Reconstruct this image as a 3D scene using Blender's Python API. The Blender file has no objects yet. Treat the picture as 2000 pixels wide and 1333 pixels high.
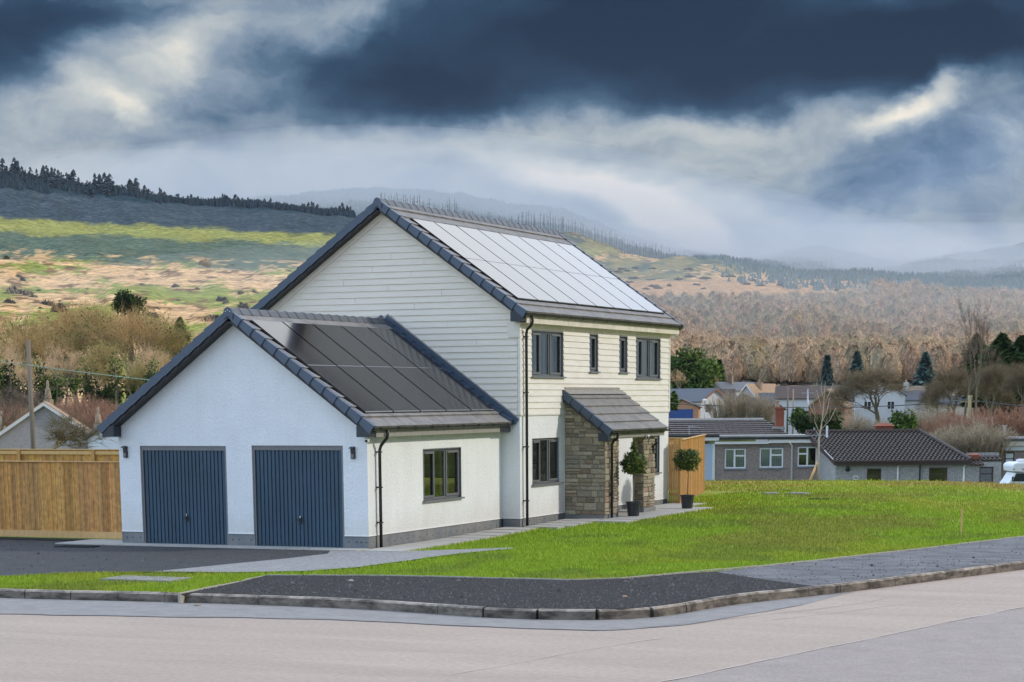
import bpy, math, random
import numpy as np
from mathutils import Vector, noise as mnoise
R = math.radians
rnd = random.Random(7)
S = bpy.context.scene
COL = S.collection
# ---------------------------------------------------------------- camera
YAW, PITCH, ROLL, FPX, PY = -0.4043, -0.1811, -0.0066, 4176.43, 1543.77
CAM = np.array([20.867, -41.071, 3.169])
_f = np.array([math.sin(YAW)*math.cos(PITCH), math.cos(YAW)*math.cos(PITCH), math.sin(PITCH)])
_r0 = np.array([math.cos(YAW), -math.sin(YAW), 0.0]); _u0 = np.cross(_r0, _f)
_r = math.cos(ROLL)*_r0+math.sin(ROLL)*_u0; _u = -math.sin(ROLL)*_r0+math.cos(ROLL)*_u0
FH = np.array([math.sin(YAW), math.cos(YAW), 0]); RH = np.array([FH[1], -FH[0], 0])
cd = bpy.data.cameras.new('camera'); cam = bpy.data.objects.new('camera', cd); COL.objects.link(cam)
from mathutils import Matrix
M3 = Matrix((( _r[0], _u[0], -_f[0]), (_r[1], _u[1], -_f[1]), (_r[2], _u[2], -_f[2])))
cam.matrix_world = Matrix.Translation(Vector(CAM)) @ M3.to_4x4()
cd.sensor_width = 36; cd.lens = FPX/2000*36; cd.shift_y = (PY-666.5)/2000
cd.clip_start = 0.5; cd.clip_end = 12000
S.camera = cam
def ray(x, y): return _f+_r*(x-1000)/FPX+_u*(PY-y)/FPX
def at(x, y, dep): return CAM+ray(x, y)*dep
def on(x, y, ax, val):
    d = ray(x, y); t = (val-CAM[ax])/d[ax]; return CAM+d*t
def G(x, y, z=0.0): p = on(x, y, 2, z); return (p[0], p[1])
# ---------------------------------------------------------------- materials
def new_mat(name):
    m = bpy.data.materials.new(name); m.use_nodes = True
    nt = m.node_tree; nt.nodes.clear()
    o = nt.nodes.new('ShaderNodeOutputMaterial'); b = nt.nodes.new('ShaderNodeBsdfPrincipled')
    nt.links.new(b.outputs[0], o.inputs[0]); return m, nt, b
def N(nt, t, **k):
    n = nt.nodes.new(t)
    for a, v in k.items():
        if a[0] == '_': n.inputs[a[1:].replace('_', ' ')].default_value = v
        else: setattr(n, a, v)
    return n
def mat(name, col, rough=0.7, var=0.12, vscale=3.0, bump=0.0, bscale=60.0, col2=None, spec=0.5, metal=0.0, stretch=None, attr=None, bdist=0.01, c2lo=0.4, c2hi=0.65, fine=0.0, fscale=80, translucent=0):
    m, nt, b = new_mat(name); L = nt.links.new
    tc = N(nt, 'ShaderNodeTexCoord'); mp = N(nt, 'ShaderNodeMapping')
    L(tc.outputs['Object'], mp.inputs[0])
    if stretch: mp.inputs['Scale'].default_value = stretch
    nz = N(nt, 'ShaderNodeTexNoise', _Scale=vscale, _Detail=6.0, _Roughness=0.6); L(mp.outputs[0], nz.inputs['Vector'])
    if attr:
        a = N(nt, 'ShaderNodeAttribute', attribute_name=attr); csrc = a.outputs['Color']
    elif col2:
        mr = N(nt, 'ShaderNodeMapRange'); mr.inputs[1].default_value = c2lo; mr.inputs[2].default_value = c2hi
        L(nz.outputs[0], mr.inputs[0])
        mx = N(nt, 'ShaderNodeMix', data_type='RGBA'); mx.inputs[6].default_value = (*col, 1); mx.inputs[7].default_value = (*col2, 1)
        L(mr.outputs[0], mx.inputs[0]); csrc = mx.outputs[2]
    else:
        rg = N(nt, 'ShaderNodeRGB'); rg.outputs[0].default_value = (*col, 1); csrc = rg.outputs[0]
    hs = N(nt, 'ShaderNodeHueSaturation'); L(csrc, hs.inputs['Color'])
    mr2 = N(nt, 'ShaderNodeMapRange'); mr2.inputs[1].default_value = 0.25; mr2.inputs[2].default_value = 0.75
    mr2.inputs[3].default_value = 1-var; mr2.inputs[4].default_value = 1+var
    nz2 = N(nt, 'ShaderNodeTexNoise', _Scale=vscale*2.7, _Detail=5.0, _Roughness=0.65); L(mp.outputs[0], nz2.inputs['Vector'])
    L(nz2.outputs[0], mr2.inputs[0])
    if fine:
        nz4 = N(nt, 'ShaderNodeTexNoise', _Scale=fscale, _Detail=2.0); L(tc.outputs['Object'], nz4.inputs['Vector'])
        mr4 = N(nt, 'ShaderNodeMapRange'); mr4.inputs[1].default_value = 0.3; mr4.inputs[2].default_value = 0.7
        mr4.inputs[3].default_value = 1-fine; mr4.inputs[4].default_value = 1+fine; L(nz4.outputs[0], mr4.inputs[0])
        mm = N(nt, 'ShaderNodeMath', operation='MULTIPLY'); L(mr2.outputs[0], mm.inputs[0]); L(mr4.outputs[0], mm.inputs[1]); L(mm.outputs[0], hs.inputs['Value'])
    else: L(mr2.outputs[0], hs.inputs['Value'])
    L(hs.outputs[0], b.inputs['Base Color'])
    b.inputs['Roughness'].default_value = rough; b.inputs['Metallic'].default_value = metal
    b.inputs['Specular IOR Level'].default_value = spec
    if attr == 'Col' and name in ('bay_leaf', 'foliage', 'twig'):
        an = N(nt, 'ShaderNodeAttribute', attribute_name='Nrm'); vt = N(nt, 'ShaderNodeVectorTransform', vector_type='NORMAL', convert_from='OBJECT', convert_to='WORLD'); L(an.outputs['Vector'], vt.inputs[0]); L(vt.outputs[0], b.inputs['Normal'])
        out_ = [n for n in nt.nodes if n.type == 'OUTPUT_MATERIAL'][0]; tr = N(nt, 'ShaderNodeBsdfTranslucent'); L(hs.outputs[0], tr.inputs[0]); L(vt.outputs[0], tr.inputs['Normal'])
        ms = N(nt, 'ShaderNodeMixShader'); ms.inputs[0].default_value = 0.5 if name == 'twig' else 0.3; L(b.outputs[0], ms.inputs[1]); L(tr.outputs[0], ms.inputs[2]); L(ms.outputs[0], out_.inputs[0])
    if name == 'plain_twig':
        out_ = [n for n in nt.nodes if n.type == 'OUTPUT_MATERIAL'][0]; tr = N(nt, 'ShaderNodeBsdfTranslucent'); L(hs.outputs[0], tr.inputs[0]); ms = N(nt, 'ShaderNodeMixShader'); ms.inputs[0].default_value = 0.5; L(b.outputs[0], ms.inputs[1]); L(tr.outputs[0], ms.inputs[2]); L(ms.outputs[0], out_.inputs[0])
    if bump:
        nb = N(nt, 'ShaderNodeTexNoise', _Scale=bscale, _Detail=4.0, _Roughness=0.6); L(tc.outputs['Object'], nb.inputs['Vector'])
        bp = N(nt, 'ShaderNodeBump', _Strength=bump, _Distance=bdist); L(nb.outputs[0], bp.inputs['Height']); L(bp.outputs[0], b.inputs['Normal'])
    return m
MT = {}
MT['render'] = mat('white_render', (0.75, 0.775, 0.79), 0.9, 0.05, 0.5, 0.9, 16, spec=0.2, bdist=0.02, fine=0.05, fscale=26)
def splash(m):
    nt = m.node_tree; L = nt.links.new; b = [n for n in nt.nodes if n.type == 'BSDF_PRINCIPLED'][0]; src = b.inputs['Base Color'].links[0].from_socket
    tc = N(nt, 'ShaderNodeTexCoord'); sp = N(nt, 'ShaderNodeSeparateXYZ'); L(tc.outputs['Object'], sp.inputs[0]); nn = N(nt, 'ShaderNodeTexNoise', _Scale=1.7, _Detail=6.0, _Roughness=0.7); mp = N(nt, 'ShaderNodeMapping'); mp.inputs['Scale'].default_value = (1, 1, 0.35); L(tc.outputs['Object'], mp.inputs[0]); L(mp.outputs[0], nn.inputs['Vector'])
    ad = N(nt, 'ShaderNodeMath', operation='MULTIPLY_ADD'); L(nn.outputs[0], ad.inputs[0]); ad.inputs[1].default_value = -1.1; L(sp.outputs[2], ad.inputs[2])
    q = N(nt, 'ShaderNodeMapRange'); L(ad.outputs[0], q.inputs[0]); q.inputs[1].default_value = -0.35; q.inputs[2].default_value = 0.35; q.inputs[3].default_value = 0.42; q.inputs[4].default_value = 0.0
    st = N(nt, 'ShaderNodeTexNoise', _Scale=2.2, _Detail=5.0, _Roughness=0.6); mp2 = N(nt, 'ShaderNodeMapping'); mp2.inputs['Scale'].default_value = (2.5, 2.5, 0.12); L(tc.outputs['Object'], mp2.inputs[0]); L(mp2.outputs[0], st.inputs['Vector'])
    q2 = N(nt, 'ShaderNodeMapRange'); L(st.outputs[0], q2.inputs[0]); q2.inputs[1].default_value = 0.52; q2.inputs[2].default_value = 0.75; q2.inputs[3].default_value = 0.0; q2.inputs[4].default_value = 0.11
    mxx = N(nt, 'ShaderNodeMath', operation='MAXIMUM'); L(q.outputs[0], mxx.inputs[0]); L(q2.outputs[0], mxx.inputs[1])
    mx = N(nt, 'ShaderNodeMix', data_type='RGBA'); L(mxx.outputs[0], mx.inputs[0]); L(src, mx.inputs[6]); mx.inputs[7].default_value = (0.50, 0.46, 0.38, 1); L(mx.outputs[2], b.inputs['Base Color'])
splash(MT['render'])
MT['render_pc'] = mat('painted_recess', (0.80, 0.78, 0.74), 0.9, 0.03, 0.8, 0.3, 30)
MT['plinth'] = mat('plinth_board', (0.16, 0.175, 0.19), 0.8, 0.12, 2.0, 0.2, 40, col2=(0.22, 0.22, 0.21))
MT['clad'] = mat('cream_cladding', (0.77, 0.745, 0.695), 0.6, 0.07, 0.9, 0.25, 90, spec=0.3, stretch=(1, 1, 5), bdist=0.003, col2=(0.70, 0.665, 0.60), c2lo=0.45, c2hi=0.7)
MT['cladg'] = mat('gable_shade_cladding', (0.76, 0.70, 0.60), 0.6, 0.06, 1.0, 0.2, 90, spec=0.3, stretch=(1, 1, 6), bdist=0.003)  # cream cladding copy, colour warmed to offset the shaded gable's blue light
MT['trim'] = mat('cream_trim', (0.72, 0.67, 0.58), 0.6, 0.12, 2.5, 0.1, 50, col2=(0.60, 0.56, 0.48))
MT['fascia_g'] = mat('grey_fascia', (0.28, 0.27, 0.25), 0.6, 0.12, 3, 0.1, 50)
MT['tile'] = mat('roof_tile', (0.25, 0.235, 0.215), 0.75, 0.16, 3, 0.4, 60, col2=(0.17, 0.165, 0.16))
MT['verge'] = mat('verge_blue_grey', (0.05, 0.075, 0.115), 0.42, 0.12, 3, 0.1, 30, spec=0.5)
MT['ridge'] = mat('ridge_tile', (0.10, 0.11, 0.125), 0.5, 0.14, 3, 0.3, 40)
MT['black'] = mat('black_soffit', (0.008, 0.009, 0.012), 0.5, 0.1, 3)
MT['boxdark'] = mat('dark_box_end', (0.022, 0.03, 0.042), 0.5, 0.1)
MT['tray'] = mat('matt_black_tray', (0.006, 0.006, 0.007), 0.9, 0.05, spec=0.05)
MT['blackpl'] = mat('black_plastic', (0.014, 0.016, 0.02), 0.35, 0.1, 3)
MT['lead'] = mat('lead_flashing', (0.30, 0.28, 0.25), 0.55, 0.25, 4, 0.3, 20)
MT['door'] = mat('blue_steel_door', (0.020, 0.056, 0.095), 0.42, 0.22, 0.8, 0.05, 15, spec=0.5, fine=0.08, fscale=12, stretch=(1, 1, 0.4))
MT['frame'] = mat('dark_grey_frame', (0.15, 0.16, 0.17), 0.35, 0.08, 2)
MT['framel'] = mat('grey_frame_lit', (0.17, 0.18, 0.19), 0.4, 0.06, 2)
MT['hard'] = mat('black_handle', (0.01, 0.01, 0.012), 0.3)
MT['white'] = mat('white_plastic', (0.8, 0.8, 0.8), 0.4, 0.03)
MT['wood'] = mat('orange_fence_board', (0.50, 0.26, 0.075), 0.75, 0.30, 1.6, 0.3, 30, stretch=(7, 7, 1.6), attr='Col', fine=0.18, fscale=9)
MT['woodp'] = mat('pale_fence_board', (0.66, 0.37, 0.13), 0.75, 0.22, 1.6, 0.3, 30, stretch=(7, 7, 1.6), attr='Col', fine=0.12, fscale=9)
MT['woodl'] = mat('timber', (0.58, 0.36, 0.15), 0.75, 0.18, 1.6, 0.3, 30, stretch=(7, 7, 1.6))
MT['woodd'] = mat('orange_timber', (0.46, 0.25, 0.08), 0.75, 0.18, 1.6, 0.3, 30, stretch=(7, 7, 1.6))
MT['stone'] = mat('rubble_stone', (0.3, 0.28, 0.24), 0.9, 0.3, 9, 0.7, 28, attr='Col', bdist=0.03, fine=0.12, fscale=50)
MT['mortar'] = mat('mortar', (0.27, 0.235, 0.175), 0.95, 0.15, 8, 0.4, 50)
MT['pot'] = mat('black_pot', (0.022, 0.027, 0.033), 0.4, 0.1)
MT['leafbay'] = mat('bay_leaf', (0.06, 0.11, 0.02), 0.45, 0.1, 4, attr='Col', spec=0.4)
MT['bark'] = mat('grey_brown_bark', (0.28, 0.225, 0.165), 0.95, 0.25, 4, 0.5, 20)
MT['barkd'] = mat('dark_bark', (0.17, 0.145, 0.095), 0.95, 0.25, 4)
MT['redbark'] = mat('reddish_bark', (0.30, 0.17, 0.11), 0.95, 0.25, 4)
MT['barkl'] = mat('mossy_bark', (0.34, 0.275, 0.15), 0.95, 0.25, 2, 0.4, 20)
MT['birch'] = mat('pale_birch_bark', (0.40, 0.345, 0.29), 0.8, 0.25, 6, 0.2, 20)
MT['twig'] = mat('twig', (0.2, 0.16, 0.1), 0.95, 0.2, 1, attr='Col', spec=0.1)
MT['twigp'] = mat('plain_twig', (0.2, 0.16, 0.1), 0.95, 0.2, 1, attr='Col', spec=0.1)
MT['leaf'] = mat('foliage', (0.06, 0.09, 0.02), 0.8, 0.2, 1, attr='Col', spec=0.15)
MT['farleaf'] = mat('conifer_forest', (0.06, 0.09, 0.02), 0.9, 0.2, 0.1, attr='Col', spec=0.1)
MT['grit'] = mat('grit', (0.2, 0.2, 0.2), 0.9, 0.2, 3, attr='Col')
MT['grassb'] = mat('grass_blade', (0.1, 0.2, 0.02), 0.7, 0.15, 0.5, attr='Col', spec=0.2)
MT['kerb'] = mat('weathered_kerb', (0.34, 0.29, 0.235), 0.95, 0.35, 2.6, 0.6, 40, col2=(0.10, 0.085, 0.07), stretch=(1, 1, 2.5), c2lo=0.42, c2hi=0.62)
MT['edging'] = mat('concrete_edging', (0.38, 0.35, 0.29), 0.9, 0.2, 4, 0.3, 40)
MT['slab'] = mat('concrete_path', (0.42, 0.40, 0.36), 0.9, 0.12, 1.5, 0.3, 50, fine=0.1, fscale=60)
MT['paver'] = mat('grey_block_paving', (0.27, 0.26, 0.25), 0.9, 0.2, 5, 0.5, 40, fine=0.18, fscale=14)
MT['tarmac'] = mat('dark_tarmac', (0.052, 0.050, 0.050), 0.9, 0.25, 1.2, 0.8, 60, fine=0.35, fscale=45, bdist=0.02)
MT['tarlight'] = mat('worn_tarmac', (0.155, 0.15, 0.15), 0.85, 0.3, 1.4, 0.6, 50, fine=0.25, fscale=30, col2=(0.06, 0.058, 0.056), stretch=(0.8, 1.6, 1), c2lo=0.42, c2hi=0.72)
MT['gravel'] = mat('dark_gravel', (0.026, 0.0225, 0.0195), 0.95, 0.3, 2.0, 1.0, 40, fine=0.6, fscale=30, bdist=0.04)
MT['roughcast'] = mat('brown_roughcast', (0.29, 0.235, 0.205), 0.95, 0.15, 1.2, 0.8, 25, fine=0.28, fscale=11)
MT['roughgrey'] = mat('grey_roughcast', (0.34, 0.335, 0.32), 0.95, 0.15, 1.2, 0.8, 25, fine=0.28, fscale=11)
MT['pantile'] = mat('dark_pantile', (0.052, 0.036, 0.027), 0.6, 0.3, 2, 0.2, 20)
MT['slate'] = mat('grey_slate', (0.085, 0.09, 0.10), 0.6, 0.2, 1, 0.2, 10, stretch=(1, 1, 4))
MT['tilelit'] = mat('sunlit_tile', (0.36, 0.235, 0.14), 0.8, 0.2, 1)  # orange sunlight on the far roof slopes put into the tile colour
MT['wallwhite'] = mat('white_house_wall', (0.62, 0.63, 0.64), 0.9, 0.05, 0.5)
MT['wallcream'] = mat('cream_house_wall', (0.62, 0.55, 0.45), 0.9, 0.08, 0.5)
MT['walllilac'] = mat('pebbledash_gable', (0.40, 0.37, 0.36), 0.95, 0.12, 1, 0.4, 20, fine=0.15, fscale=9)
MT['orangebrick'] = mat('orange_brick', (0.52, 0.27, 0.16), 0.9, 0.12, 2)
MT['redbrick'] = mat('red_brick', (0.26, 0.085, 0.05), 0.9, 0.2, 4, 0.2, 20, fine=0.2, fscale=12)
MT['brownroof'] = mat('dark_brown_roof', (0.10, 0.072, 0.06), 0.8, 0.2, 1)
MT['browngable'] = mat('brown_brick_gable', (0.32, 0.15, 0.10), 0.9, 0.15, 1.5)
MT['bluepaint'] = mat('bright_blue_door', (0.02, 0.07, 0.27), 0.4, 0.05)
MT['barge'] = mat('white_barge', (0.75, 0.74, 0.70), 0.6, 0.08)
MT['felt'] = mat('grey_felt', (0.33, 0.32, 0.30), 0.8, 0.2, 2)
MT['paleblue'] = mat('pale_blue_wall', (0.42, 0.52, 0.64), 0.85, 0.05)
MT['pole'] = mat('weathered_pole', (0.20, 0.165, 0.125), 0.95, 0.2, 2, 0.3, 20, stretch=(6, 6, 0.5))
MT['steel'] = mat('galvanised_steel', (0.4, 0.41, 0.42), 0.4, 0.1, metal=0.4)
MT['wire'] = mat('wire', (0.03, 0.03, 0.03), 0.6)
MT['wireg'] = mat('pale_wire', (0.22, 0.33, 0.25), 0.6)
MT['brownframe'] = mat('brown_frame', (0.06, 0.035, 0.03), 0.5)
MT['darkroom'] = mat('dark_room', (0.03, 0.035, 0.035), 0.9)
MT['blind'] = mat('pale_blind', (0.60, 0.66, 0.66), 0.8, 0.05)
MT['vase'] = mat('white_glaze', (0.75, 0.76, 0.74), 0.2, 0.02)
MT['room'] = mat('room_wall', (0.30, 0.31, 0.30), 0.9, 0.05)
MT['finial'] = mat('clay_pot', (0.34, 0.25, 0.17), 0.9, 0.2)
MT['road'] = None
def glass_mat():
    m, nt, b = new_mat('window_glass'); nt.nodes.remove(b); L = nt.links.new
    out = [n for n in nt.nodes if n.type == 'OUTPUT_MATERIAL'][0]
    t = N(nt, 'ShaderNodeBsdfTransparent'); t.inputs[0].default_value = (0.80, 0.86, 0.86, 1)
    g = N(nt, 'ShaderNodeBsdfGlossy'); g.inputs['Roughness'].default_value = 0.01
    fr = N(nt, 'ShaderNodeFresnel', _IOR=1.75); mx = N(nt, 'ShaderNodeMixShader')
    mu = N(nt, 'ShaderNodeMath', operation='MULTIPLY_ADD'); mu.inputs[1].default_value = 1.0; mu.inputs[2].default_value = 0.14; mu.use_clamp = True
    L(fr.outputs[0], mu.inputs[0]); L(mu.outputs[0], mx.inputs[0]); L(t.outputs[0], mx.inputs[1]); L(g.outputs[0], mx.inputs[2]); L(mx.outputs[0], out.inputs[0])
    return m
MT['glass'] = glass_mat()
def panel_mat():
    m, nt, b = new_mat('solar_panel_glass'); L = nt.links.new
    tc = N(nt, 'ShaderNodeTexCoord')
    w = N(nt, 'ShaderNodeTexWave', wave_type='BANDS', bands_direction='Z', _Scale=5.2, _Distortion=0.0)
    L(tc.outputs['Object'], w.inputs['Vector'])
    mx = N(nt, 'ShaderNodeMix', data_type='RGBA'); mx.inputs[6].default_value = (0.013, 0.012, 0.014, 1); mx.inputs[7].default_value = (0.022, 0.02, 0.022, 1)
    L(w.outputs[0], mx.inputs[0]); L(mx.outputs[2], b.inputs['Base Color'])
    b.inputs['Roughness'].default_value = 0.11; b.inputs['IOR'].default_value = 1.42
    return m
MT['panel'] = panel_mat()
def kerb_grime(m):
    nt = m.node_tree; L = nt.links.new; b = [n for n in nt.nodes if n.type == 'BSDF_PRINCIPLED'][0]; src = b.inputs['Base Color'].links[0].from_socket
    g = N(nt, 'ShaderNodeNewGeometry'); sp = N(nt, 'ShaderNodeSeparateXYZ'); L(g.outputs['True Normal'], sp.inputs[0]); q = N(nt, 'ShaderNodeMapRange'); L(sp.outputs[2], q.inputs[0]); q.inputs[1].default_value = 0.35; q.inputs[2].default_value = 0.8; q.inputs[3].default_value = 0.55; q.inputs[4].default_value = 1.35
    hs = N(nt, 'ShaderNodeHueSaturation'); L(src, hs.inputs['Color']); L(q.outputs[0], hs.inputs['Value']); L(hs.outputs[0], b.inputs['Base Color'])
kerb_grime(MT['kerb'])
def road_mat():
    m, nt, b = new_mat('pinkish_asphalt'); L = nt.links.new
    tc = N(nt, 'ShaderNodeTexCoord'); mp = N(nt, 'ShaderNodeMapping'); mp.inputs['Rotation'].default_value = (0, 0, -0.5); mp.inputs['Scale'].default_value = (0.25, 1.1, 1)
    L(tc.outputs['Object'], mp.inputs[0])
    n1 = N(nt, 'ShaderNodeTexNoise', _Scale=0.9, _Detail=6.0, _Roughness=0.6, _Distortion=0.5); L(mp.outputs[0], n1.inputs['Vector'])
    cr = N(nt, 'ShaderNodeValToRGB'); e = cr.color_ramp.elements
    e[0].position = 0.3; e[0].color = (0.375, 0.295, 0.235, 1); e[1].position = 0.72; e[1].color = (0.455, 0.36, 0.285, 1)
    L(n1.outputs[0], cr.inputs[0])
    n2 = N(nt, 'ShaderNodeTexNoise', _Scale=11.0, _Detail=8.0, _Roughness=0.8); L(tc.outputs['Object'], n2.inputs['Vector'])
    mr = N(nt, 'ShaderNodeMapRange'); mr.inputs[1].default_value = 0.3; mr.inputs[2].default_value = 0.7; mr.inputs[3].default_value = 0.78; mr.inputs[4].default_value = 1.2
    L(n2.outputs[0], mr.inputs[0]); hs = N(nt, 'ShaderNodeHueSaturation'); L(cr.outputs[0], hs.inputs['Color']); L(mr.outputs[0], hs.inputs['Value'])
    L(hs.outputs[0], b.inputs['Base Color']); b.inputs['Roughness'].default_value = 0.85; b.inputs['Specular IOR Level'].default_value = 0.3
    bp = N(nt, 'ShaderNodeBump', _Strength=0.5, _Distance=0.01); L(n2.outputs[0], bp.inputs['Height']); L(bp.outputs[0], b.inputs['Normal'])
    return m
MT['road'] = road_mat()
MT['road2'] = mat('grey_asphalt', (0.32, 0.265, 0.225), 0.85, 0.12, 0.8, 0.5, 50, fine=0.2, fscale=40)
MT['channel'] = mat('grey_channel', (0.255, 0.235, 0.215), 0.8, 0.2, 1.2, 0.4, 50, fine=0.12, fscale=40)
MT['seam'] = mat('pale_seam', (0.54, 0.46, 0.40), 0.85, 0.15, 3)
MT['tarseam'] = mat('dark_seam', (0.09, 0.085, 0.09), 0.85, 0.2, 3)
def lawn_mat():
    m, nt, b = new_mat('lawn_grass'); L = nt.links.new
    tc = N(nt, 'ShaderNodeTexCoord')
    n1 = N(nt, 'ShaderNodeTexNoise', _Scale=0.16, _Detail=7.0, _Roughness=0.62); L(tc.outputs['Object'], n1.inputs['Vector'])
    a = N(nt, 'ShaderNodeAttribute', attribute_name='Col')
    n2 = N(nt, 'ShaderNodeTexNoise', _Scale=2.2, _Detail=7.0, _Roughness=0.7); L(tc.outputs['Object'], n2.inputs['Vector'])
    n3 = N(nt, 'ShaderNodeTexNoise', _Scale=22.0, _Detail=4.0, _Roughness=0.7); L(tc.outputs['Object'], n3.inputs['Vector'])
    hs = N(nt, 'ShaderNodeHueSaturation'); L(a.outputs['Color'], hs.inputs['Color'])
    def mr(src, lo, hi):
        q = N(nt, 'ShaderNodeMapRange'); q.inputs[1].default_value = 0.28; q.inputs[2].default_value = 0.72; q.inputs[3].default_value = lo; q.inputs[4].default_value = hi; L(src, q.inputs[0]); return q.outputs[0]
    m1 = N(nt, 'ShaderNodeMath', operation='MULTIPLY'); L(mr(n2.outputs[0], 0.8, 1.3), m1.inputs[0]); L(mr(n3.outputs[0], 0.6, 1.4), m1.inputs[1]); L(m1.outputs[0], hs.inputs['Value'])
    L(hs.outputs[0], b.inputs['Base Color']); b.inputs['Roughness'].default_value = 0.9; b.inputs['Specular IOR Level'].default_value = 0.15
    bp = N(nt, 'ShaderNodeBump', _Strength=1.0, _Distance=0.06); L(n3.outputs[0], bp.inputs['Height']); L(bp.outputs[0], b.inputs['Normal'])
    return m
MT['lawn'] = lawn_mat()
def land_mat():
    m, nt, b = new_mat('hill_land'); L = nt.links.new
    tc = N(nt, 'ShaderNodeTexCoord'); a = N(nt, 'ShaderNodeAttribute', attribute_name='Col')
    n2 = N(nt, 'ShaderNodeTexNoise', _Scale=0.045, _Detail=9.0, _Roughness=0.72); L(tc.outputs['Object'], n2.inputs['Vector'])
    q = N(nt, 'ShaderNodeMapRange'); q.inputs[1].default_value = 0.3; q.inputs[2].default_value = 0.7; q.inputs[3].default_value = 0.68; q.inputs[4].default_value = 1.32; L(n2.outputs[0], q.inputs[0])
    n5 = N(nt, 'ShaderNodeTexNoise', _Scale=0.28, _Detail=8.0, _Roughness=0.75); L(tc.outputs['Object'], n5.inputs['Vector'])
    q5 = N(nt, 'ShaderNodeMapRange'); q5.inputs[1].default_value = 0.38; q5.inputs[2].default_value = 0.62; q5.inputs[3].default_value = 0.42; q5.inputs[4].default_value = 1.5; L(n5.outputs[0], q5.inputs[0])
    mm = N(nt, 'ShaderNodeMath', operation='MULTIPLY'); L(q.outputs[0], mm.inputs[0]); L(q5.outputs[0], mm.inputs[1])
    hs = N(nt, 'ShaderNodeHueSaturation'); L(a.outputs['Color'], hs.inputs['Color']); L(mm.outputs[0], hs.inputs['Value'])
    L(hs.outputs[0], b.inputs['Base Color']); b.inputs['Roughness'].default_value = 1.0; b.inputs['Specular IOR Level'].default_value = 0.0
    n3 = N(nt, 'ShaderNodeTexNoise', _Scale=0.2, _Detail=5.0, _Roughness=0.7); L(tc.outputs['Object'], n3.inputs['Vector'])
    bp = N(nt, 'ShaderNodeBump', _Strength=0.8, _Distance=2.5); L(n3.outputs[0], bp.inputs['Height']); L(bp.outputs[0], b.inputs['Normal'])
    return m
MT['land'] = land_mat()
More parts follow.
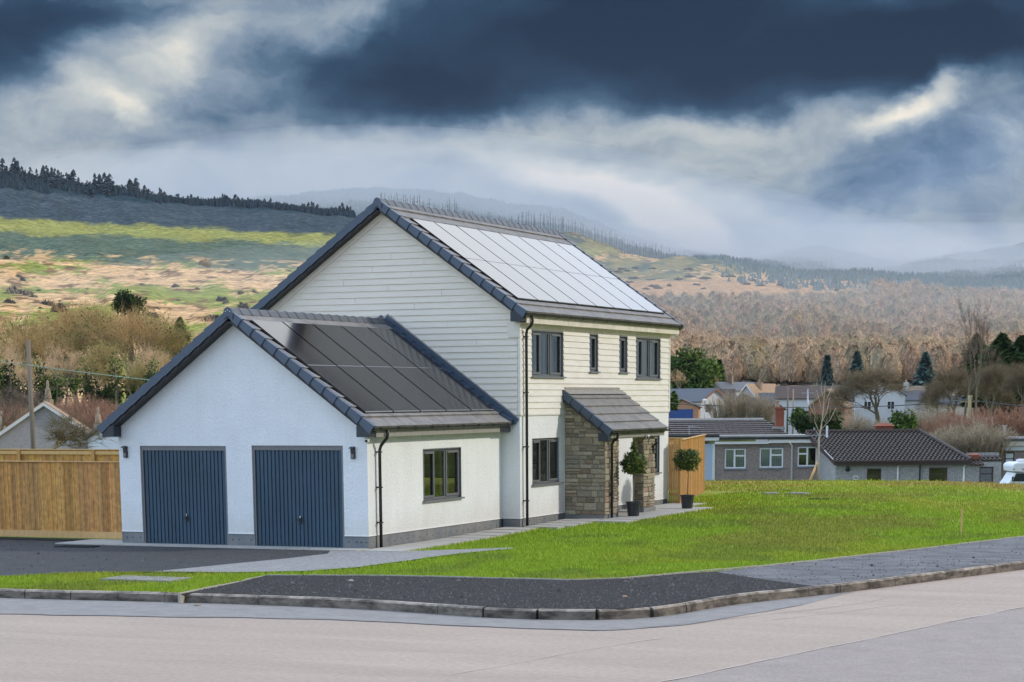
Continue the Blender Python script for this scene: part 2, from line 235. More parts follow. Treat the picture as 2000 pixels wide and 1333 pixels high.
# ---------------------------------------------------------------- helpers
NRS = np.random.RandomState(77)
class MB:
    def __init__(s): s.v = []; s.f = []; s.c = []; s.cur = None
    def add(s, vs, fs):
        n = len(s.v); s.v += [tuple(map(float, p)) for p in vs]; s.f += [tuple(i+n for i in f) for f in fs]
        if s.cur is not None: s.c += [s.cur]*len(fs)
    def box(s, x0, x1, y0, y1, z0, z1):
        s.add([(x0, y0, z0), (x1, y0, z0), (x1, y1, z0), (x0, y1, z0), (x0, y0, z1), (x1, y0, z1), (x1, y1, z1), (x0, y1, z1)],
              [(0, 3, 2, 1), (4, 5, 6, 7), (0, 1, 5, 4), (1, 2, 6, 5), (2, 3, 7, 6), (3, 0, 4, 7)])
    def obox(s, o, a, b, c):      # box from corner o spanned by three vectors
        o, a, b, c = map(np.array, (o, a, b, c))
        if np.dot(np.cross(a, b), c) < 0: a, b = b, a
        P = [o, o+a, o+a+b, o+b, o+c, o+a+c, o+a+b+c, o+b+c]
        s.add(P, [(0, 3, 2, 1), (4, 5, 6, 7), (0, 1, 5, 4), (1, 2, 6, 5), (2, 3, 7, 6), (3, 0, 4, 7)])
    def prism(s, poly, ext):      # extrude planar polygon by vector
        n = len(poly); e = np.array(ext, float); P = [np.array(p, float) for p in poly]
        nn = sum((np.cross(P[i]-P[0], P[(i+1) % n]-P[0]) for i in range(n)), np.zeros(3))
        if np.dot(nn, e) > 0: P = P[::-1]
        s.add(P+[p+e for p in P], [tuple(range(n)), tuple(range(2*n-1, n-1, -1))]+[(i, n+i, n+(i+1) % n, (i+1) % n)[::1] for i in range(n)])
    def quad(s, a, b, c, d): s.add([a, b, c, d], [(0, 1, 2, 3)])
    def tube(s, pts, rad, n=8, cap=True):
        P = [np.array(p, float) for p in pts]; rs = rad if isinstance(rad, (list, tuple)) else [rad]*len(P)
        vs = []; up = None
        for i, p in enumerate(P):
            t = (P[min(i+1, len(P)-1)]-P[max(i-1, 0)]); t /= (np.linalg.norm(t)+1e-9)
            if up is None: up = np.array([0, 0, 1.0]) if abs(t[2]) < 0.9 else np.array([1.0, 0, 0])
            a = np.cross(t, up); a /= (np.linalg.norm(a)+1e-9); b = np.cross(a, t); up = b
            for k in range(n):
                g = 2*math.pi*k/n; vs.append(p+rs[i]*(math.cos(g)*a+math.sin(g)*b))
        fs = [(i*n+k, i*n+(k+1) % n, (i+1)*n+(k+1) % n, (i+1)*n+k)[::-1] for i in range(len(P)-1) for k in range(n)]
        if cap and n > 2: fs += [tuple(range(n)), tuple(range((len(P)-1)*n, len(P)*n))[::-1]]
        s.add(vs, fs)
    def lathe(s, prof, c=(0, 0, 0), n=16):
        vs = [(c[0]+r*math.cos(2*math.pi*k/n), c[1]+r*math.sin(2*math.pi*k/n), c[2]+z) for r, z in prof for k in range(n)]
        m = len(prof); fs = [(i*n+k, i*n+(k+1) % n, (i+1)*n+(k+1) % n, (i+1)*n+k) for i in range(m-1) for k in range(n)]
        fs += [tuple(range(n))[::-1], tuple(range((m-1)*n, m*n))]; s.add(vs, fs)
    def build(s, name, m, parent=None, smooth=False, bevel=0, **tags):
        me = bpy.data.meshes.new(name); me.from_pydata(s.v, [], s.f); me.materials.append(MT[m] if isinstance(m, str) else m)
        if s.c:
            at_ = me.color_attributes.new('Col', 'FLOAT_COLOR', 'CORNER'); arr = []
            for f, c in zip(s.f, s.c): arr += [c[0], c[1], c[2], 1.0]*len(f)
            at_.data.foreach_set('color', arr)
        if smooth: me.polygons.foreach_set('use_smooth', [True]*len(me.polygons))
        o = bpy.data.objects.new(name, me); COL.objects.link(o)
        if parent: o.parent = parent
        if bevel:
            b = o.modifiers.new('b', 'BEVEL'); b.width = bevel; b.segments = 2; b.limit_method = 'ANGLE'
        for k, v in tags.items(): o[k] = v
        return o
def thing(name, label, cat, loc=(0, 0, 0), rz=0, group=None, scale=1):
    o = bpy.data.objects.new(name, None); COL.objects.link(o); o.empty_display_size = 0.2
    o.location = tuple(map(float, loc)); o.rotation_euler = (0, 0, rz); o.scale = (scale,)*3
    o['label'] = label; o['category'] = cat
    if group: o['group'] = group
    return o
def tag(o, label=None, cat=None, group=None, kind=None):
    for k, v in (('label', label), ('category', cat), ('group', group), ('kind', kind)):
        if v: o[k] = v
    return o
def copy_tree(o, parent=None):
    c = o.copy(); COL.objects.link(c)
    if parent: c.parent = parent
    for ch in list(o.children): copy_tree(ch, c)
    return c
def npmesh(name, V, F, m, colors=None, nrm=None):
    """fast mesh of triangles: V (n,3), F (m,3), colors per face (m,3)"""
    me = bpy.data.meshes.new(name); n = len(V); k = len(F); w = F.shape[1]
    me.vertices.add(n); me.vertices.foreach_set('co', np.ascontiguousarray(V, dtype=np.float32).ravel())
    me.loops.add(k*w); me.loops.foreach_set('vertex_index', np.ascontiguousarray(F, dtype=np.int32).ravel())
    me.polygons.add(k); me.polygons.foreach_set('loop_start', np.arange(0, k*w, w, dtype=np.int32)); me.polygons.foreach_set('loop_total', np.full(k, w, dtype=np.int32))
    me.update(calc_edges=True)
    if colors is not None:
        a = me.color_attributes.new('Col', 'FLOAT_COLOR', 'CORNER')
        c = np.ones((k*w, 4), np.float32); c[:, :3] = np.repeat(colors, w, axis=0); a.data.foreach_set('color', c.ravel())
    if nrm is None and m in ('twig', 'leaf', 'leafbay'):
        fc = V[F].mean(1); c0 = (fc.min(0)+fc.max(0))/2; c0[2] = fc[:, 2].min()*0.7+fc[:, 2].max()*0.3; sz = (fc.max(0)-fc.min(0))/2+1e-6
        nrm = (fc-c0)/sz
    if nrm is not None:
        nrm = nrm+np.array([0, 0, 0.25])+NRS.normal(0, 0.28 if len(nrm) < 60000 else 0.05, nrm.shape); nrm = nrm/(np.linalg.norm(nrm, axis=1)[:, None]+1e-9)
        a = me.attributes.new('Nrm', 'FLOAT_VECTOR', 'CORNER'); a.data.foreach_set('vector', (nrm if len(nrm) == k*w else np.repeat(nrm, w, axis=0)).astype(np.float32).ravel())
    me.materials.append(MT[m] if isinstance(m, str) else m); me.validate()
    return me
def obj(name, me, parent=None, **tags):
    o = bpy.data.objects.new(name, me); COL.objects.link(o)
    if parent: o.parent = parent
    for k, v in tags.items(): o[k] = v
    return o
# ================================================================ terrain
CX = [-600, 0, 250, 500, 700, 900, 1100, 1300, 1450, 1600, 1750, 1900, 2000, 2500]
YR = {350: [792, 790, 790, 788, 786, 784, 782, 780, 779, 778, 778, 777, 777, 777],
      450: [712, 705, 710, 715, 720, 725, 730, 742, 746, 748, 748, 748, 748, 748],
      550: [650, 640, 645, 655, 665, 680, 695, 712, 718, 722, 724, 724, 724, 724],
      700: [595, 590, 595, 602, 612, 628, 650, 675, 682, 686, 690, 692, 692, 692],
      900: [530, 535, 545, 552, 562, 580, 602, 626, 634, 642, 648, 652, 652, 652],
      1100: [480, 490, 500, 512, 525, 535, 555, 582, 590, 600, 610, 616, 616, 616],
      1300: [430, 440, 455, 470, 480, 495, 515, 548, 562, 570, 580, 586, 588, 588],
      1500: [385, 392, 415, 430, 440, 450, 484, 514, 538, 550, 560, 566, 566, 566],
      1650: [340, 350, 388, 408, 417, 430, 464, 496, 524, 540, 550, 556, 554, 554],
      1800: [365, 372, 412, 430, 436, 448, 478, 508, 520, 534, 546, 550, 546, 546],
      2200: [420, 420, 430, 420, 410, 418, 452, 506, 514, 520, 534, 532, 526, 520],
      2600: [440, 440, 440, 400, 386, 395, 430, 496, 508, 503, 522, 512, 502, 490],
      2900: [450, 450, 440, 390, 377, 376, 412, 490, 504, 494, 516, 496, 482, 470],
      3300: [480, 480, 470, 430, 410, 410, 450, 520, 535, 525, 545, 530, 515, 500]}
DS = sorted(YR)
YH = lambda x: 786-0.0065*x
def lerp_tab(xs, ys, x):
    return float(np.interp(x, xs, ys))
def zpx(x, y, d):             # height of the sight line through pixel (x,y) at horizontal distance d
    r = ray(x, y); return CAM[2]+d*r[2]/math.hypot(r[0], r[1])
def terr(x, d):
    xx = min(max(x, CX[0]), CX[-1])
    if d <= 76: z = -0.62
    elif d <= 96: z = -0.62-2.1*(d-76)/20
    elif d <= 300: z = -2.72
    else:
        if d <= 350:
            z1 = zpx(xx, lerp_tab(CX, YR[350], xx), 350); t = (d-300)/50; z = -2.72+(z1+2.72)*t
        else:
            zs = [zpx(xx, lerp_tab(CX, YR[k], xx), k) for k in DS]
            z = float(np.interp(d, DS, zs))
        p = mnoise.noise(Vector((x*0.006, d*0.004, 3.1)))*0.006*d+mnoise.noise(Vector((x*0.03, d*0.01, 7.7)))*0.0016*d
        z += p*min(1, (d-300)/200)*0.8
    return z
def col_dir(x):
    r = ray(x, 779); h = np.array([r[0], r[1]]); return h/np.linalg.norm(h)
def tpos(x, d, dz=0):
    h = col_dir(x); return (CAM[0]+h[0]*d, CAM[1]+h[1]*d, terr(x, d)+dz)
def nz(x, y, s=0): return mnoise.fractal(Vector((x, y, s)), 1.0, 2.0, 5)
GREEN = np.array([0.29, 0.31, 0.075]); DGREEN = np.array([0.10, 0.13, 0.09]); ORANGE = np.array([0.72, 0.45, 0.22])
HILL_SHADE = np.array([0.065, 0.085, 0.095]); MOOR = np.array([0.26, 0.22, 0.10]); WOODF = np.array([0.30, 0.25, 0.19]); CONF = np.array([0.04, 0.075, 0.09]); RUST = np.array([0.48, 0.28, 0.14])
def mix(a, b, t): t = min(max(t, 0), 1); return a*(1-t)+b*t
def sst(a, b, x): t = min(max((x-a)/(b-a), 0), 1); return t*t*(3-2*t)
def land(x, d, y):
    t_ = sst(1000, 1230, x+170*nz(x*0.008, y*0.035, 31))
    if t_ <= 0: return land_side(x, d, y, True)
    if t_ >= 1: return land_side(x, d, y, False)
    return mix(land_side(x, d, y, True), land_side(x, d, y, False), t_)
def land_side(x, d, y, left_):
    n1 = nz(x*0.006, y*0.03, 1); n2 = nz(x*0.02, y*0.09, 5); n3 = nz(x*0.012, y*0.05, 9)
    if d < 320: return np.array([0.10, 0.12, 0.035])
    n4 = nz(x*0.03, y*0.22, 13); n6 = nz(x*0.09, y*0.5, 23); n1 += 0.45*n4+0.35*n6; n2 += 0.4*n4+0.3*n6
    if left_:
        k = y-(0.035*x)                      # bands run slightly downhill to the right
        c = mix(ORANGE, GREEN, sst(0.02, 0.22, n1+0.5*n3))
        c = mix(c, RUST*0.5, sst(0.25, 0.5, n2))
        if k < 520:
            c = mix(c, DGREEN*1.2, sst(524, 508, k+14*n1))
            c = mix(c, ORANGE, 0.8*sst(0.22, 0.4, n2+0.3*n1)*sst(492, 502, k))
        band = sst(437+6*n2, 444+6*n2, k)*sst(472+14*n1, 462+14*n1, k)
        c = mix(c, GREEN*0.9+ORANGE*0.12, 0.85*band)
        c = mix(c, HILL_SHADE+0.012*n2, sst(446+6*n2, 438+6*n2, k))  # dark upper band: cloud shadow painted into the land colour
        if x < 720 and d < 1680:
            yr = float(np.interp(x, [-600, 0, 250, 500, 700], [342, 352, 390, 410, 419])); bw = float(np.interp(x, [-600, 0, 250, 500, 720], [34, 30, 15, 9, 4])); c = mix(c, CONF*0.8, sst(yr+bw+5+5*n2, yr+bw-2+5*n2, y))
    else:
        c = WOODF*(0.75 if y > 570 else 1.0)
        c = mix(c, RUST*1.1, sst(604, 592, y+5*n1)*sst(542, 556, y+4*n2)*sst(1750, 1600, x))
        c = mix(c, GREEN*0.7, sst(620, 612, y)*sst(596, 602, y)*sst(1650, 1760, x))
        m2 = mix(MOOR, DGREEN, sst(-0.05, 0.15, n2)); m2 = mix(m2, ORANGE*0.9, sst(0.2, 0.35, n1+0.3*n2))
        c = mix(c, m2, sst(558, 548, y+4*n1))
        c = mix(c, CONF*1.3, sst(1650, 1800, x)*sst(572, 560, y))
    if d > 1680: c = mix(CONF, DGREEN, 0.3+n2)
    return c
def build_ground():
    th = [(-0.36+i*0.0016) for i in range(451)]
    ang = list(np.linspace(0.42, 2*math.pi-0.42, 60))
    cols = [(995+4345*math.tan(t), t) for t in th]+[(2500 if a < math.pi else -600, a) for a in ang]
    ds = [0.5, 20, 45, 60, 70, 76, 80, 84, 88, 92, 96, 110, 140, 180, 220, 260, 290, 300, 310, 320, 335]+list(np.arange(350, 700, 7))+list(np.arange(700, 1300, 6.5))+list(np.arange(1300, 1800, 7))+list(np.arange(1800, 3000, 25))+[3050, 3100, 3200, 3300, 3500, 4200]
    yaw0 = math.atan2(FH[0], FH[1]); V = []; C = []
    for x, t in cols:
        a = yaw0+t; hx, hy = math.sin(a), math.cos(a)
        for d in ds:
            dd = min(d, 3300); z = terr(x, dd)
            if abs(t) > 0.37 and z > -2.7:
                q_ = (t if t < math.pi else 2*math.pi-t); z = -2.7+(z+2.7)*max(0.10, 1-(q_-0.40)/0.22)
            if d > 3300: z -= (d-3300)*0.05
            V.append((CAM[0]+hx*d, CAM[1]+hy*d, z))
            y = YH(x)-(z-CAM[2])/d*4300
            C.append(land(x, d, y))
    nr = len(ds); nc = len(cols); F = []
    for i in range(nc):
        j = (i+1) % nc
        for k in range(nr-1): F.append((i*nr+k, i*nr+k+1, j*nr+k+1, j*nr+k))
    V = np.array(V); F = np.array(F); C = np.array(C)
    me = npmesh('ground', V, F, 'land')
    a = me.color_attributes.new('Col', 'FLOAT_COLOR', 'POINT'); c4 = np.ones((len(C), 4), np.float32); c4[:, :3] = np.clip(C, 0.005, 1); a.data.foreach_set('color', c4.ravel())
    me.polygons.foreach_set('use_smooth', [True]*len(me.polygons))
    tag(obj('ground', me), kind='structure')
build_ground()
# ================================================================ plot: lawn, road, paving
def h(x, y):
    s = max((-y-1.5)/6.5, (x-3.5)/7.0); s = min(max(s, 0), 1)
    t = min(max((y-2)/10, 0), 1)
    return -0.12*s*s*(3-2*s)+0.13*t*t*(3-2*t)*(1-0.6*s)
def poly_sheet(poly, off, name, m, step=1.0, kind='structure', colf=None, bump=0.0):
    import bmesh
    bm = bmesh.new(); bm.faces.new([bm.verts.new((p[0], p[1], 0)) for p in poly])
    xs = [p[0] for p in poly]; ys = [p[1] for p in poly]
    for ax, lo, hi in ((0, min(xs), max(xs)), (1, min(ys), max(ys))):
        c = math.ceil(lo/step)*step
        while c < hi:
            co = [0, 0, 0]; no = [0, 0, 0]; co[ax] = c; no[ax] = 1
            bmesh.ops.bisect_plane(bm, geom=bm.verts[:]+bm.edges[:]+bm.faces[:], plane_co=co, plane_no=no); c += step
    bmesh.ops.triangulate(bm, faces=bm.faces[:])
    for v in bm.verts:
        v.co.z = h(v.co.x, v.co.y)+off+(bump*mnoise.noise(Vector((v.co.x*0.5, v.co.y*0.5, 0))) if bump else 0)
    bmesh.ops.recalc_face_normals(bm, faces=bm.faces[:])
    if sum(f.normal.z for f in bm.faces) < 0: bmesh.ops.reverse_faces(bm, faces=bm.faces[:])
    me = bpy.data.meshes.new(name); bm.to_mesh(me)
    if colf:
        a = me.color_attributes.new('Col', 'FLOAT_COLOR', 'POINT')
        for i, v in enumerate(me.vertices):
            c = colf(v.co.x, v.co.y); a.data[i].color = (*c, 1)
    bm.free(); me.materials.append(MT[m]); me.polygons.foreach_set('use_smooth', [True]*len(me.polygons))
    o = obj(name, me); o['kind'] = kind; return o
def smooth_line(pts, it=2):
    for _ in range(it):
        q = [pts[0]]
        for a, b in zip(pts[:-1], pts[1:]):
            q += [(a[0]*.75+b[0]*.25, a[1]*.75+b[1]*.25), (a[0]*.25+b[0]*.75, a[1]*.25+b[1]*.75)]
        q.append(pts[-1]); pts = q
    return pts
def offset_line(pts, d):
    P = np.array(pts); out = []
    for i in range(len(P)):
        t = P[min(i+1, len(P)-1)]-P[max(i-1, 0)]; t = t/np.linalg.norm(t); out.append(tuple(P[i]+d*np.array([t[1], -t[0]])))
    return out
kt = [(-700, 1116), (-300, 1138), (0, 1151), (350, 1158), (650, 1168), (800, 1176), (960, 1188), (1120, 1192), (1265, 1190), (1410, 1163), (1610, 1144), (1800, 1120), (2000, 1096), (2500, 1030)]
kerb_line = smooth_line([G(x, y, -0.115) for x, y in kt], 2)      # back-top edge of the kerb as seen
kerb_front = offset_line(kerb_line, 0.13)
ZR = -0.27
def resample(pts, step):
    P = np.array(pts); L = np.r_[0, np.cumsum(np.linalg.norm(np.diff(P, axis=0), axis=1))]
    n = int(L[-1]/step); s = np.arange(n+1)*step; return [(float(np.interp(q, L, P[:, 0])), float(np.interp(q, L, P[:, 1]))) for q in s]
# lawn area (whole plot)
c_l = G(-2400, 1050, -0.1)
far = [G(2900, 938, 0.12), G(2000, 940, 0.12), G(1700, 939, 0.12), G(1380, 939.5, 0.12), G(1250, 940, 0.12)]
lawn_poly = kerb_line+far+[(-16, 42), (-34, 30), (-34, kerb_line[0][1]+2)]
LG = np.array([0.25, 0.36, 0.028]); LY = np.array([0.37, 0.40, 0.045]); LB = np.array([0.33, 0.25, 0.06]); LD = np.array([0.17, 0.23, 0.04])
def lawn_col(x, y):
    n1 = nz(x*0.12, y*0.12, 2); n2 = nz(x*0.35, y*0.35, 8)
    c = mix(LG, LY*0.85, sst(-0.05, 0.4, n1+0.4*n2)*0.6)
    c = mix(c, LD, sst(0.12, 0.35, n2)*0.6)
    fr = sst(22, 34, y+5*n1)
    c = mix(c, mix(LY*0.8, LB, sst(-0.15, 0.2, n1+0.5*n2)), fr*0.9)
    c = mix(c, LY*1.05, 0.8*sst(0.05, 0.3, nz(x*0.08+9, y*0.05, 14)+0.2*n2)*sst(0, 3, x))
    c = mix(c, mix(LD, LB, 0.5), 0.65*sst(0.10, 0.36, nz(x*0.2+3, y*0.1, 4)+0.25*n2)*sst(3, 6, y)*sst(1.5, 3, x))
    return c
poly_sheet(lawn_poly, -0.012, 'lawn', 'lawn', 1.0, colf=lawn_col, bump=0.012)
# skirt that ends the lawn in a bank beyond its far edge
sk = MB(); P = far
for a, b in zip(P[:-1], P[1:]):
    sk.quad((a[0], a[1], h(*a)), (b[0], b[1], h(*b)), (b[0]-2, b[1]+6, -2.6), (a[0]-2, a[1]+6, -2.6))
sk.cur = None; o = sk.build('grass_bank', mat('bank_grass', (0.12, 0.16, 0.03)), kind='structure')
# road
road_poly = offset_line(kerb_line, 0.10)+[(60, 30), (60, -75), (-70, -75), (-70, kerb_line[0][1])]
def flat_sheet(poly, z, name, m):
    import bmesh
    bm = bmesh.new(); bm.faces.new([bm.verts.new((p[0], p[1], z)) for p in poly]); bmesh.ops.triangulate(bm, faces=bm.faces[:])
    bmesh.ops.recalc_face_normals(bm, faces=bm.faces[:])
    if sum(f.normal.z for f in bm.faces) < 0: bmesh.ops.reverse_faces(bm, faces=bm.faces[:])
    me = bpy.data.meshes.new(name); bm.to_mesh(me); bm.free(); me.materials.append(MT[m]); o = obj(name, me); o['kind'] = 'structure'; return o
flat_sheet(road_poly, ZR, 'road', 'road')
ch = kerb_front; 
def strip_poly(line, w0, w1, i0=0, i1=None, wob=0, seed=0):
    L = line[i0:i1]; a = offset_line(L, w0); b = offset_line(L, w1)
    if wob: b = [(p[0], p[1]+wob*mnoise.noise(Vector((p[0]*0.6, seed, 0)))) for p in b]
    return a+b[::-1]
kr = resample(kerb_line, 0.5)
cho = [(-700, 1185), (-300, 1195), (-100, 1200), (100, 1201), (300, 1206), (500, 1207), (700, 1213), (900, 1223), (1100, 1231), (1200, 1232), (1280, 1227), (1350, 1221), (1420, 1207), (1500, 1195), (1580, 1180)]
chl = resample(smooth_line([G(x, y, ZR) for x, y in cho], 2), 0.3); chl = [(p[0]+0.05*mnoise.noise(Vector((p[0]*1.3, p[1], 1))), p[1]+0.10*mnoise.noise(Vector((p[0]*1.1, p[1], 4)))) for p in chl]
kin = [p for p in offset_line(kr, 0.10) if p[0] < chl[-1][0]+0.3]
flat_sheet(kin+chl[::-1], ZR+0.004, 'road_channel', 'channel')
flat_sheet([(p[0], p[1]+0.01) for p in chl]+[(p[0], p[1]-0.05*(1+0.8*mnoise.noise(Vector((i*0.21, 3, 5))))) for i, p in enumerate(chl)][::-1], ZR+0.008, 'road_channel_joint', 'tarseam')
flat_sheet(smooth_line([G(1250, 1345, ZR), G(1400, 1313, ZR), G(1560, 1278, ZR), G(1700, 1250, ZR), G(1850, 1218, ZR), G(2005, 1186, ZR), G(2600, 1085, ZR)])+[G(2900, 1400, ZR), G(2300, 1900, ZR), G(1100, 1420, ZR)], ZR+0.006, 'road_patch', 'road2')
def seam(px, w, m, z=0.010, name='road_joint'):
    L = resample(smooth_line([G(x, y, ZR) for x, y in px], 3), 0.4)
    a = [(p[0]+w*0.35*mnoise.noise(Vector((i*0.7, w*50, 2))), p[1]) for i, p in enumerate(L)]
    flat_sheet(a+[(p[0], p[1]-w*(1+0.6*mnoise.noise(Vector((i*0.5, w*90, 5))))) for i, p in enumerate(a)][::-1], ZR+z, name, m)
seam([(1230, 1345), (1400, 1311), (1560, 1276), (1700, 1248), (1850, 1216), (2020, 1182)], 0.13, 'seam')
seam([(860, 1322), (1000, 1298), (1150, 1268), (1300, 1246)], 0.07, 'seam')
seam([(1490, 1213), (1700, 1190), (1880, 1160), (2020, 1127)], 0.05, 'seam')
seam([(1250, 1228), (1500, 1202), (1700, 1178), (1780, 1158)], 0.035, 'tarseam')
# kerb stones
kb = MB(); st = 0.915
kp = resample(kerb_line, st)
for i, (a, b) in enumerate(zip(kp[:-1], kp[1:])):
    a = np.array(a); b = np.array(b); t = (b-a)/np.linalg.norm(b-a); nn = np.array([t[1], -t[0]]); a2 = a+t*0.006; b2 = b-t*0.006
    zt = h(*a)+0.012+rnd.uniform(-0.004, 0.004); prof = [(-0.01, -0.45), (-0.01, zt), (0.095, zt), (0.122, zt-0.03), (0.135, ZR-0.15)]
    vs = [(a2[0]+nn[0]*q, a2[1]+nn[1]*q, z) for q, z in prof]+[(b2[0]+nn[0]*q, b2[1]+nn[1]*q, z) for q, z in prof]
    n = 5; kb.add(vs, [(k, k+1, n+k+1, n+k) for k in range(n-1)]+[(0, 1, 2, 3, 4)[::-1], (5, 6, 7, 8, 9)])
kb.build('kerb', 'kerb', kind='structure')
# footway (dark gravelly tarmac + worn light part), with concrete edging
edge_px = [(352, 1157.5), (520, 1124.5), (760, 1127), (1000, 1133), (1120, 1136), (1215, 1133), (1340, 1122), (1480, 1108), (1700, 1083), (2000, 1051), (2500, 995)]
edge = [G(x, y, -0.09 if x > 1300 else -0.075) for x, y in edge_px]
i0 = min(range(len(kerb_line)), key=lambda i: math.dist(kerb_line[i], edge[0]))
kpart = [p for p in kerb_line[i0:]]
split_a, split_b = G(1395, 1118, -0.09), G(1600, 1146, -0.11)
ksp = min(range(len(kpart)), key=lambda i: math.dist(kpart[i], split_b))
esp = 7
dark_poly = kpart[:ksp+1]+[split_a]+edge[:esp][::-1]
light_poly = kpart[ksp:]+edge[esp:][::-1]+[split_a]
poly_sheet(dark_poly, 0.016, 'footway', 'gravel')
poly_sheet(light_poly, 0.016, 'pavement', 'tarlight')
eb = MB(); er = [edge[0]]
for a, b in zip(edge[:-1], edge[1:]):
    L_ = math.dist(a, b); n = max(1, round(L_/0.91))
    for k in range(n):
        p = np.array(a)+(np.array(b)-np.array(a))*k/n; q = np.array(a)+(np.array(b)-np.array(a))*(k+1)/n; t = (q-p)/np.linalg.norm(q-p); nn = np.array([-t[1], t[0]])
        p2 = p+t*0.006; eb.obox((p2[0], p2[1], -0.4), ((q-p)[0]*0.985, (q-p)[1]*0.985, 0), (nn[0]*0.05, nn[1]*0.05, 0), (0, 0, 0.4+h(*p)+0.035+rnd.uniform(-.004, .004)))
eb.build('footway_edging', 'edging', kind='structure')
# driveway, block paving, slab paths
drive = [G(-2400, 1040), G(-600, 1046), (-14, 1.15), (-6.2, 1.15), (-6.2, -0.5), G(665, 1084.5), G(560, 1094), G(300, 1111), G(150, 1113), G(0, 1121), G(-300, 1130, -0.05), G(-1500, 1120, -0.05)]
drive = [(-34, 1.15), (-6.2, 1.15), (-6.2, 0.0), (-0.6, 0.0), G(640, 1084), G(560, 1092), G(430, 1101), G(300, 1110), G(150, 1113, -0.03), G(0, 1121, -0.05), G(-300, 1131, -0.06), (-34, G(-300, 1131, -0.06)[1]-1)]
poly_sheet(drive, 0.016, 'driveway', 'tarmac')
pav = [G(300, 1110), G(430, 1101), G(560, 1092), G(640, 1084), (-0.6, -0.62), (0.2, -0.66), (1.0, -0.4), G(850, 1077), G(1004, 1071.5), G(1000, 1074), G(900, 1083), G(800, 1096), G(700, 1106), G(600, 1111), G(450, 1112)]
poly_sheet(pav, 0.022, 'block_paving', 'paver')
slabs = MB(); joints = []
def slab_run(x0, x1, y0, y1, nx, ny):
    for i in range(nx):
        for j in range(ny):
            a0 = x0+(x1-x0)*i/nx+0.005; a1 = x0+(x1-x0)*(i+1)/nx-0.005; b0 = y0+(y1-y0)*j/ny+0.005; b1 = y0+(y1-y0)*(j+1)/ny-0.005
            zz = h((a0+a1)/2, (b0+b1)/2)+0.035
            slabs.box(a0, a1, b0, b1, zz-0.2, zz+rnd.uniform(0, 0.003))
slab_run(-7.6, 0.02, -0.62, -0.005, 9, 1)
slab_run(-7.6, -6.24, 0.0, 0.9, 1, 1)
slab_run(0.12, 1.02, -0.62, 7.1, 1, 9)
slab_run(0.60, 1.50, 7.12, 10.0, 1, 4)
slab_run(1.62, 2.5, 9.2, 16.2, 1, 8)
slab_run(0.60, 1.6, 14.3, 18.4, 1, 4)
slab_run(0.5, 1.6, 11.22, 14.3, 1, 3)
slab_run(0.9, 1.6, 9.96, 10.18, 1, 1)
slab_run(1.02, 1.62, 7.6, 9.9, 1, 3)
slabs.build('path', 'slab', kind='structure')
# gravel strip in front of the fence
poly_sheet([(-34, 0.35), (-7.7, 0.35), (-6.9, 1.0), (-34, 1.0)], 0.03, 'gravel_strip', 'gravel')
poly_sheet([(0.02, 0), (0.12, 0), (0.12, 7.1), (0.6, 7.1), (0.6, 10.1), (0.48, 10.1), (0.48, 7.2), (0.02, 7.2)], 0.02, 'gravel_margin', 'gravel')
# access covers
def cover(px, z, w, l, m, name, label):
    X = on(*px, 2, z); b = MB(); b.box(-w/2, w/2, -l/2, l/2, -0.05, 0.018); 
    for i in range(5): b.box(-w/2+w*(i+.5)/5-0.02, -w/2+w*(i+.5)/5+0.02, -l/2+0.03, l/2-0.03, 0.018, 0.024)
    o = b.build(name, m); o.location = (X[0], X[1], h(X[0], X[1])+0.02); tag(o, label, 'drain cover'); return o
cover((285, 1132), -0.1, 1.5, 0.8, 'paver', 'drain_cover', 'grey gravelly drain cover set in the front strip of lawn')
cover((150, 1070), 0.0, 0.9, 0.45, 'gravel', 'drain_cover', 'dark drain cover set in the tarmac drive by the fence')
cover((1505, 967), 0.1, 0.45, 0.6, 'paver', 'drain_cover', 'left one of two pale drain covers far out on the lawn')
cover((1560, 967), 0.1, 0.6, 0.7, 'paver', 'drain_cover', 'right one of two pale drain covers far out on the lawn')
cover((1598, 978), 0.1, 0.6, 0.3, 'gravel', 'drain_cover', 'low dark slot of a drain cover in front of the two pale ones')
# stones / leaves on the dark footway
for px, r, lab in (((385, 1177), 0.10, 'brown clump of dirt at the foot of the kerb'),):
    pass
def lump(px, z, r, m, name, label, cat):
    X = on(*px, 2, z); b = MB(); prof = [(0.001, 0), (r, 0.02*r), (r*1.05, r*0.3), (r*0.7, r*0.6), (0.001, r*0.7)]; b.lathe(prof, n=9)
    b.v = [(x*(1+0.25*mnoise.noise(Vector((x*9, y*9, q*9+r)))), y*(1+0.25*mnoise.noise(Vector((x*9+5, y*9, q*9)))), q) for x, y, q in b.v]
    o = b.build(name, m, smooth=True); o.location = (X[0], X[1], z if z == ZR else h(X[0], X[1])+0.012); tag(o, label, cat)
lump((385, 1184), ZR, 0.06, 'bark', 'dirt_clump', 'small brown clump of dirt against the dark kerb', 'dirt clump')
lump((1220, 1166), -0.1, 0.045, 'tilelit', 'fallen_leaf', 'tan fallen leaf lying on the dark footway', 'leaf')
lump((685, 1137), -0.1, 0.05, 'edging', 'stone', 'pale stone lying on the dark footway near the lawn', 'stone')
lump((687, 1184), ZR, 0.09, 'finial', 'stone', 'rusty brown stone at the foot of the kerb', 'stone')
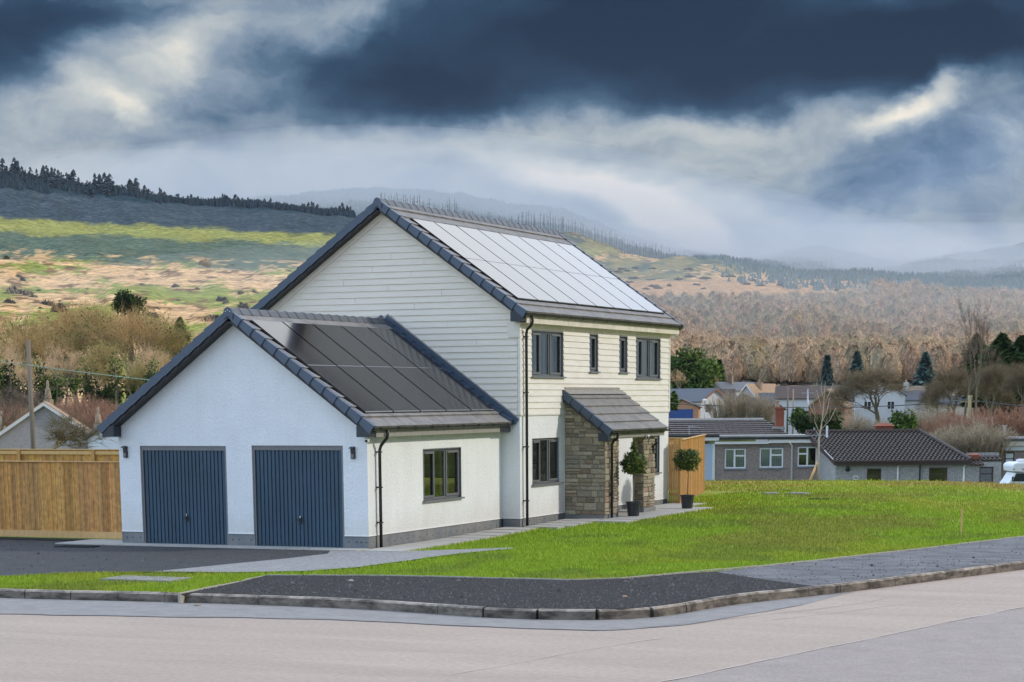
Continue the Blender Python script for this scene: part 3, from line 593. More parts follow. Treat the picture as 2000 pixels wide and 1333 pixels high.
def chips():
    rs = np.random.RandomState(21); n = 26000; xs = rs.uniform(-40, 2040, n); ys = rs.uniform(1040, 1195, n); V = []; C = []
    d = (_f[None]+_r[None]*((xs-1000)/FPX)[:, None]+_u[None]*((PY-ys)/FPX)[:, None]); t = (-0.07-CAM[2])/d[:, 2]; X = CAM[0]+d[:, 0]*t; Y = CAM[1]+d[:, 1]*t
    okd = inpoly(dark_poly, X, Y); ok = okd | (inpoly(light_poly, X, Y) & (rs.rand(n) < 0.25)) | (inpoly(drive, X, Y) & (rs.rand(n) < 0.3))
    X = X[ok]; Y = Y[ok]; n = len(X); Z = np.array([h(a, b) for a, b in zip(X, Y)])+0.016; s_ = rs.uniform(0.008, 0.026, n)*(1+(rs.rand(n) < 0.02)*1.2); a = rs.uniform(0, 6.28, n)
    P = np.zeros((n, 4, 3)); 
    for k in range(3): P[:, k] = np.c_[X+s_*np.cos(a+2.09*k), Y+s_*np.sin(a+2.09*k), Z-0.002]
    P[:, 3] = np.c_[X, Y, Z+s_*0.9]; F = np.concatenate([np.arange(n)[:, None]*4+np.array(q)[None] for q in ((0, 1, 3), (1, 2, 3), (2, 0, 3))]); c = rs.uniform(0.012, 0.14, n); c = np.tile((c[:, None]*np.array([1.0, 0.93, 0.86])), (3, 1))
    o = obj('loose_grit', npmesh('loose_grit', P.reshape(-1, 3), F, 'grit', c)); tag(o, 'loose grit scattered over the dark tarmac', 'grit', kind='stuff')
# grass blades
def inpoly(poly, x, y):
    P = np.array(poly); c = np.zeros(len(x), bool); j = len(P)-1
    for i in range(len(P)):
        xi, yi = P[i]; xj, yj = P[j]
        cond = ((yi > y) != (yj > y)) & (x < (xj-xi)*(y-yi)/(yj-yi+1e-12)+xi); c ^= cond; j = i
    return c
def build_grass():
    rs = np.random.RandomState(3); n = 500000
    # sample uniformly in (column, inverse distance)
    xs = rs.uniform(-160, 2360, n); ys = 938+(rs.uniform(0, 1, n)**0.8)*222
    d = (_f[None]+_r[None]*((xs-1000)/FPX)[:, None]+_u[None]*((PY-ys)/FPX)[:, None])
    t = (0.02-CAM[2])/d[:, 2]; X = CAM[0]+d[:, 0]*t; Y = CAM[1]+d[:, 1]*t
    ok = inpoly(lawn_poly, X, Y)
    for hp in (dark_poly, light_poly, drive, pav): ok &= ~inpoly(hp, X, Y)
    ok &= ~((X > -7.7) & (X < 0.14) & (Y > -0.7) & (Y < 7.3)); ok &= ~((X < 1.04) & (X > -0.1) & (Y > -0.65) & (Y < 7.2)); ok &= ~((X < 0.5) & (Y > 1) & (Y < 18.3))
    ok &= ~((X < 1.62) & (Y > 7.1) & (Y < 18.4)); ok &= ~((X < 2.5) & (X > 1.0) & (Y > 9.2) & (Y < 16.2)); ok &= ~((X < 0) & (Y > 0.2) & (Y < 27))
    X = X[ok]; Y = Y[ok]; n = len(X); Z = np.array([h(a, b) for a, b in zip(X, Y)])
    dist = np.hypot(X-CAM[0], Y-CAM[1]); sc = dist/40
    hg = rs.uniform(0.025, 0.06, n)*(0.8+0.3*sc); w = rs.uniform(0.006, 0.014, n)*sc; a = rs.uniform(0, 6.28, n); lean = rs.normal(0, 0.02, (n, 2))
    V = np.zeros((n, 3, 3)); V[:, 0] = np.c_[X-np.cos(a)*w, Y-np.sin(a)*w, Z-0.01]; V[:, 1] = np.c_[X+np.cos(a)*w, Y+np.sin(a)*w, Z-0.01]; V[:, 2] = np.c_[X+lean[:, 0], Y+lean[:, 1], Z+hg]
    C = np.array([lawn_col(a_, b_) for a_, b_ in zip(X, Y)])*rs.uniform(0.85, 1.3, n)[:, None]
    C[:, 0] *= rs.uniform(0.9, 1.15, n)
    me = npmesh('grass', V.reshape(-1, 3), np.arange(3*n).reshape(-1, 3), 'grassb', C)
    o = obj('grass', me); tag(o, 'short bright green grass of the front lawn', 'grass', kind='stuff')
build_grass()
chips()
# ================================================================ THE HOUSE
D_ = 0.4676; WG = 6.21; LGY = 7.23; YE = 18.25; HP = 0.288; HC = 2.78; XC = -3.108
house = thing('detached_house', 'white and cream clad house with attached double garage and solar panels on both roofs', 'house')
def wall(mb, ax, c, a0, a1, z0, z1, holes, rev, sgn, top=None):
    """wall on plane ax=c spanned a,z; holes (a0,a1,z0,z1); rev = reveal depth inwards (-sgn); top(a) optional sloping top"""
    A = sorted({a0, a1, *[q for hh in holes for q in hh[:2]]}|({XC} if top and a0 < XC < a1 else set())); Z = sorted({z0, z1, *[q for hh in holes for q in hh[2:]]})
    P = (lambda a, z, d=0: (c-sgn*d, a, z)) if ax == 0 else (lambda a, z, d=0: (a, c-sgn*d, z))
    for i in range(len(A)-1):
        for j in range(len(Z)-1):
            ac, zc = (A[i]+A[i+1])/2, (Z[j]+Z[j+1])/2
            if any(hh[0] < ac < hh[1] and hh[2] < zc < hh[3] for hh in holes): continue
            mb.quad(P(A[i], Z[j]), P(A[i+1], Z[j]), P(A[i+1], Z[j+1]), P(A[i], Z[j+1]))
        if top: mb.quad(P(A[i], z1), P(A[i+1], z1), P(A[i+1], top(A[i+1])), P(A[i], top(A[i])))
    for (b0, b1, y0, y1) in holes:
        mb.quad(P(b0, y0), P(b0, y1), P(b0, y1, rev), P(b0, y0, rev)); mb.quad(P(b1, y0), P(b1, y1), P(b1, y1, rev), P(b1, y0, rev))
        mb.quad(P(b0, y1), P(b1, y1), P(b1, y1, rev), P(b0, y1, rev))
        if y0 > z0+0.01: mb.quad(P(b0, y0), P(b1, y0), P(b1, y0, rev), P(b0, y0, rev))
SG = 0.7273; ZGR = 5.067; gtop = lambda a, off=0.235: ZGR-off-SG*abs(a-XC)
SM = 0.70; ZMR = 7.911; mtop = lambda a, off=0.20: ZMR-off-SM*abs(a-XC)
DOORS = [(-5.66, -3.455, -0.25, 2.19), (-2.81, -0.58, -0.25, 2.205)]
WGH = [(2.75, 4.79, 0.92, 2.06)]
b = MB(); wall(b, 1, 0.0, -WG, 0, HP, 2.56, [(p[0], p[1], HP, p[3]) for p in DOORS], 0.12, -1, top=gtop)
wall(b, 0, 0.0, 0, LGY, HP, 2.58, WGH, 0.13, 1); b.quad((-WG, 0, -.2), (-WG, LGY, -.2), (-WG, LGY, 2.58), (-WG, 0, 2.58))
b.build('garage_wall', 'render', house)
WL = [(8.0, 9.86, 1.08, 2.2), (15.75, 17.46, 1.07, 2.13)]
b = MB(); wall(b, 0, D_, LGY, YE, HP+0.01, HC, WL, 0.12, 1); b.quad((0, LGY, HP), (D_, LGY, HP), (D_, LGY, HC), (0, LGY, HC))
b.quad((D_, YE, -.2), (XC-3.578, YE, -.2), (XC-3.578, YE, 5.2), (D_, YE, 5.2)); b.quad((XC-3.578, LGY, -.2), (XC-3.578, YE, -.2), (XC-3.578, YE, 5.2), (XC-3.578, LGY, 5.2))
b.quad((XC-3.578, LGY, -.2), (-WG+0.0, LGY, -.2), (-WG, LGY, 5.2), (XC-3.578, LGY, 5.2))
b.build('lower_wall', 'render', house)
# drip bead at the bottom of the render
for bb in [(a0, a1+0.012, -0.014, 0.0, HP-0.002, HP+0.02) for a0, a1 in ((-WG, -5.66), (-3.455, -2.81), (-0.58, 0.0))]+[(0.0, 0.013, 0, LGY, HP-0.002, HP+0.02), (0.013, D_, LGY-0.013, LGY, HP, HP+0.02), (D_, D_+0.013, LGY-0.013, 10.15, HP, HP+0.02), (D_, D_+0.013, 11.2, YE, HP, HP+0.02)]:
    b = MB(); b.box(*bb); b.build('render_bead', 'white', house)
# plinth
for a0, a1 in ((-WG+0.01, -5.64), (-3.475, -2.79), (-0.60, -0.012)): b = MB(); b.box(a0, a1, 0.012, 0.16, -0.3, HP-0.003); b.build('plinth', 'plinth', house)
b = MB()
yy = 0.02
while yy < LGY-0.02:
    y2 = min(yy+0.98, LGY-0.02); b.box(-0.012-0.1, -0.010, yy, y2-0.008, -0.3, HP-0.003); yy += 0.98
b.build('plinth', 'plinth', house); b = MB(); b.box(0.0, D_-0.012, LGY+0.012, LGY+0.1, -0.3, HP-0.003); b.build('plinth', 'plinth', house); b = MB()
yy = LGY+0.103
while yy < YE-0.02:
    y2 = min(yy+0.98, YE-0.01); b.box(D_-0.1, D_-0.012, yy, y2-0.008, -0.3, HP+0.006); yy += 0.98
b.build('plinth', 'plinth', house)
b = MB()
for yy in np.arange(0.25, LGY, 0.33): b.box(-0.012, -0.004, yy, yy+0.022, 0.13+0.02*math.sin(yy*9), 0.152+0.02*math.sin(yy*9))
for xx in (-6.1, -5.95, -5.75, -3.36, -3.2, -2.9, -0.5, -0.3, -0.2, -0.08): b.box(xx, xx+0.022, 0.002, 0.012, 0.15, 0.172)
for yy in list(np.arange(7.5, 10.1, 0.33))+list(np.arange(14.6, 18.2, 0.33)): b.box(D_-0.012, D_-0.004, yy, yy+0.022, 0.2, 0.222)
b.build('plinth_bolts', 'black', house)
# cladding: front
WU = [(7.95, 10.04, 3.70, 4.80), (11.87, 12.50, 3.85, 4.80), (14.10, 14.74, 3.85, 4.80), (15.42, 17.46, 3.70, 4.80)]
b = MB(); zz = HC; EX = 0.1505
def board(y0, y1, z0, z1):
    b.add([(D_, y0, z0), (D_+0.034, y0, z0), (D_+0.012, y0, z1), (D_, y0, z1), (D_, y1, z0), (D_+0.034, y1, z0), (D_+0.012, y1, z1), (D_, y1, z1)],
          [(0, 1, 2, 3)[::-1], (4, 5, 6, 7), (0, 4, 5, 1)[::-1], (1, 5, 6, 2)[::-1], (2, 6, 7, 3)[::-1], (0, 3, 7, 4)[::-1]])
k = 0
while zz < 4.82-0.02:
    z1 = min(zz+EX, 4.825)
    segs = [(LGY+0.07, YE-0.06)]
    for (h0, h1, q0, q1) in WU:
        if q0-0.03 < (zz+z1)/2 < q1+0.01 and q0 < z1-0.02:
            ns = []
            for s0, s1 in segs:
                if s0 < h0 < s1: ns.append((s0, h0-0.005)); ns.append((h1+0.005, s1))
                else: ns.append((s0, s1))
            segs = ns
    for s0, s1 in segs:
        if s1-s0 > 5:
            c = s0+(s1-s0)*((k*0.37) % 0.6+0.2); board(s0, c-0.003, zz, z1); board(c+0.003, s1, zz, z1)
        else: board(s0, s1, zz, z1)
    zz = z1; k += 1
b.build('cladding', 'clad', house)
b = MB(); wall(b, 0, D_-0.002, LGY, YE, HC-0.02, 5.3, WU, 0.12, 1); b.box(D_-0.05, D_+0.03, LGY, YE, HC-0.02, HC-0.004); b.build('cladding_backing', 'clad', house)
b = MB(); b.box(D_-0.02, D_+0.036, LGY-0.036, LGY+0.065, HC, 5.12); b.build('corner_trim', 'clad', house); b = MB(); b.box(D_-0.02, D_+0.036, YE-0.055, YE+0.03, HC, 5.12)
b.build('corner_trim', 'clad', house)
b = MB(); b.box(D_, D_+0.03, LGY+0.07, 13.1, 4.83, 5.10); b.box(D_, D_+0.03, 13.11, YE-0.06, 4.83, 5.10); b.build('frieze_board', 'trim', house)
# cladding: gable
b = MB(); zz = HC; k = 0; zap = 7.51
while zz < zap-0.04:
    z1 = zz+EX
    hw0 = min(3.578, (zap-zz)/SM); hw1 = min(3.578, max(0.02, (zap-z1)/SM)); y0, y1 = LGY-0.032, LGY-0.010
    xs0 = [XC-hw0, XC+hw0-(0.05 if hw0 >= 3.578 else 0)]; xs1 = [XC-hw1, XC+hw1-(0.05 if hw1 >= 3.578 else 0)]
    cuts = [] if hw0 < 1.2 else [xs0[0]+(xs0[1]-xs0[0])*((k*0.43+0.17) % 0.7+0.15)]
    pts0 = [xs0[0]]+[q for c in cuts for q in (c-0.0035, c+0.0035)]+[xs0[1]]; pts1 = [xs1[0]]+[min(max(q, xs1[0]), xs1[1]) for c in cuts for q in (c-0.0035, c+0.0035)]+[xs1[1]]
    for i in range(0, len(pts0), 2):
        A0, A1, B0, B1 = pts0[i], pts0[i+1], pts1[i], pts1[i+1]
        b.add([(A0, LGY, zz), (A1, LGY, zz), (A1, y0, zz), (A0, y0, zz), (B0, LGY, z1), (B1, LGY, z1), (B1, y1, z1), (B0, y1, z1)],
              [(0, 1, 2, 3)[::-1], (4, 5, 6, 7), (3, 2, 6, 7)[::-1][::-1], (0, 3, 7, 4)[::-1], (1, 2, 6, 5)])
    zz = z1; k += 1
b.build('cladding', 'cladg', house, label='cream cladding of the shaded gable wall')
b = MB(); b.prism([(XC-3.578, LGY-0.004, HC-0.02), (XC+3.57, LGY-0.004, HC-0.02), (XC+3.57, LGY-0.004, mtop(XC+3.57)), (XC, LGY-0.004, mtop(XC)), (XC-3.578, LGY-0.004, mtop(XC-3.578))], (0, 0.1, 0)); b.build('gable_wall', 'cladg', house)
b = MB()
for s in (1, -1):
    P = [(XC, mtop(XC, 0.19)), (XC+s*3.62, mtop(XC+s*3.62, 0.19)), (XC+s*3.62, mtop(XC+s*3.62, 0.40)), (XC, mtop(XC, 0.40))]
    b.prism([(x, LGY-0.005, z) for x, z in P], (0, -0.045, 0))
b.box(XC+3.578-0.28, XC+3.578+0.035, LGY-0.052, LGY-0.037, 4.62, 5.0)
b.build('rake_trim', 'cladg', house)
# roofs
def slope(mb_list, x_e, z_e, x_r, z_r, y0, y1, courses, tw, kind):
    pass
def roof_side(xe, ze, xr, zr, y0, y1, gauge, tw, parent, tiles=True, thick=0.17, name='roof_slope'):
    e = np.array([xe, 0, ze]); r = np.array([xr, 0, zr]); L_ = np.linalg.norm(r-e); u = (r-e)/L_; n = np.array([-u[2], 0, u[0]])
    if n[2] < 0: n = -n
    sl = MB(); o = e-n*(thick+0.028); sl.obox(o+np.array([0, y0+0.01, 0]), u*L_, np.array([0, y1-y0-0.02, 0]), n*thick)
    rf = sl.build(name, 'black', parent)
    if tiles:
        tb = MB(); nc = round(L_/gauge); g = L_/nc; nt_ = round((y1-y0)/tw); w = (y1-y0)/nt_
        for c in range(nc):
            sh = 0.5*w*(c % 2)
            edges = [y0]+[y0+w*i+sh for i in range(0 if sh else 1, nt_)]+[y1]
            for a, bb in zip(edges[:-1], edges[1:]):
                if bb-a < 0.02: continue
                j = rnd.uniform(-0.002, 0.002)
                p = e+u*(c*g-0.012); l = min(g+0.02, L_-c*g+0.012)
                P = [p-n*0.026+n*j, p+n*(0.028+j), p+u*l+n*(-0.010), p+u*l-n*0.03]
                tb.prism([(q[0], a+0.003, q[2]) for q in P], (0, bb-a-0.006, 0))
        tb.build('roof_tiles', 'tile', rf)
    return rf, e, u, n, L_
MXE, MZE = 0.7546, 5.206; Y0M, Y1M = 6.93, 18.55
rm, em, um, nm_, Lm_ = roof_side(MXE, MZE, XC, ZMR, Y0M, Y1M, 0.345, 0.33, house)
roof_side(2*XC-MXE, MZE, XC-0.001, ZMR, Y0M, Y1M, 0.345, 0.66, house)
GXE, GZE = 0.287, 2.602; Y0G, Y1G = -0.30, LGY-0.04
rg, eg, ug, ng_, Lg_ = roof_side(GXE, GZE, XC, ZGR, Y0G, Y1G, 0.345, 0.33, house)
roof_side(2*XC-GXE, GZE, XC-0.001, ZGR, Y0G, Y1G, 0.345, 0.66, house)
# verge caps (dry verge units)
def verge(e, u, n, L_, y, parent, sgn=-1, m='verge', gauge=0.345):
    nc = round(L_/gauge); g = L_/nc; b = MB()
    for c in range(nc):
        p = e+u*(c*g-0.03); q = e+u*(c*g+g+0.015)
        if c == nc-1: q = e+u*(L_)
        o0, o1 = 0.028, 0.0      # flare of the lower end
        for (ya, yb, t0, t1, b0, b1) in ((y+sgn*(0.012+o0), y+sgn*0.0, 0.045, 0.022, 0.150, 0.118),):
            A = [p+n*t0, p-n*b0, q-n*b1, q+n*t1]
            F_ = [np.array([v[0], y+sgn*(0.012+(o0 if i < 2 else 0)), v[2]]) for i, v in enumerate(A)]
            B_ = [np.array([v[0], y+(-sgn)*0.03, v[2]]) for v in A]
            b.add(F_+B_, [(0, 1, 2, 3), (7, 6, 5, 4), (0, 4, 5, 1), (1, 5, 6, 2), (2, 6, 7, 3), (3, 7, 4, 0)])
            T = [p+n*t0, p+n*(t0-0.02), q+n*(t1-0.02), q+n*t1]
            b.prism([(v[0], y-sgn*0.03, v[2]) for v in T], (0, -sgn*0.075, 0))
    b.build('verge_cap', m, parent)
def rev(e, u): return np.array([2*XC-e[0], e[1], e[2]]), np.array([-u[0], u[1], u[2]])
e2, u2 = rev(em, um); n2 = np.array([-nm_[0], 0, nm_[2]]); verge(em, um, nm_, Lm_, Y0M, house); verge(e2, u2, n2, Lm_, Y0M, house); verge(em, um, nm_, Lm_, Y1M, house, 1)
e3, u3 = rev(eg, ug); n3 = np.array([-ng_[0], 0, ng_[2]]); verge(eg, ug, ng_, Lg_, Y0G, house); verge(e3, u3, n3, Lg_, Y0G, house)
# ridge tiles
def ridge(y0, y1, zr, m, w=0.13, drop=0.075, step=0.42):
    b = MB(); y = y0; n = round((y1-y0)/step); st = (y1-y0)/n
    for i in range(n):
        a = y0+i*st; P = [(-w-0.012, -drop), (-w*0.45, 0.052), (0, 0.068), (w*0.45, 0.052), (w+0.012, -drop), (w-0.01, -drop-0.01), (0, 0.02), (-w+0.01, -drop-0.01)]
        b.prism([(XC+x, a, zr+z) for x, z in P], (0, st-0.01, 0))
        P2 = [(x*1.06, z+0.012) for x, z in P]; b.prism([(XC+x, a+st-0.06, zr+z) for x, z in P2], (0, 0.055, 0))
    b.build('ridge_tiles', m, house)
ridge(Y0M-0.02, Y1M, ZMR-0.01, 'ridge'); ridge(Y0G-0.02, Y1G, ZGR-0.01, 'ridge')
for y, zr, sg in ((Y0M-0.045, ZMR, SM), (Y0G-0.045, ZGR, SG)):
    b = MB(); b.prism([(XC-0.13, y, zr-0.09), (XC-0.07, y, zr+0.045), (XC, y, zr+0.075), (XC+0.07, y, zr+0.045), (XC+0.13, y, zr-0.09), (XC+0.11, y, zr-0.19), (XC, y, zr-0.12), (XC-0.11, y, zr-0.19)], (0, 0.05, 0)); b.build('ridge_end_cap', 'verge', house)
b = MB()
for dx, dz in ((-0.05, 0.0), (0, 0.03), (0.05, 0.0)): b.box(XC+dx-0.008, XC+dx+0.008, Y0G-0.053, Y0G-0.045, ZGR-0.03+dz, ZGR-0.014+dz)
b.build('cap_screws', 'white', house)
# soffits/box ends, fascias
for bx_ in ((-0.09, 0.21, -0.31, -0.02, 2.39, 2.62), (2*XC-0.21, 2*XC+0.09, -0.31, -0.02, 2.39, 2.62), (XC+3.578-0.10, 0.66, 6.92, 7.17, 4.98, 5.22), (2*XC-0.66, XC-3.578+0.10, 6.92, 7.17, 4.98, 5.22)):
    b = MB(); b.box(*bx_); b.build('eave_box', 'boxdark', house)
b = MB(); b.box(0.005, 0.22, -0.02, 7.05, 2.385, 2.40); b.build('garage_soffit', 'black', house)
b = MB()
for y0, y1 in ((0.0, 2.28), (2.29, 5.1), (5.11, 7.1)): b.box(0.20, 0.225, y0, y1, 2.385, 2.57)
b.build('fascia', 'fascia_g', house, label='grey fascia of the garage eave')
b = MB(); b.box(0.225, 0.235, 6.6, 7.2, 2.37, 2.56); b.build('fascia_end', 'blackpl', house)
b = MB()
for y0, y1 in ((7.18, 13.0), (13.01, 18.5)): b.box(0.66, 0.685, y0, y1, 4.95, 5.14)
b.box(D_, 0.66, 7.18, 18.5, 4.95, 4.962); b.box(0.5, 0.684, 18.5, 18.52, 4.95, 5.14)
b.build('fascia', 'trim', house, label='cream fascia of the main eave')
def gutter(x, y0, y1, z, r, name='gutter'):
    b = MB(); n = 8; P = []
    for k in range(n+1): g = math.pi+math.pi*k/n; P.append((x+r*math.cos(g), z+r*math.sin(g)))
    Q = [(x+(r-0.006)*math.cos(math.pi+math.pi*k/n), z+(r-0.006)*math.sin(math.pi+math.pi*k/n)) for k in range(n, -1, -1)]
    b.prism([(a, y0, c) for a, c in P+Q], (0, y1-y0, 0)); b.prism([(a, y0-0.004, c) for a, c in P], (0, 0.004, 0)); b.prism([(a, y1, c) for a, c in P], (0, 0.004, 0))
    g = b.build(name, 'blackpl', house); b = MB(); yy = y0+0.3
    while yy < y1:
        RR = r+0.007; PP = [(x+RR*math.cos(math.pi+math.pi*k/n), z+RR*math.sin(math.pi+math.pi*k/n)) for k in range(n+1)]+[(x+RR, z+0.012), (x-RR, z+0.012)]
        b = MB(); b.prism([(a, yy, c) for a, c in PP], (0, 0.03, 0)); b.build('gutter_bracket', 'blackpl', g); yy += 0.85
gutter(0.29, -0.28, 7.15, 2.575, 0.056); gutter(0.745, 6.95, 18.58, 5.165, 0.06)
def pipe(pts, r=0.034, clips=(), n=10, wallx=0):
    b = MB(); b.tube(pts, r, n); p = b.build('downpipe', 'blackpl', house, smooth=True); b = MB()
    for z in clips: b.box(wallx-0.0, pts[-1][0]+r+0.008, pts[-1][1]-r-0.02, pts[-1][1]+r+0.008, z, z+0.03)
    if clips: b.build('pipe_clip', 'blackpl', p)
pipe([(0.28, 0.42, 2.56), (0.28, 0.42, 2.44), (0.265, 0.42, 2.36), (0.12, 0.42, 2.2), (0.085, 0.42, 2.1), (0.085, 0.42, 0.03)], clips=(2.05, 0.55, 1.3), wallx=0.0)
pipe([(0.735, 7.42, 5.15), (0.735, 7.42, 4.98), (0.70, 7.42, 4.90), (0.585, 7.44, 4.80), (0.56, 7.45, 4.70), (0.56, 7.45, 0.08)], clips=(4.62, 3.3, 2.0, 0.7), wallx=D_)
# garage roof back abutment flashing on gable wall
b = MB()
for i in range(13):
    s0 = i*Lg_/13; p = eg+ug*s0; q = eg+ug*(s0+Lg_/13+0.02); P = [p+ng_*0.0, p+ng_*0.085, q+ng_*0.065, q+ng_*0.0]
    b.prism([(v[0], LGY-0.20, v[2]) for v in P], (0, 0.14, 0))
b.build('abutment_tiles', 'verge', house)
b = MB()
for s in (0, 1):
    e_, u_, n_ = (eg, ug, ng_) if s == 0 else (e3, u3, n3); P = [e_-u_*0.1, e_-u_*0.1+n_*0.17, e_+u_*(Lg_+0.02)+n_*0.17, e_+u_*(Lg_+0.02)]
    b.prism([(v[0], LGY-0.075, v[2]) for v in P], (0, 0.035, 0))
b.build('abutment_flashing', 'verge', house)
b = MB(); P = [eg-ug*0.05+ng_*0.172, eg-ug*0.05+ng_*0.19, eg+ug*(Lg_+0.02)+ng_*0.19, eg+ug*(Lg_+0.02)+ng_*0.172]
b.prism([(v[0], LGY-0.08, v[2]) for v in P], (0, 0.05, 0)); b.build('flashing_strip', 'lead', house)
# solar panels
def panels(e, u, n, xt, xm, xb, ys, lift, cos_):
    def S_(x): return (e[0]-x)/abs(u[0])
    fr = MB(); a0, a1 = S_(xb)-0.02, S_(xt)+0.02; p = e+n*(lift-0.03); 
    fr.obox(p+u*a0+np.array([0, ys[0]-0.02, 0]), u*(a1-a0), np.array([0, ys[-1]-ys[0]+0.04, 0]), n*0.02)
    fr.build('panel_tray', 'tray', house)
    for i in range(len(ys)-1):
        for (x1, x2) in ((xb, xm), (xm, xt)):
            s1, s2 = S_(x1)+0.008, S_(x2)-0.008; b = MB(); o = e+u*s1+n*(lift-0.006)+np.array([0, ys[i]+0.034, 0])
            b.obox(o, u*(s2-s1), np.array([0, ys[i+1]-ys[i]-0.068, 0]), n*0.022); pn = b.build('solar_panel', 'panel', house)
            f = MB(); w = 0.012; W = ys[i+1]-ys[i]-0.068
            o2 = o-n*0.002; f.obox(o2-u*w, u*w, np.array([0, W, 0]), n*0.026); f.obox(o2+u*(s2-s1), u*w, np.array([0, W, 0]), n*0.026); f.obox(o2-u*w-n*0.004, u*(s2-s1+2*w), np.array([0, 0.01, 0]), n*0.02)
            f.build('panel_frame', 'steel' if cos_ else 'frame', pn)
    cme = None
    for y in ys[1:-1]:
        c = MB()
        for k in range(9):
            s_ = a0+(a1-a0)*(k+0.5)/9; o = e+u*s_+n*(lift+0.014)+np.array([0, y-0.02, 0]); c.obox(o, u*0.06, np.array([0, 0.04, 0]), n*0.01)
    c.build('clamp', 'hard', house)
panels(em, um, nm_, -2.475, -1.07, 0.315, [7.42, 8.70, 10.04, 11.39, 12.74, 14.08, 15.45, 16.79, 18.15], 0.035, False)
panels(eg, ug, ng_, -2.775, -1.45, -0.09, [0.04, 1.41, 2.78, 4.16, 5.54, 6.92], 0.035, True)
# garage doors
for (a0, a1, z0, z1) in DOORS:
    f = MB(); f.box(a0, a0+0.055, 0.03, 0.12, 0.0, z1); f.box(a1-0.055, a1, 0.03, 0.12, 0.0, z1); f.box(a0+0.055, a1-0.055, 0.03, 0.12, z1-0.10, z1)
    dr = MB(); x0, x1 = a0+0.06, a1-0.06; n = 22; w = (x1-x0)/n
    P = []
    for i in range(n):
        s = x0+i*w; P += [(s, 0.078), (s+w*0.16, 0.078), (s+w*0.22, 0.056), (s+w*0.94, 0.056)]
    P += [(x1, 0.078)]; P = P+[(x1, 0.10), (x0, 0.10)]
    dr.prism([(x, y, 0.05) for x, y in P], (0, 0, z1-0.155-0.05+0.05)); dr.box(x0, x1, 0.05, 0.11, 0.0, 0.05)
    d = dr.build('garage_door', 'door', house); f.build('door_frame', 'frame', d)
    hb = MB(); xm = (a0+a1)/2+0.02; hb.box(xm-0.035, xm+0.035, 0.035, 0.056, 0.53, 0.68); hb.box(xm-0.07, xm+0.05, 0.01, 0.03, 0.60, 0.63); hb.box(xm-0.012, xm+0.012, 0.015, 0.04, 0.58, 0.64)
    hb.build('handle', 'hard', d, bevel=0.004)
    pl_ = MB(); pl_.box(xm-0.004, xm+0.01, 0.03, 0.036, 0.655, 0.70); pl_.build('lock_plate', 'white', d)
# wall lights by the garage
for x in (-6.03, -0.33):
    b = MB(); b.box(x-0.045, x+0.055, -0.05, 0.0, 1.93, 2.06); b.add([(x-0.055, -0.13, 2.16), (x+0.055, -0.13, 2.16), (x+0.055, -0.03, 2.19), (x-0.055, -0.03, 2.19), (x-0.055, -0.13, 2.145), (x+0.055, -0.13, 2.145), (x+0.055, -0.03, 2.17), (x-0.055, -0.03, 2.17)], [(0, 1, 2, 3), (7, 6, 5, 4), (0, 4, 5, 1), (1, 5, 6, 2), (2, 6, 7, 3), (3, 7, 4, 0)])
    b.box(x-0.05, x+0.05, -0.05, -0.0, 2.06, 2.185)
    w_ = b.build('wall_light', 'blackpl', house, bevel=0.008); g = MB(); g.box(x-0.03, x+0.03, -0.055, -0.05, 1.95, 2.03); g.build('lamp_glass', 'frame', w_)
# security cameras
def seccam(p, facing=(0, -1)):
    b = MB(); b.lathe([(0.055, 0.0), (0.055, -0.03), (0.048, -0.07), (0.03, -0.10), (0.005, -0.11)], (p[0], p[1], p[2]), 14); c = b.build('security_camera', 'white', house, smooth=True)
    l = MB(); l.lathe([(0.001, 0.02), (0.028, 0.012), (0.032, -0.01), (0.02, -0.03), (0.001, -0.035)], (p[0]+facing[0]*0.035, p[1]+facing[1]*0.045, p[2]-0.06), 10); l.build('lens', 'hard', c, smooth=True)
seccam((0.085, -0.16, 2.375)); seccam((0.55, 18.45, 4.95), (0.7, 0.7))
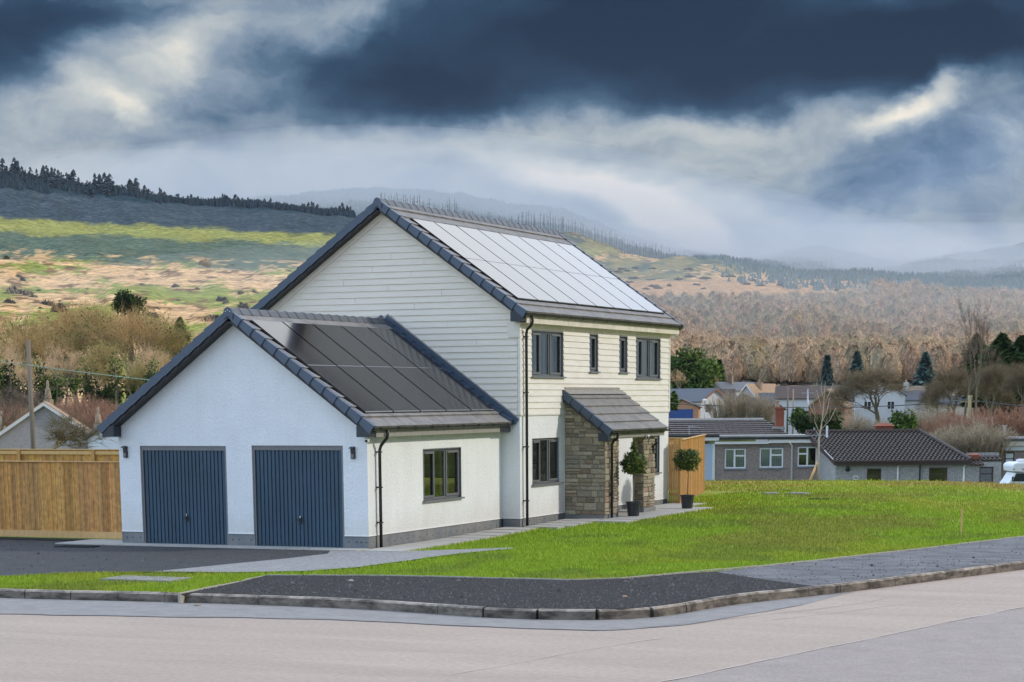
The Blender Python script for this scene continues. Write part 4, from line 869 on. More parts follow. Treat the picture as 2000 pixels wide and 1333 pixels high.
# windows
def window(ax, c, a0, a1, z0, z1, lights, vents, depth=0.10, room=1.6, linem='framel', blind=False, sillm='framel'):
    P = (lambda a, z, d: (c-d, a, z)) if ax == 0 else (lambda a, z, d: (a, c+d, z))
    def bx(mb, A0, A1, Z0, Z1, d0, d1):
        p = P(A0, Z0, d0); q = P(A1, Z1, d1); mb.box(min(p[0], q[0]), max(p[0], q[0]), min(p[1], q[1]), max(p[1], q[1]), Z0, Z1)
    t = 0.055; f = MB(); bx(f, a0, a0+t, z0, z1, depth-0.05, depth+0.02); bx(f, a1-t, a1, z0, z1, depth-0.05, depth+0.02); bx(f, a0+t, a1-t, z1-t, z1, depth-0.05, depth+0.02); bx(f, a0+t, a1-t, z0, z0+t, depth-0.05, depth+0.02)
    xs = [a0+t+(a1-a0-2*t)*q for q in lights]
    for q in xs[1:-1]: bx(f, q-0.03, q+0.03, z0+t, z1-t, depth-0.05, depth+0.02)
    w = f.build('window', 'frame', house)
    for i in range(len(xs)-1):
        l0 = xs[i]+(0.03 if i else 0); l1 = xs[i+1]-(0.03 if i < len(xs)-2 else 0)
        if i in vents:
            s = MB(); k = 0.05
            bx(s, l0, l0+k, z0+t, z1-t, depth-0.075, depth-0.05); bx(s, l1-k, l1, z0+t, z1-t, depth-0.075, depth-0.05); bx(s, l0+k, l1-k, z1-t-k, z1-t, depth-0.075, depth-0.05); bx(s, l0+k, l1-k, z0+t, z0+t+k, depth-0.075, depth-0.05)
            bx(s, l0+0.08, l1-0.08, z1-t-k-0.0, z1-t-0.01, depth-0.095, depth-0.075)
            s.build('sash', 'frame', w)
            l0 += k; l1 -= k; za, zb = z0+t+k, z1-t-k
        else: za, zb = z0+t, z1-t
        g = MB(); p = [P(l0, za, depth-0.03), P(l1, za, depth-0.03), P(l1, zb, depth-0.03), P(l0, zb, depth-0.03)]; g.quad(*p); g.build('pane', 'glass', w)
    sl = MB(); bx(sl, a0-0.05, a1+0.05, z0-0.035, z0, -0.075, depth-0.02); sl.build('sill', sillm, w)
    if linem:
        ln = MB(); bx(ln, a1-0.012, a1+0.004, z0, z1+0.01, -0.012, depth-0.05); bx(ln, a0-0.004, a0+0.012, z0, z1+0.01, -0.012, depth-0.05); bx(ln, a0, a1, z1-0.01, z1+0.012, -0.014, depth-0.05); ln.build('reveal_lining', linem, w)
    rmb = MB(); d0, d1 = depth+0.05, depth+room
    for q in ((a0-.4, z0-.5, d1, a1+.4, z0-.5, d1, a1+.4, z1+.3, d1, a0-.4, z1+.3, d1), (a0-.4, z0-.5, d0, a0-.4, z0-.5, d1, a0-.4, z1+.3, d1, a0-.4, z1+.3, d0), (a1+.4, z0-.5, d0, a1+.4, z0-.5, d1, a1+.4, z1+.3, d1, a1+.4, z1+.3, d0), (a0-.4, z0-.5, d0, a1+.4, z0-.5, d0, a1+.4, z0-.5, d1, a0-.4, z0-.5, d1), (a0-.4, z1+.3, d0, a1+.4, z1+.3, d0, a1+.4, z1+.3, d1, a0-.4, z1+.3, d1)):
        rmb.quad(*[P(q[k*3], q[k*3+1], q[k*3+2]) for k in range(4)])
    rmb.build('room_lining', 'room', w)
    if blind:
        bl = MB(); n = 14
        for k in range(n):
            A = a0+0.06+(a1-a0-0.12)*k/n; bx(bl, A, A+(a1-a0)/n*0.82, z0+0.05, z1-0.05, depth+0.10+0.012*(k % 2), depth+0.105+0.012*(k % 2))
        bl.build('blind', 'blind', w)
    return w
L3 = (0, 0.32, 0.62, 1)
for q in WGH: window(0, 0.0, *q, L3, (0, 2))
window(0, D_, *WL[0], L3, (0, 2), linem=None); window(0, D_, *WL[1], L3, (0, 2), linem='framel')
for q in (WU[0], WU[3]): window(0, D_, *q, L3, (0, 2), blind=True, depth=0.10)
for q in (WU[1], WU[2]): window(0, D_, *q, (0, 1), (0,), blind=True, depth=0.10)
# things on the window ledge
def lathe_thing(name, label, cat, prof, loc, m):
    b = MB(); b.lathe(prof, n=14); o = b.build(name, m, smooth=True); o.location = loc; tag(o, label, cat); return o
led = MB(); led.box(D_-0.42, D_-0.15, 8.0, 9.86, 1.06, 1.10); led.box(-0.42, -0.15, 2.75, 4.79, 0.92, 0.96); led.build('window_ledge', 'white', house)
lathe_thing('vase', 'white flared vase on the ledge of the lower front window', 'vase', [(0.05, 0), (0.055, 0.02), (0.03, 0.12), (0.05, 0.26), (0.07, 0.34), (0.06, 0.34), (0.02, 0.1)], (D_-0.28, 8.75, 1.10), 'vase')
lathe_thing('bottle_vase', 'tall white bottle on the ledge of the lower front window', 'vase', [(0.09, 0), (0.105, 0.03), (0.10, 0.30), (0.05, 0.40), (0.035, 0.42), (0.04, 0.50)], (D_-0.28, 9.50, 1.10), 'vase')
def leafball(n, rx, ry, rz, size, cols, seed, shell=0.55, mname='leaf', top=0):
    rs = np.random.RandomState(seed); d = rs.normal(size=(n, 3)); d /= np.linalg.norm(d, axis=1)[:, None]; r = shell+(1-shell)*rs.uniform(0, 1, n)**0.7
    wob = 1+0.16*np.sin(d[:, 0]*5+seed)*np.cos(d[:, 1]*4+seed*2)+0.10*np.sin(d[:, 2]*9+seed)
    P = d*r[:, None]*wob[:, None]*np.array([rx, ry, rz]); a = rs.normal(size=(n, 3)); a /= np.linalg.norm(a, axis=1)[:, None]; a = 0.6*a+0.5*d; b_ = np.cross(a, rs.normal(size=(n, 3))); b_ /= np.linalg.norm(b_, axis=1)[:, None]
    s = size*rs.uniform(0.6, 1.3, n)[:, None]; V = np.stack([P-b_*s*0.35, P+a*s, P+b_*s*0.35, P-a*s*0.6], axis=1)
    cl = np.array(cols); C = cl[rs.randint(0, len(cl), n)]*rs.uniform(0.7, 1.3, n)[:, None]
    return V.reshape(-1, 3), np.arange(4*n).reshape(-1, 4), C
vb = leafball(60, 0.16, 0.16, 0.16, 0.06, [(0.05, 0.14, 0.03)], 5, 0.3); o = obj('flowers', npmesh('flowers', *vb[:2], 'leaf', vb[2])); o.location = (D_-0.28, 8.75, 1.58); tag(o, 'green leafy sprig standing in the flared white vase', 'plant')
b = MB(); b.box(-0.30, -0.27, 4.25, 4.68, 0.97, 2.0); 
for k in range(5): b.box(-0.31, -0.25, 4.27+k*0.085, 4.31+k*0.085, 0.97, 2.0)
tag(b.build('curtain', 'blind'), 'pale curtain hanging at the right of the garage window', 'curtain')
# porch
XO = 1.542; ZPW = 3.36; XPE = 1.80; ZPE = 2.372; YP0, YP1 = 9.97, 14.32
ptop = lambda x, off=0.12: ZPW-off-(ZPW-ZPE)/(XPE-D_)*(x-D_)
def stones(mb, origin, ua, ub, nrm, wA, hB, top=None, seed=1):
    """coursed rubble on a face: each stone a raised block"""
    rr = random.Random(seed); o = np.array(origin, float); ua, ub, nrm = map(lambda q: np.array(q, float), (ua, ub, nrm)); z = 0
    pal = [(0.29, 0.245, 0.175), (0.35, 0.30, 0.215), (0.25, 0.225, 0.17), (0.38, 0.32, 0.22), (0.27, 0.20, 0.14), (0.31, 0.28, 0.21), (0.23, 0.195, 0.145), (0.40, 0.35, 0.25)]
    while z < hB-0.03:
        ch_ = rr.uniform(0.08, 0.20); ch_ = min(ch_, hB-z); a = 0
        while a < wA-0.03:
            w = min(rr.uniform(0.13, 0.42), wA-a)
            if wA-a-w < 0.1: w = wA-a
            sub = [(z, z+ch_)] if (ch_ < 0.12 or rr.random() < 0.7) else [(z, z+ch_*0.5), (z+ch_*0.5, z+ch_)]
            for s0, s1 in sub:
                t0 = s1 if top is None else min(s1, top(a), top(a+w))
                if t0-s0 < 0.03: continue
                g = 0.009; dd = rr.uniform(0.018, 0.045); c = pal[rr.randrange(len(pal))]; k = rr.uniform(0.75, 1.2); mb.cur = (c[0]*k, c[1]*k, c[2]*k)
                A0, A1, B0, B1 = a+g, a+w-g, s0+g, t0-g; ins = min(0.022, (A1-A0)*0.25, (B1-B0)*0.25); j = lambda: rr.uniform(-0.007, 0.007)
                base = [o+ua*q+ub*p for q, p in ((A0, B0), (A1, B0), (A1, B1), (A0, B1))]
                mid = [o+ua*(q+j())+ub*(p+j())+nrm*dd*0.65 for q, p in ((A0, B0), (A1, B0), (A1, B1), (A0, B1))]
                tp = [o+ua*(q+j())+ub*(p+j())+nrm*dd for q, p in ((A0+ins, B0+ins), (A1-ins, B0+ins), (A1-ins, B1-ins), (A0+ins, B1-ins))]
                F_ = [(8, 9, 10, 11)]+[(i, (i+1) % 4, 4+(i+1) % 4, 4+i) for i in range(4)]+[(4+i, 4+(i+1) % 4, 8+(i+1) % 4, 8+i) for i in range(4)]
                if np.dot(np.cross(ua, ub), nrm) < 0: F_ = [f[::-1] for f in F_]
                mb.add(base+mid+tp, F_)
            a += w
        z += ch_
ZB = 0.24
b = MB(); tp = lambda a: ptop(D_+a)-ZB
b.box(0, 0, 0, 0, 0, 0); b.v = []; b.f = []
b.prism([(D_, 10.2, -.1), (XO, 10.2, -.1), (XO, 10.2, ptop(XO)), (D_, 10.2, ptop(D_))], (0, 0.98, 0)); core = b.build('porch_wall', 'mortar', house)
b = MB(); stones(b, (D_, 10.2, ZB), (1, 0, 0), (0, 0, 1), (0, -1, 0), XO-D_, 3.2, tp, 3); stones(b, (XO, 10.2-0.03, ZB), (0, 1, 0), (0, 0, 1), (1, 0, 0), 1.0, ptop(XO)-ZB-0.02, None, 5)
stones(b, (D_, 11.18, ZB), (1, 0, 0), (0, 0, 1), (0, 1, 0), XO-D_, 2.0, tp, 13)
b.build('stone_facing', 'stone', core)
XI = float(on(1236, 900, 1, 13.08)[0])
b = MB(); b.prism([(XI, 13.08, -.1), (XO, 13.08, -.1), (XO, 13.08, ptop(XO)), (XI, 13.08, ptop(XI))], (0, 0.88, 0)); pier = b.build('porch_pier', 'mortar', house)
b = MB(); stones(b, (XI, 13.08, ZB+0.05), (1, 0, 0), (0, 0, 1), (0, -1, 0), XO-XI, 3.2, lambda a: ptop(XI+a)-ZB-0.05, 8); stones(b, (XO, 13.05, ZB+0.05), (0, 1, 0), (0, 0, 1), (1, 0, 0), 0.93, ptop(XO)-ZB-0.06, None, 9)
b.build('stone_facing', 'stone', pier)
b = MB(); b.box(D_-0.05, XO+0.006, 10.19, 11.187, -0.12, ZB-0.004); b.box(XI, XO+0.04, 13.04, 14.0, -0.1, ZB+0.04); b.build('porch_plinth', 'plinth', house)
b = MB(); 
for yy in (13.2, 13.45, 13.7): b.box(XO+0.04, XO+0.046, yy, yy+0.02, 0.13, 0.15)
b.build('plinth_bolts', 'black', house)
rp, ep, up_, np_, Lp_ = roof_side(XPE, ZPE, D_, ZPW, YP0, YP1, 0.333, 0.30, house, name='porch_roof')
verge(ep, up_, np_, Lp_, YP0, house, gauge=0.333)
b = MB(); b.box(D_+0.03, D_+0.05, 10.08, 14.08, ZPW-0.03, ZPW+0.085)
b.add([(D_+0.04, 10.0, ZPW+0.02), (D_+0.04, 14.2, ZPW+0.02), (D_+0.20, 14.25, ZPW-0.085), (D_+0.20, 10.0, ZPW-0.085)], [(0, 3, 2, 1)]); b.build('porch_flashing', 'lead', house)
b = MB(); b.box(1.45, 1.73, YP0+0.0, YP0+0.2, 2.10, 2.30); b.build('porch_box_end', 'boxdark', house)
b = MB(); b.box(1.70, 1.72, YP0+0.2, YP1-0.05, 2.17, 2.31); b.build('porch_fascia', 'fascia_g', house)
b = MB(); b.box(XO-0.1, XO+0.02, 11.2, 13.05, 2.14, 2.3); b.box(D_, XO, 10.2, 14.2, 2.30, 2.31); b.build('porch_lintel', 'trim', house)
gutter(1.80, YP0+0.03, YP1+0.05, 2.335, 0.052)
pipe([(1.80, 10.45, 2.33), (1.80, 10.45, 2.24), (1.78, 10.46, 2.17), (1.66, 10.5, 2.08), (1.625, 10.5, 2.0), (1.625, 10.5, 0.1)], clips=(0.75,), wallx=XO)
seccam((1.76, 12.8, 2.21), (0.6, -0.6))
b = MB(); b.box(XO+0.02, XO+0.07, 13.72, 13.80, 1.72, 1.92); b.tube([(XO+0.06, 13.76, 1.9), (XO+0.14, 13.76, 2.02), (XO+0.17, 13.76, 1.95)], 0.022, 8); b.build('wall_light', 'blackpl', house)
b = MB(); b.box(D_-0.01, D_+0.004, 11.5, 12.6, 0.2, 2.25); b.build('front_door', 'frame', house)
# ================================================================ potted trees
def potted(px, z, sc, seed, label, dx=0):
    X = on(*px, 2, z); t = thing('potted_tree', label, 'potted tree', (X[0], X[1], h(X[0], X[1])+0.035), 0, 'clipped bay trees in black pots by the porch')
    b = MB(); b.lathe([(0.13, 0), (0.145, 0.01), (0.185, 0.33), (0.205, 0.335), (0.205, 0.37), (0.18, 0.37), (0.17, 0.30), (0.001, 0.30)], n=20); pt = b.build('pot', 'pot', t, smooth=False)
    so = MB(); so.lathe([(0.001, 0.28), (0.17, 0.29), (0.17, 0.31), (0.001, 0.32)], n=12); so.build('soil', 'gravel', pt)
    b = MB(); pts = [(0, 0, 0.28), (0.015*dx, 0.0, 0.6), (0.03*dx, 0.01, 0.9), (0.0, 0, 1.15)]; b.tube(pts, [0.02, 0.017, 0.014, 0.011], 7)
    for k in range(7):
        a = k*0.9; b.tube([(0, 0, 0.98+0.02*k), (0.13*math.cos(a), 0.13*math.sin(a), 1.16), (0.25*math.cos(a), 0.25*math.sin(a), 1.3)], [0.009, 0.006, 0.003], 4)
    b.build('trunk', 'bark', t, smooth=True)
    cols = [(0.11, 0.19, 0.035), (0.06, 0.12, 0.022), (0.18, 0.26, 0.04), (0.32, 0.36, 0.06)]
    V, F, C = leafball(3200, 0.37*sc, 0.37*sc, 0.31*sc, 0.055, cols, seed, 0.2); V[:, 2] += 1.33
    if seed == 1:
        V2, F2, C2 = leafball(260, 0.10, 0.10, 0.24, 0.05, cols[2:]+cols[:1], 4, 0.2); V2[:, 2] += 1.72; F2 = F2+len(V); V = np.r_[V, V2]; F = np.r_[F, F2]; C = np.r_[C, C2]
    obj('crown', npmesh('crown', V, F, 'leafbay', C), t)
potted((1237, 1013), 0.1, 0.9, 1, 'clipped bay tree with a tuft on top, potted in front of the stone pier', 0)
potted((1342, 998), 0.1, 1.0, 2, 'clipped round bay tree in a black pot beside the timber fence', 1)
# ================================================================ fences
def fence(p0, p1, z0, z1, label, mat_='wood', boards=0.125, nr=1, post_every=None, back=0.03, kick=True, cap=True, seed=3, jitter=0.012, postm='woodd', thickdir=1):
    rr = random.Random(seed); p0 = np.array([*p0, 0.0]); p1 = np.array([*p1, 0.0]); L_ = np.linalg.norm(p1-p0); u = (p1-p0)/L_; n = np.array([u[1], -u[0], 0])*thickdir
    t = thing('timber_fence', label, 'fence', (p0[0], p0[1], z0)); O = p0*1.0; P = lambda a, d, z: u*a+n*d+np.array([0, 0, z-z0])
    b = MB(); a = 0
    while a < L_:
        w = min(boards*rr.uniform(0.85, 1.1), L_-a)
        if w > 0.02:
            k_ = rr.uniform(0.72, 1.18); bc = (0.50, 0.255, 0.07) if mat_ == 'wood' else (0.68, 0.38, 0.13); b.cur = (bc[0]*k_, bc[1]*k_*rr.uniform(0.93, 1.05), bc[2]*k_*rr.uniform(0.8, 1.2))
            q = P(a, rr.uniform(0, 0.006), z0+rr.uniform(0, 0.01)); b.obox(q, u*(w-0.004), n*0.018*1.0, np.array([0, 0, z1-z0]))
            b.obox(q+u*0.0+n*0.018, u*(w*0.35), n*0.006, np.array([0, 0, z1-z0-0.001]))
        a += w
    b.build('boards', 'wood' if mat_ == 'wood' else 'woodp', t)
    if cap: c = MB(); c.obox(P(0, -0.03, z1), u*L_, n*0.10, np.array([0, 0, 0.022])); c.build('capping', 'woodl', t)
    if kick: c = MB(); c.obox(P(0, 0.03, z0-0.02), u*(L_-0.35), n*0.025, np.array([0, 0, 0.15])); c.build('gravel_board', 'woodl', t)
    if post_every:
        a = post_every[0]
        while a < L_: 
            c = MB(); c.obox(P(a, 0.026, z0-0.1), u*0.1, n*0.08, np.array([0, 0, z1-z0+0.1-0.003])); c.build('post', postm, t); a += post_every[1]
    return t
fence((-32, 1.0), (-6.22, 1.0), 0.07, 1.79, 'orange close-boarded timber fence running from the garage corner to the left', seed=2, thickdir=1)
zt2 = float(on(100, 879, 1, 8.0)[2])
t = fence((-36, 8.0), (-6.75, 8.0), 0.1, zt2, 'taller timber fence whose top shows behind the front fence, with a rail and post', seed=6, kick=False, post_every=(27.3-18.0, 2.4), thickdir=1)
b = MB(); b.box(0, 29.2, -0.075, -0.028, zt2-0.1-0.12, zt2-0.1-0.03); b.build('rail', 'woodl', t)
fa = on(1329, 984.5, 2, 0.15); fb = on(1374.5, 960.5, 2, 0.15)
fence((fa[0], fa[1]), (fb[0], fb[1]), 0.14, 1.97, 'pale new timber fence receding from the far corner of the house', mat_='woodl', seed=4, kick=False, thickdir=1)
# slatted gate
t = thing('slatted_gate', 'narrow gate of vertical timber slats between house and pale fence', 'gate', (D_+0.02, 18.3, 0.12)); W_ = fa[0]-D_-0.05
gx = 0.02; b = MB()
u = np.array([fa[0]-D_-0.04, fa[1]-18.3+0.05, 0]); Lq = np.linalg.norm(u); u /= Lq; nq = np.array([u[1], -u[0], 0]); k = 0
while k*0.085 < Lq-0.06: b.obox(u*(0.02+k*0.085)+nq*0.02, u*0.045, nq*0.02, (0, 0, 1.78)); k += 1
b.build('slats', 'woodl', t)
b = MB()
for z in (0.25, 0.95, 1.6): b.obox(u*0.01-nq*0.0+np.array([0, 0, z]), u*(Lq-0.05), nq*0.02, (0, 0, 0.09))
b.build('gate_rail', 'woodd', t)
b = MB(); b.obox(u*(Lq-0.04)-nq*0.05, u*0.10, nq*0.12, (0, 0, 1.84)); b.build('gate_post', 'woodd', t)
fc = on(1300, 858, 1, 30.0); fd = on(1372, 857.5, 1, 28.0)
fence((fc[0]-1, 30.0), (fd[0], 28.0), 0.0, float(fd[2]), 'back garden fence whose top edge shows behind the slatted gate', mat_='wood', seed=9, kick=False)
# ================================================================ trees
def tree_mesh(seed, H, spread, levels=5, trunk_h=0.25, twig_len=0.9, twig_w=0.03, twigs=9, upright=0.35, col=(0.2, 0.16, 0.1), col2=(0.27, 0.2, 0.12), r0=None, fork=3, leafc=None, leafn=0, n_side=5, mossy=0.0):
    rr = random.Random(seed); b = MB(); r0 = r0 or H*0.02; tips = []; tw = []
    def grow(p, d, L_, r, lv):
        pts = [p]; rs_ = [r]; q = p; dd = d
        ns = 3
        for i in range(ns):
            dd = dd+np.array([rr.gauss(0, .14), rr.gauss(0, .14), rr.gauss(0, .08)+0.05*upright]); dd /= np.linalg.norm(dd); q = q+dd*L_/ns; pts.append(q); rs_.append(r*(1-0.38*(i+1)/ns))
        b.tube(pts, rs_, n_side if lv < 2 else 3, cap=False)
        if lv >= levels-3:
            for k in range(twigs):
                f = rr.random(); i = min(int(f*ns), ns-1); s = pts[i]+(pts[i+1]-pts[i])*(f*ns-i); tw.append((s, dd, lv))
        if lv >= levels: return
        nf = fork+(1 if rr.random() < 0.4 else 0)
        for k in range(nf):
            a = rr.uniform(0, 6.28) if lv else 6.28*k/nf+rr.uniform(-.5, .5); tilt = rr.uniform(0.35, 0.95)*spread*(0.9 if lv else 1.0)
            ax = np.cross(dd, [0.3, 0.7, 0.2]); ax /= np.linalg.norm(ax); ay = np.cross(dd, ax)
            nd = dd*math.cos(tilt)+(ax*math.cos(a)+ay*math.sin(a))*math.sin(tilt); nd[2] += upright*0.25; nd /= np.linalg.norm(nd)
            st = pts[-1] if k < 2 or lv == 0 and k < nf-1 else pts[2]
            grow(st, nd, L_*rr.uniform(0.62, 0.86), rs_[-1]*rr.uniform(0.6, 0.85), lv+1)
    L0 = H*trunk_h
    grow(np.array([0, 0, -0.3]), np.array([0, 0, 1.0]), L0, r0, 0)
    P = np.array([t[0] for t in tw]); D = np.array([t[1] for t in tw]); rs = np.random.RandomState(seed); n = len(P)
    zmax = max(P[:, 2].max(), 0.1); k = H/(zmax+twig_len*0.6)
    d = D+rs.normal(0, 0.55, (n, 3)); d[:, 2] += 0.25*upright; d /= np.linalg.norm(d, axis=1)[:, None]; l = twig_len*rs.uniform(0.5, 1.3, n)[:, None]
    sd = np.cross(d, rs.normal(size=(n, 3))); sd /= np.linalg.norm(sd, axis=1)[:, None]; w = twig_w*rs.uniform(0.6, 1.2, n)[:, None]
    V = np.stack([P-sd*w*0.5, P+sd*w*0.5, P+d*l], axis=1).reshape(-1, 3); F = np.arange(3*n).reshape(-1, 3)
    t_ = rs.uniform(0, 1, n)[:, None]; C = (np.array(col)*(1-t_)+np.array(col2)*t_)*rs.uniform(0.75, 1.25, n)[:, None]
    b.v = [(x*k, y*k, z*k) for x, y, z in b.v]; V = V*k
    lm = None
    if leafn:
        idx = rs.randint(0, n, leafn); c = P[idx]*k+rs.normal(0, 0.5, (leafn, 3)); a = rs.normal(size=(leafn, 3)); a /= np.linalg.norm(a, axis=1)[:, None]; bb = np.cross(a, rs.normal(size=(leafn, 3))); bb /= np.linalg.norm(bb, axis=1)[:, None]; s = 0.15*rs.uniform(.5, 1.2, leafn)[:, None]
        lv_ = np.stack([c-bb*s*0.6, c+a*s, c+bb*s*0.6, c-a*s], axis=1).reshape(-1, 3); lc = np.array(leafc)[rs.randint(0, len(leafc), leafn)]*rs.uniform(.7, 1.3, leafn)[:, None]
        lm = (lv_, np.arange(4*leafn).reshape(-1, 4), lc)
    return b, (V, F, C), lm
class TreeKind:
    def __init__(s, name, seed, H, barkm='bark', **k):
        s.name = name; s.H = H; b, tw, lm = tree_mesh(seed, H, k.pop('spread', 0.8), **k)
        me = bpy.data.meshes.new('trunk'); me.from_pydata(b.v, [], b.f); me.materials.append(MT[barkm]); s.trunk = me
        s.tw = npmesh('twigs', *tw[:2], 'twigp', tw[2]); s.lm = npmesh('leaves', *lm[:2], 'leaf', lm[2]) if lm else None
    def put(s, loc, H, label, rz=None, wide=1.0, group=None, name=None):
        t = thing(name or s.name, label, 'tree', loc, rnd.uniform(0, 6.28) if rz is None else rz, group); k = H/s.H; t.scale = (k*wide, k*wide, k)
        obj('trunk', s.trunk, t); obj('twigs', s.tw, t)
        if s.lm: obj('ivy_leaves', s.lm, t)
        return t
IVY = [(0.12, 0.17, 0.03), (0.08, 0.13, 0.03), (0.22, 0.25, 0.05)]
K_a = TreeKind('bare_tree', 11, 15, 'barkl', spread=0.75, levels=5, twigs=4, twig_len=1.2, twig_w=0.034, col=(0.46, 0.28, 0.12), col2=(0.66, 0.44, 0.20), leafc=IVY, leafn=420)
K_b = TreeKind('bare_tree', 23, 15, 'barkl', spread=0.62, levels=5, twigs=4, twig_len=1.2, twig_w=0.034, col=(0.38, 0.28, 0.11), col2=(0.58, 0.43, 0.18), leafc=IVY, leafn=1300)
K_c = TreeKind('bare_tree', 37, 13, 'bark', spread=0.85, levels=5, twigs=4, twig_len=1.3, twig_w=0.035, col=(0.66, 0.45, 0.26), col2=(0.78, 0.55, 0.33))
K_oak = TreeKind('oak_tree', 45, 11, 'barkd', spread=0.95, levels=6, trunk_h=0.20, twigs=3, twig_len=0.9, twig_w=0.026, col=(0.16, 0.125, 0.08), col2=(0.26, 0.20, 0.12), upright=0.2)
K_thin = TreeKind('slender_tree', 53, 10, 'barkd', spread=0.45, levels=5, trunk_h=0.3, twigs=5, twig_len=0.8, twig_w=0.03, col=(0.18, 0.13, 0.11), col2=(0.24, 0.17, 0.13), upright=0.8, fork=2)
K_shrub = TreeKind('bare_shrub', 61, 4, 'bark', spread=0.8, levels=5, trunk_h=0.12, twigs=4, twig_len=0.7, twig_w=0.02, col=(0.38, 0.32, 0.22), col2=(0.55, 0.46, 0.30), upright=0.7, fork=4)
K_red = TreeKind('red_shrub', 67, 4, 'bark', spread=0.7, levels=5, trunk_h=0.12, twigs=5, twig_len=0.8, twig_w=0.024, col=(0.48, 0.27, 0.17), col2=(0.64, 0.40, 0.25), upright=0.8, fork=4)
def bush_mesh(seed, H, rx, ns, nt, w, col, col2):
    rr = random.Random(seed); rs = np.random.RandomState(seed); b = MB(); P = []; D = []
    for k in range(ns):
        a = rr.uniform(0, 6.28); q = rr.random()**0.6; tip = np.array([rx*q*math.cos(a), rx*q*math.sin(a), H*(1-0.35*q*q)*rr.uniform(0.75, 1.0)]); r0 = rr.uniform(0, 0.35)*rx; p0 = np.array([r0*math.cos(a), r0*math.sin(a), -0.3]); mid = (p0+tip)/2+np.array([0, 0, H*0.12])+np.array([rr.gauss(0, .1), rr.gauss(0, .1), 0])*H*0.5
        b.tube([p0, mid, tip], [0.035, 0.022, 0.006], 3, cap=False)
        for i in range(nt):
            f = rr.uniform(0.15, 1.0); p = p0*(1-f)**2+mid*2*f*(1-f)+tip*f*f; P.append(p); D.append(np.array([0.5*math.cos(a)*q, 0.5*math.sin(a)*q, 0.9]))
    P = np.array(P); n = len(P); d = np.array(D)+rs.normal(0, .45, (n, 3)); d /= np.linalg.norm(d, axis=1)[:, None]; l = rs.uniform(0.25, 0.8, n)[:, None]; sd = np.cross(d, rs.normal(size=(n, 3))); sd /= np.linalg.norm(sd, axis=1)[:, None]; ww = w*rs.uniform(.6, 1.3, n)[:, None]
    V = np.stack([P-sd*ww, P+sd*ww, P+d*l], axis=1).reshape(-1, 3); t_ = rs.uniform(0, 1, n)[:, None]; C = (np.array(col)*(1-t_)+np.array(col2)*t_)*rs.uniform(.75, 1.25, n)[:, None]
    return b, (V, np.arange(3*n).reshape(-1, 3), C)
class BushKind(TreeKind):
    def __init__(s, name, seed, H, barkm, *a):
        s.name = name; s.H = H; b, tw = bush_mesh(seed, H, *a); me = bpy.data.meshes.new('stems'); me.from_pydata(b.v, [], b.f); me.materials.append(MT[barkm]); s.trunk = me; s.tw = npmesh('twigs', tw[0], tw[1], 'twigp', tw[2]); s.lm = None
K_shrub = BushKind('bare_shrub', 61, 4, 'bark', 2.2, 110, 26, 0.012, (0.34, 0.29, 0.21), (0.52, 0.45, 0.32))
K_red = BushKind('red_shrub', 67, 4, 'redbark', 2.2, 120, 26, 0.013, (0.32, 0.17, 0.11), (0.46, 0.28, 0.19))
K_bush = BushKind('rounded_tree', 69, 5, 'bark', 2.6, 130, 24, 0.012, (0.36, 0.28, 0.18), (0.55, 0.43, 0.28))
K_small = TreeKind('small_bare_tree', 71, 4, 'barkl', spread=1.05, levels=4, trunk_h=0.18, twigs=5, twig_len=0.5, twig_w=0.02, col=(0.15, 0.12, 0.07), col2=(0.20, 0.16, 0.09), upright=0.15, fork=3, r0=0.10)
def put_px(kind, x, ytop, ybase, dep, label, wide=1.0, group=None, name=None, rz=None):
    p = at(x, ybase, dep); top = at(x, ytop, dep); return kind.put(p, top[2]-p[2], label, rz, wide, group, name)
# left belt of winter trees (about 300 m away)
left = [(K_a, -25, 618, 800, 300, 1.0), (K_b, 30, 612, 800, 290, 1.15), (K_a, 55, 640, 805, 280, 1.1), (K_b, 95, 625, 805, 310, 1.2), (K_a, 150, 588, 790, 300, 1.15), (K_b, 162, 590, 800, 285, 1.0), (K_a, 200, 600, 795, 305, 1.0),
        (K_b, 245, 600, 790, 290, 1.2), (K_a, 262, 600, 800, 285, 1.05), (K_c, 300, 612, 790, 300, 1.0), (K_b, 325, 640, 790, 290, 1.0), (K_c, 380, 640, 780, 320, 1.0), (K_c, 425, 620, 770, 330, 1.0), (K_a, -75, 600, 800, 300, 1.1), (K_c, 470, 615, 770, 340, 1.0),
        (K_c, 15, 665, 812, 262, 1.0), (K_c, 128, 668, 812, 265, 1.1), (K_b, 215, 660, 810, 265, 1.1), (K_c, 280, 670, 800, 270, 1.0), (K_a, 345, 690, 800, 280, 1.1), (K_c, 75, 690, 815, 255, 1.1), (K_b, 180, 700, 812, 258, 1.1), (K_b, 250, 705, 808, 256, 1.1)]
for kd, x, yt, yb, dep, w in left:
    put_px(kd, x, yt-(16 if yt < 650 else 8), yb, dep, 'tall bare tree with brown twigs and ivy in the belt behind the left fence', w, 'winter trees in the belt behind the left fence')
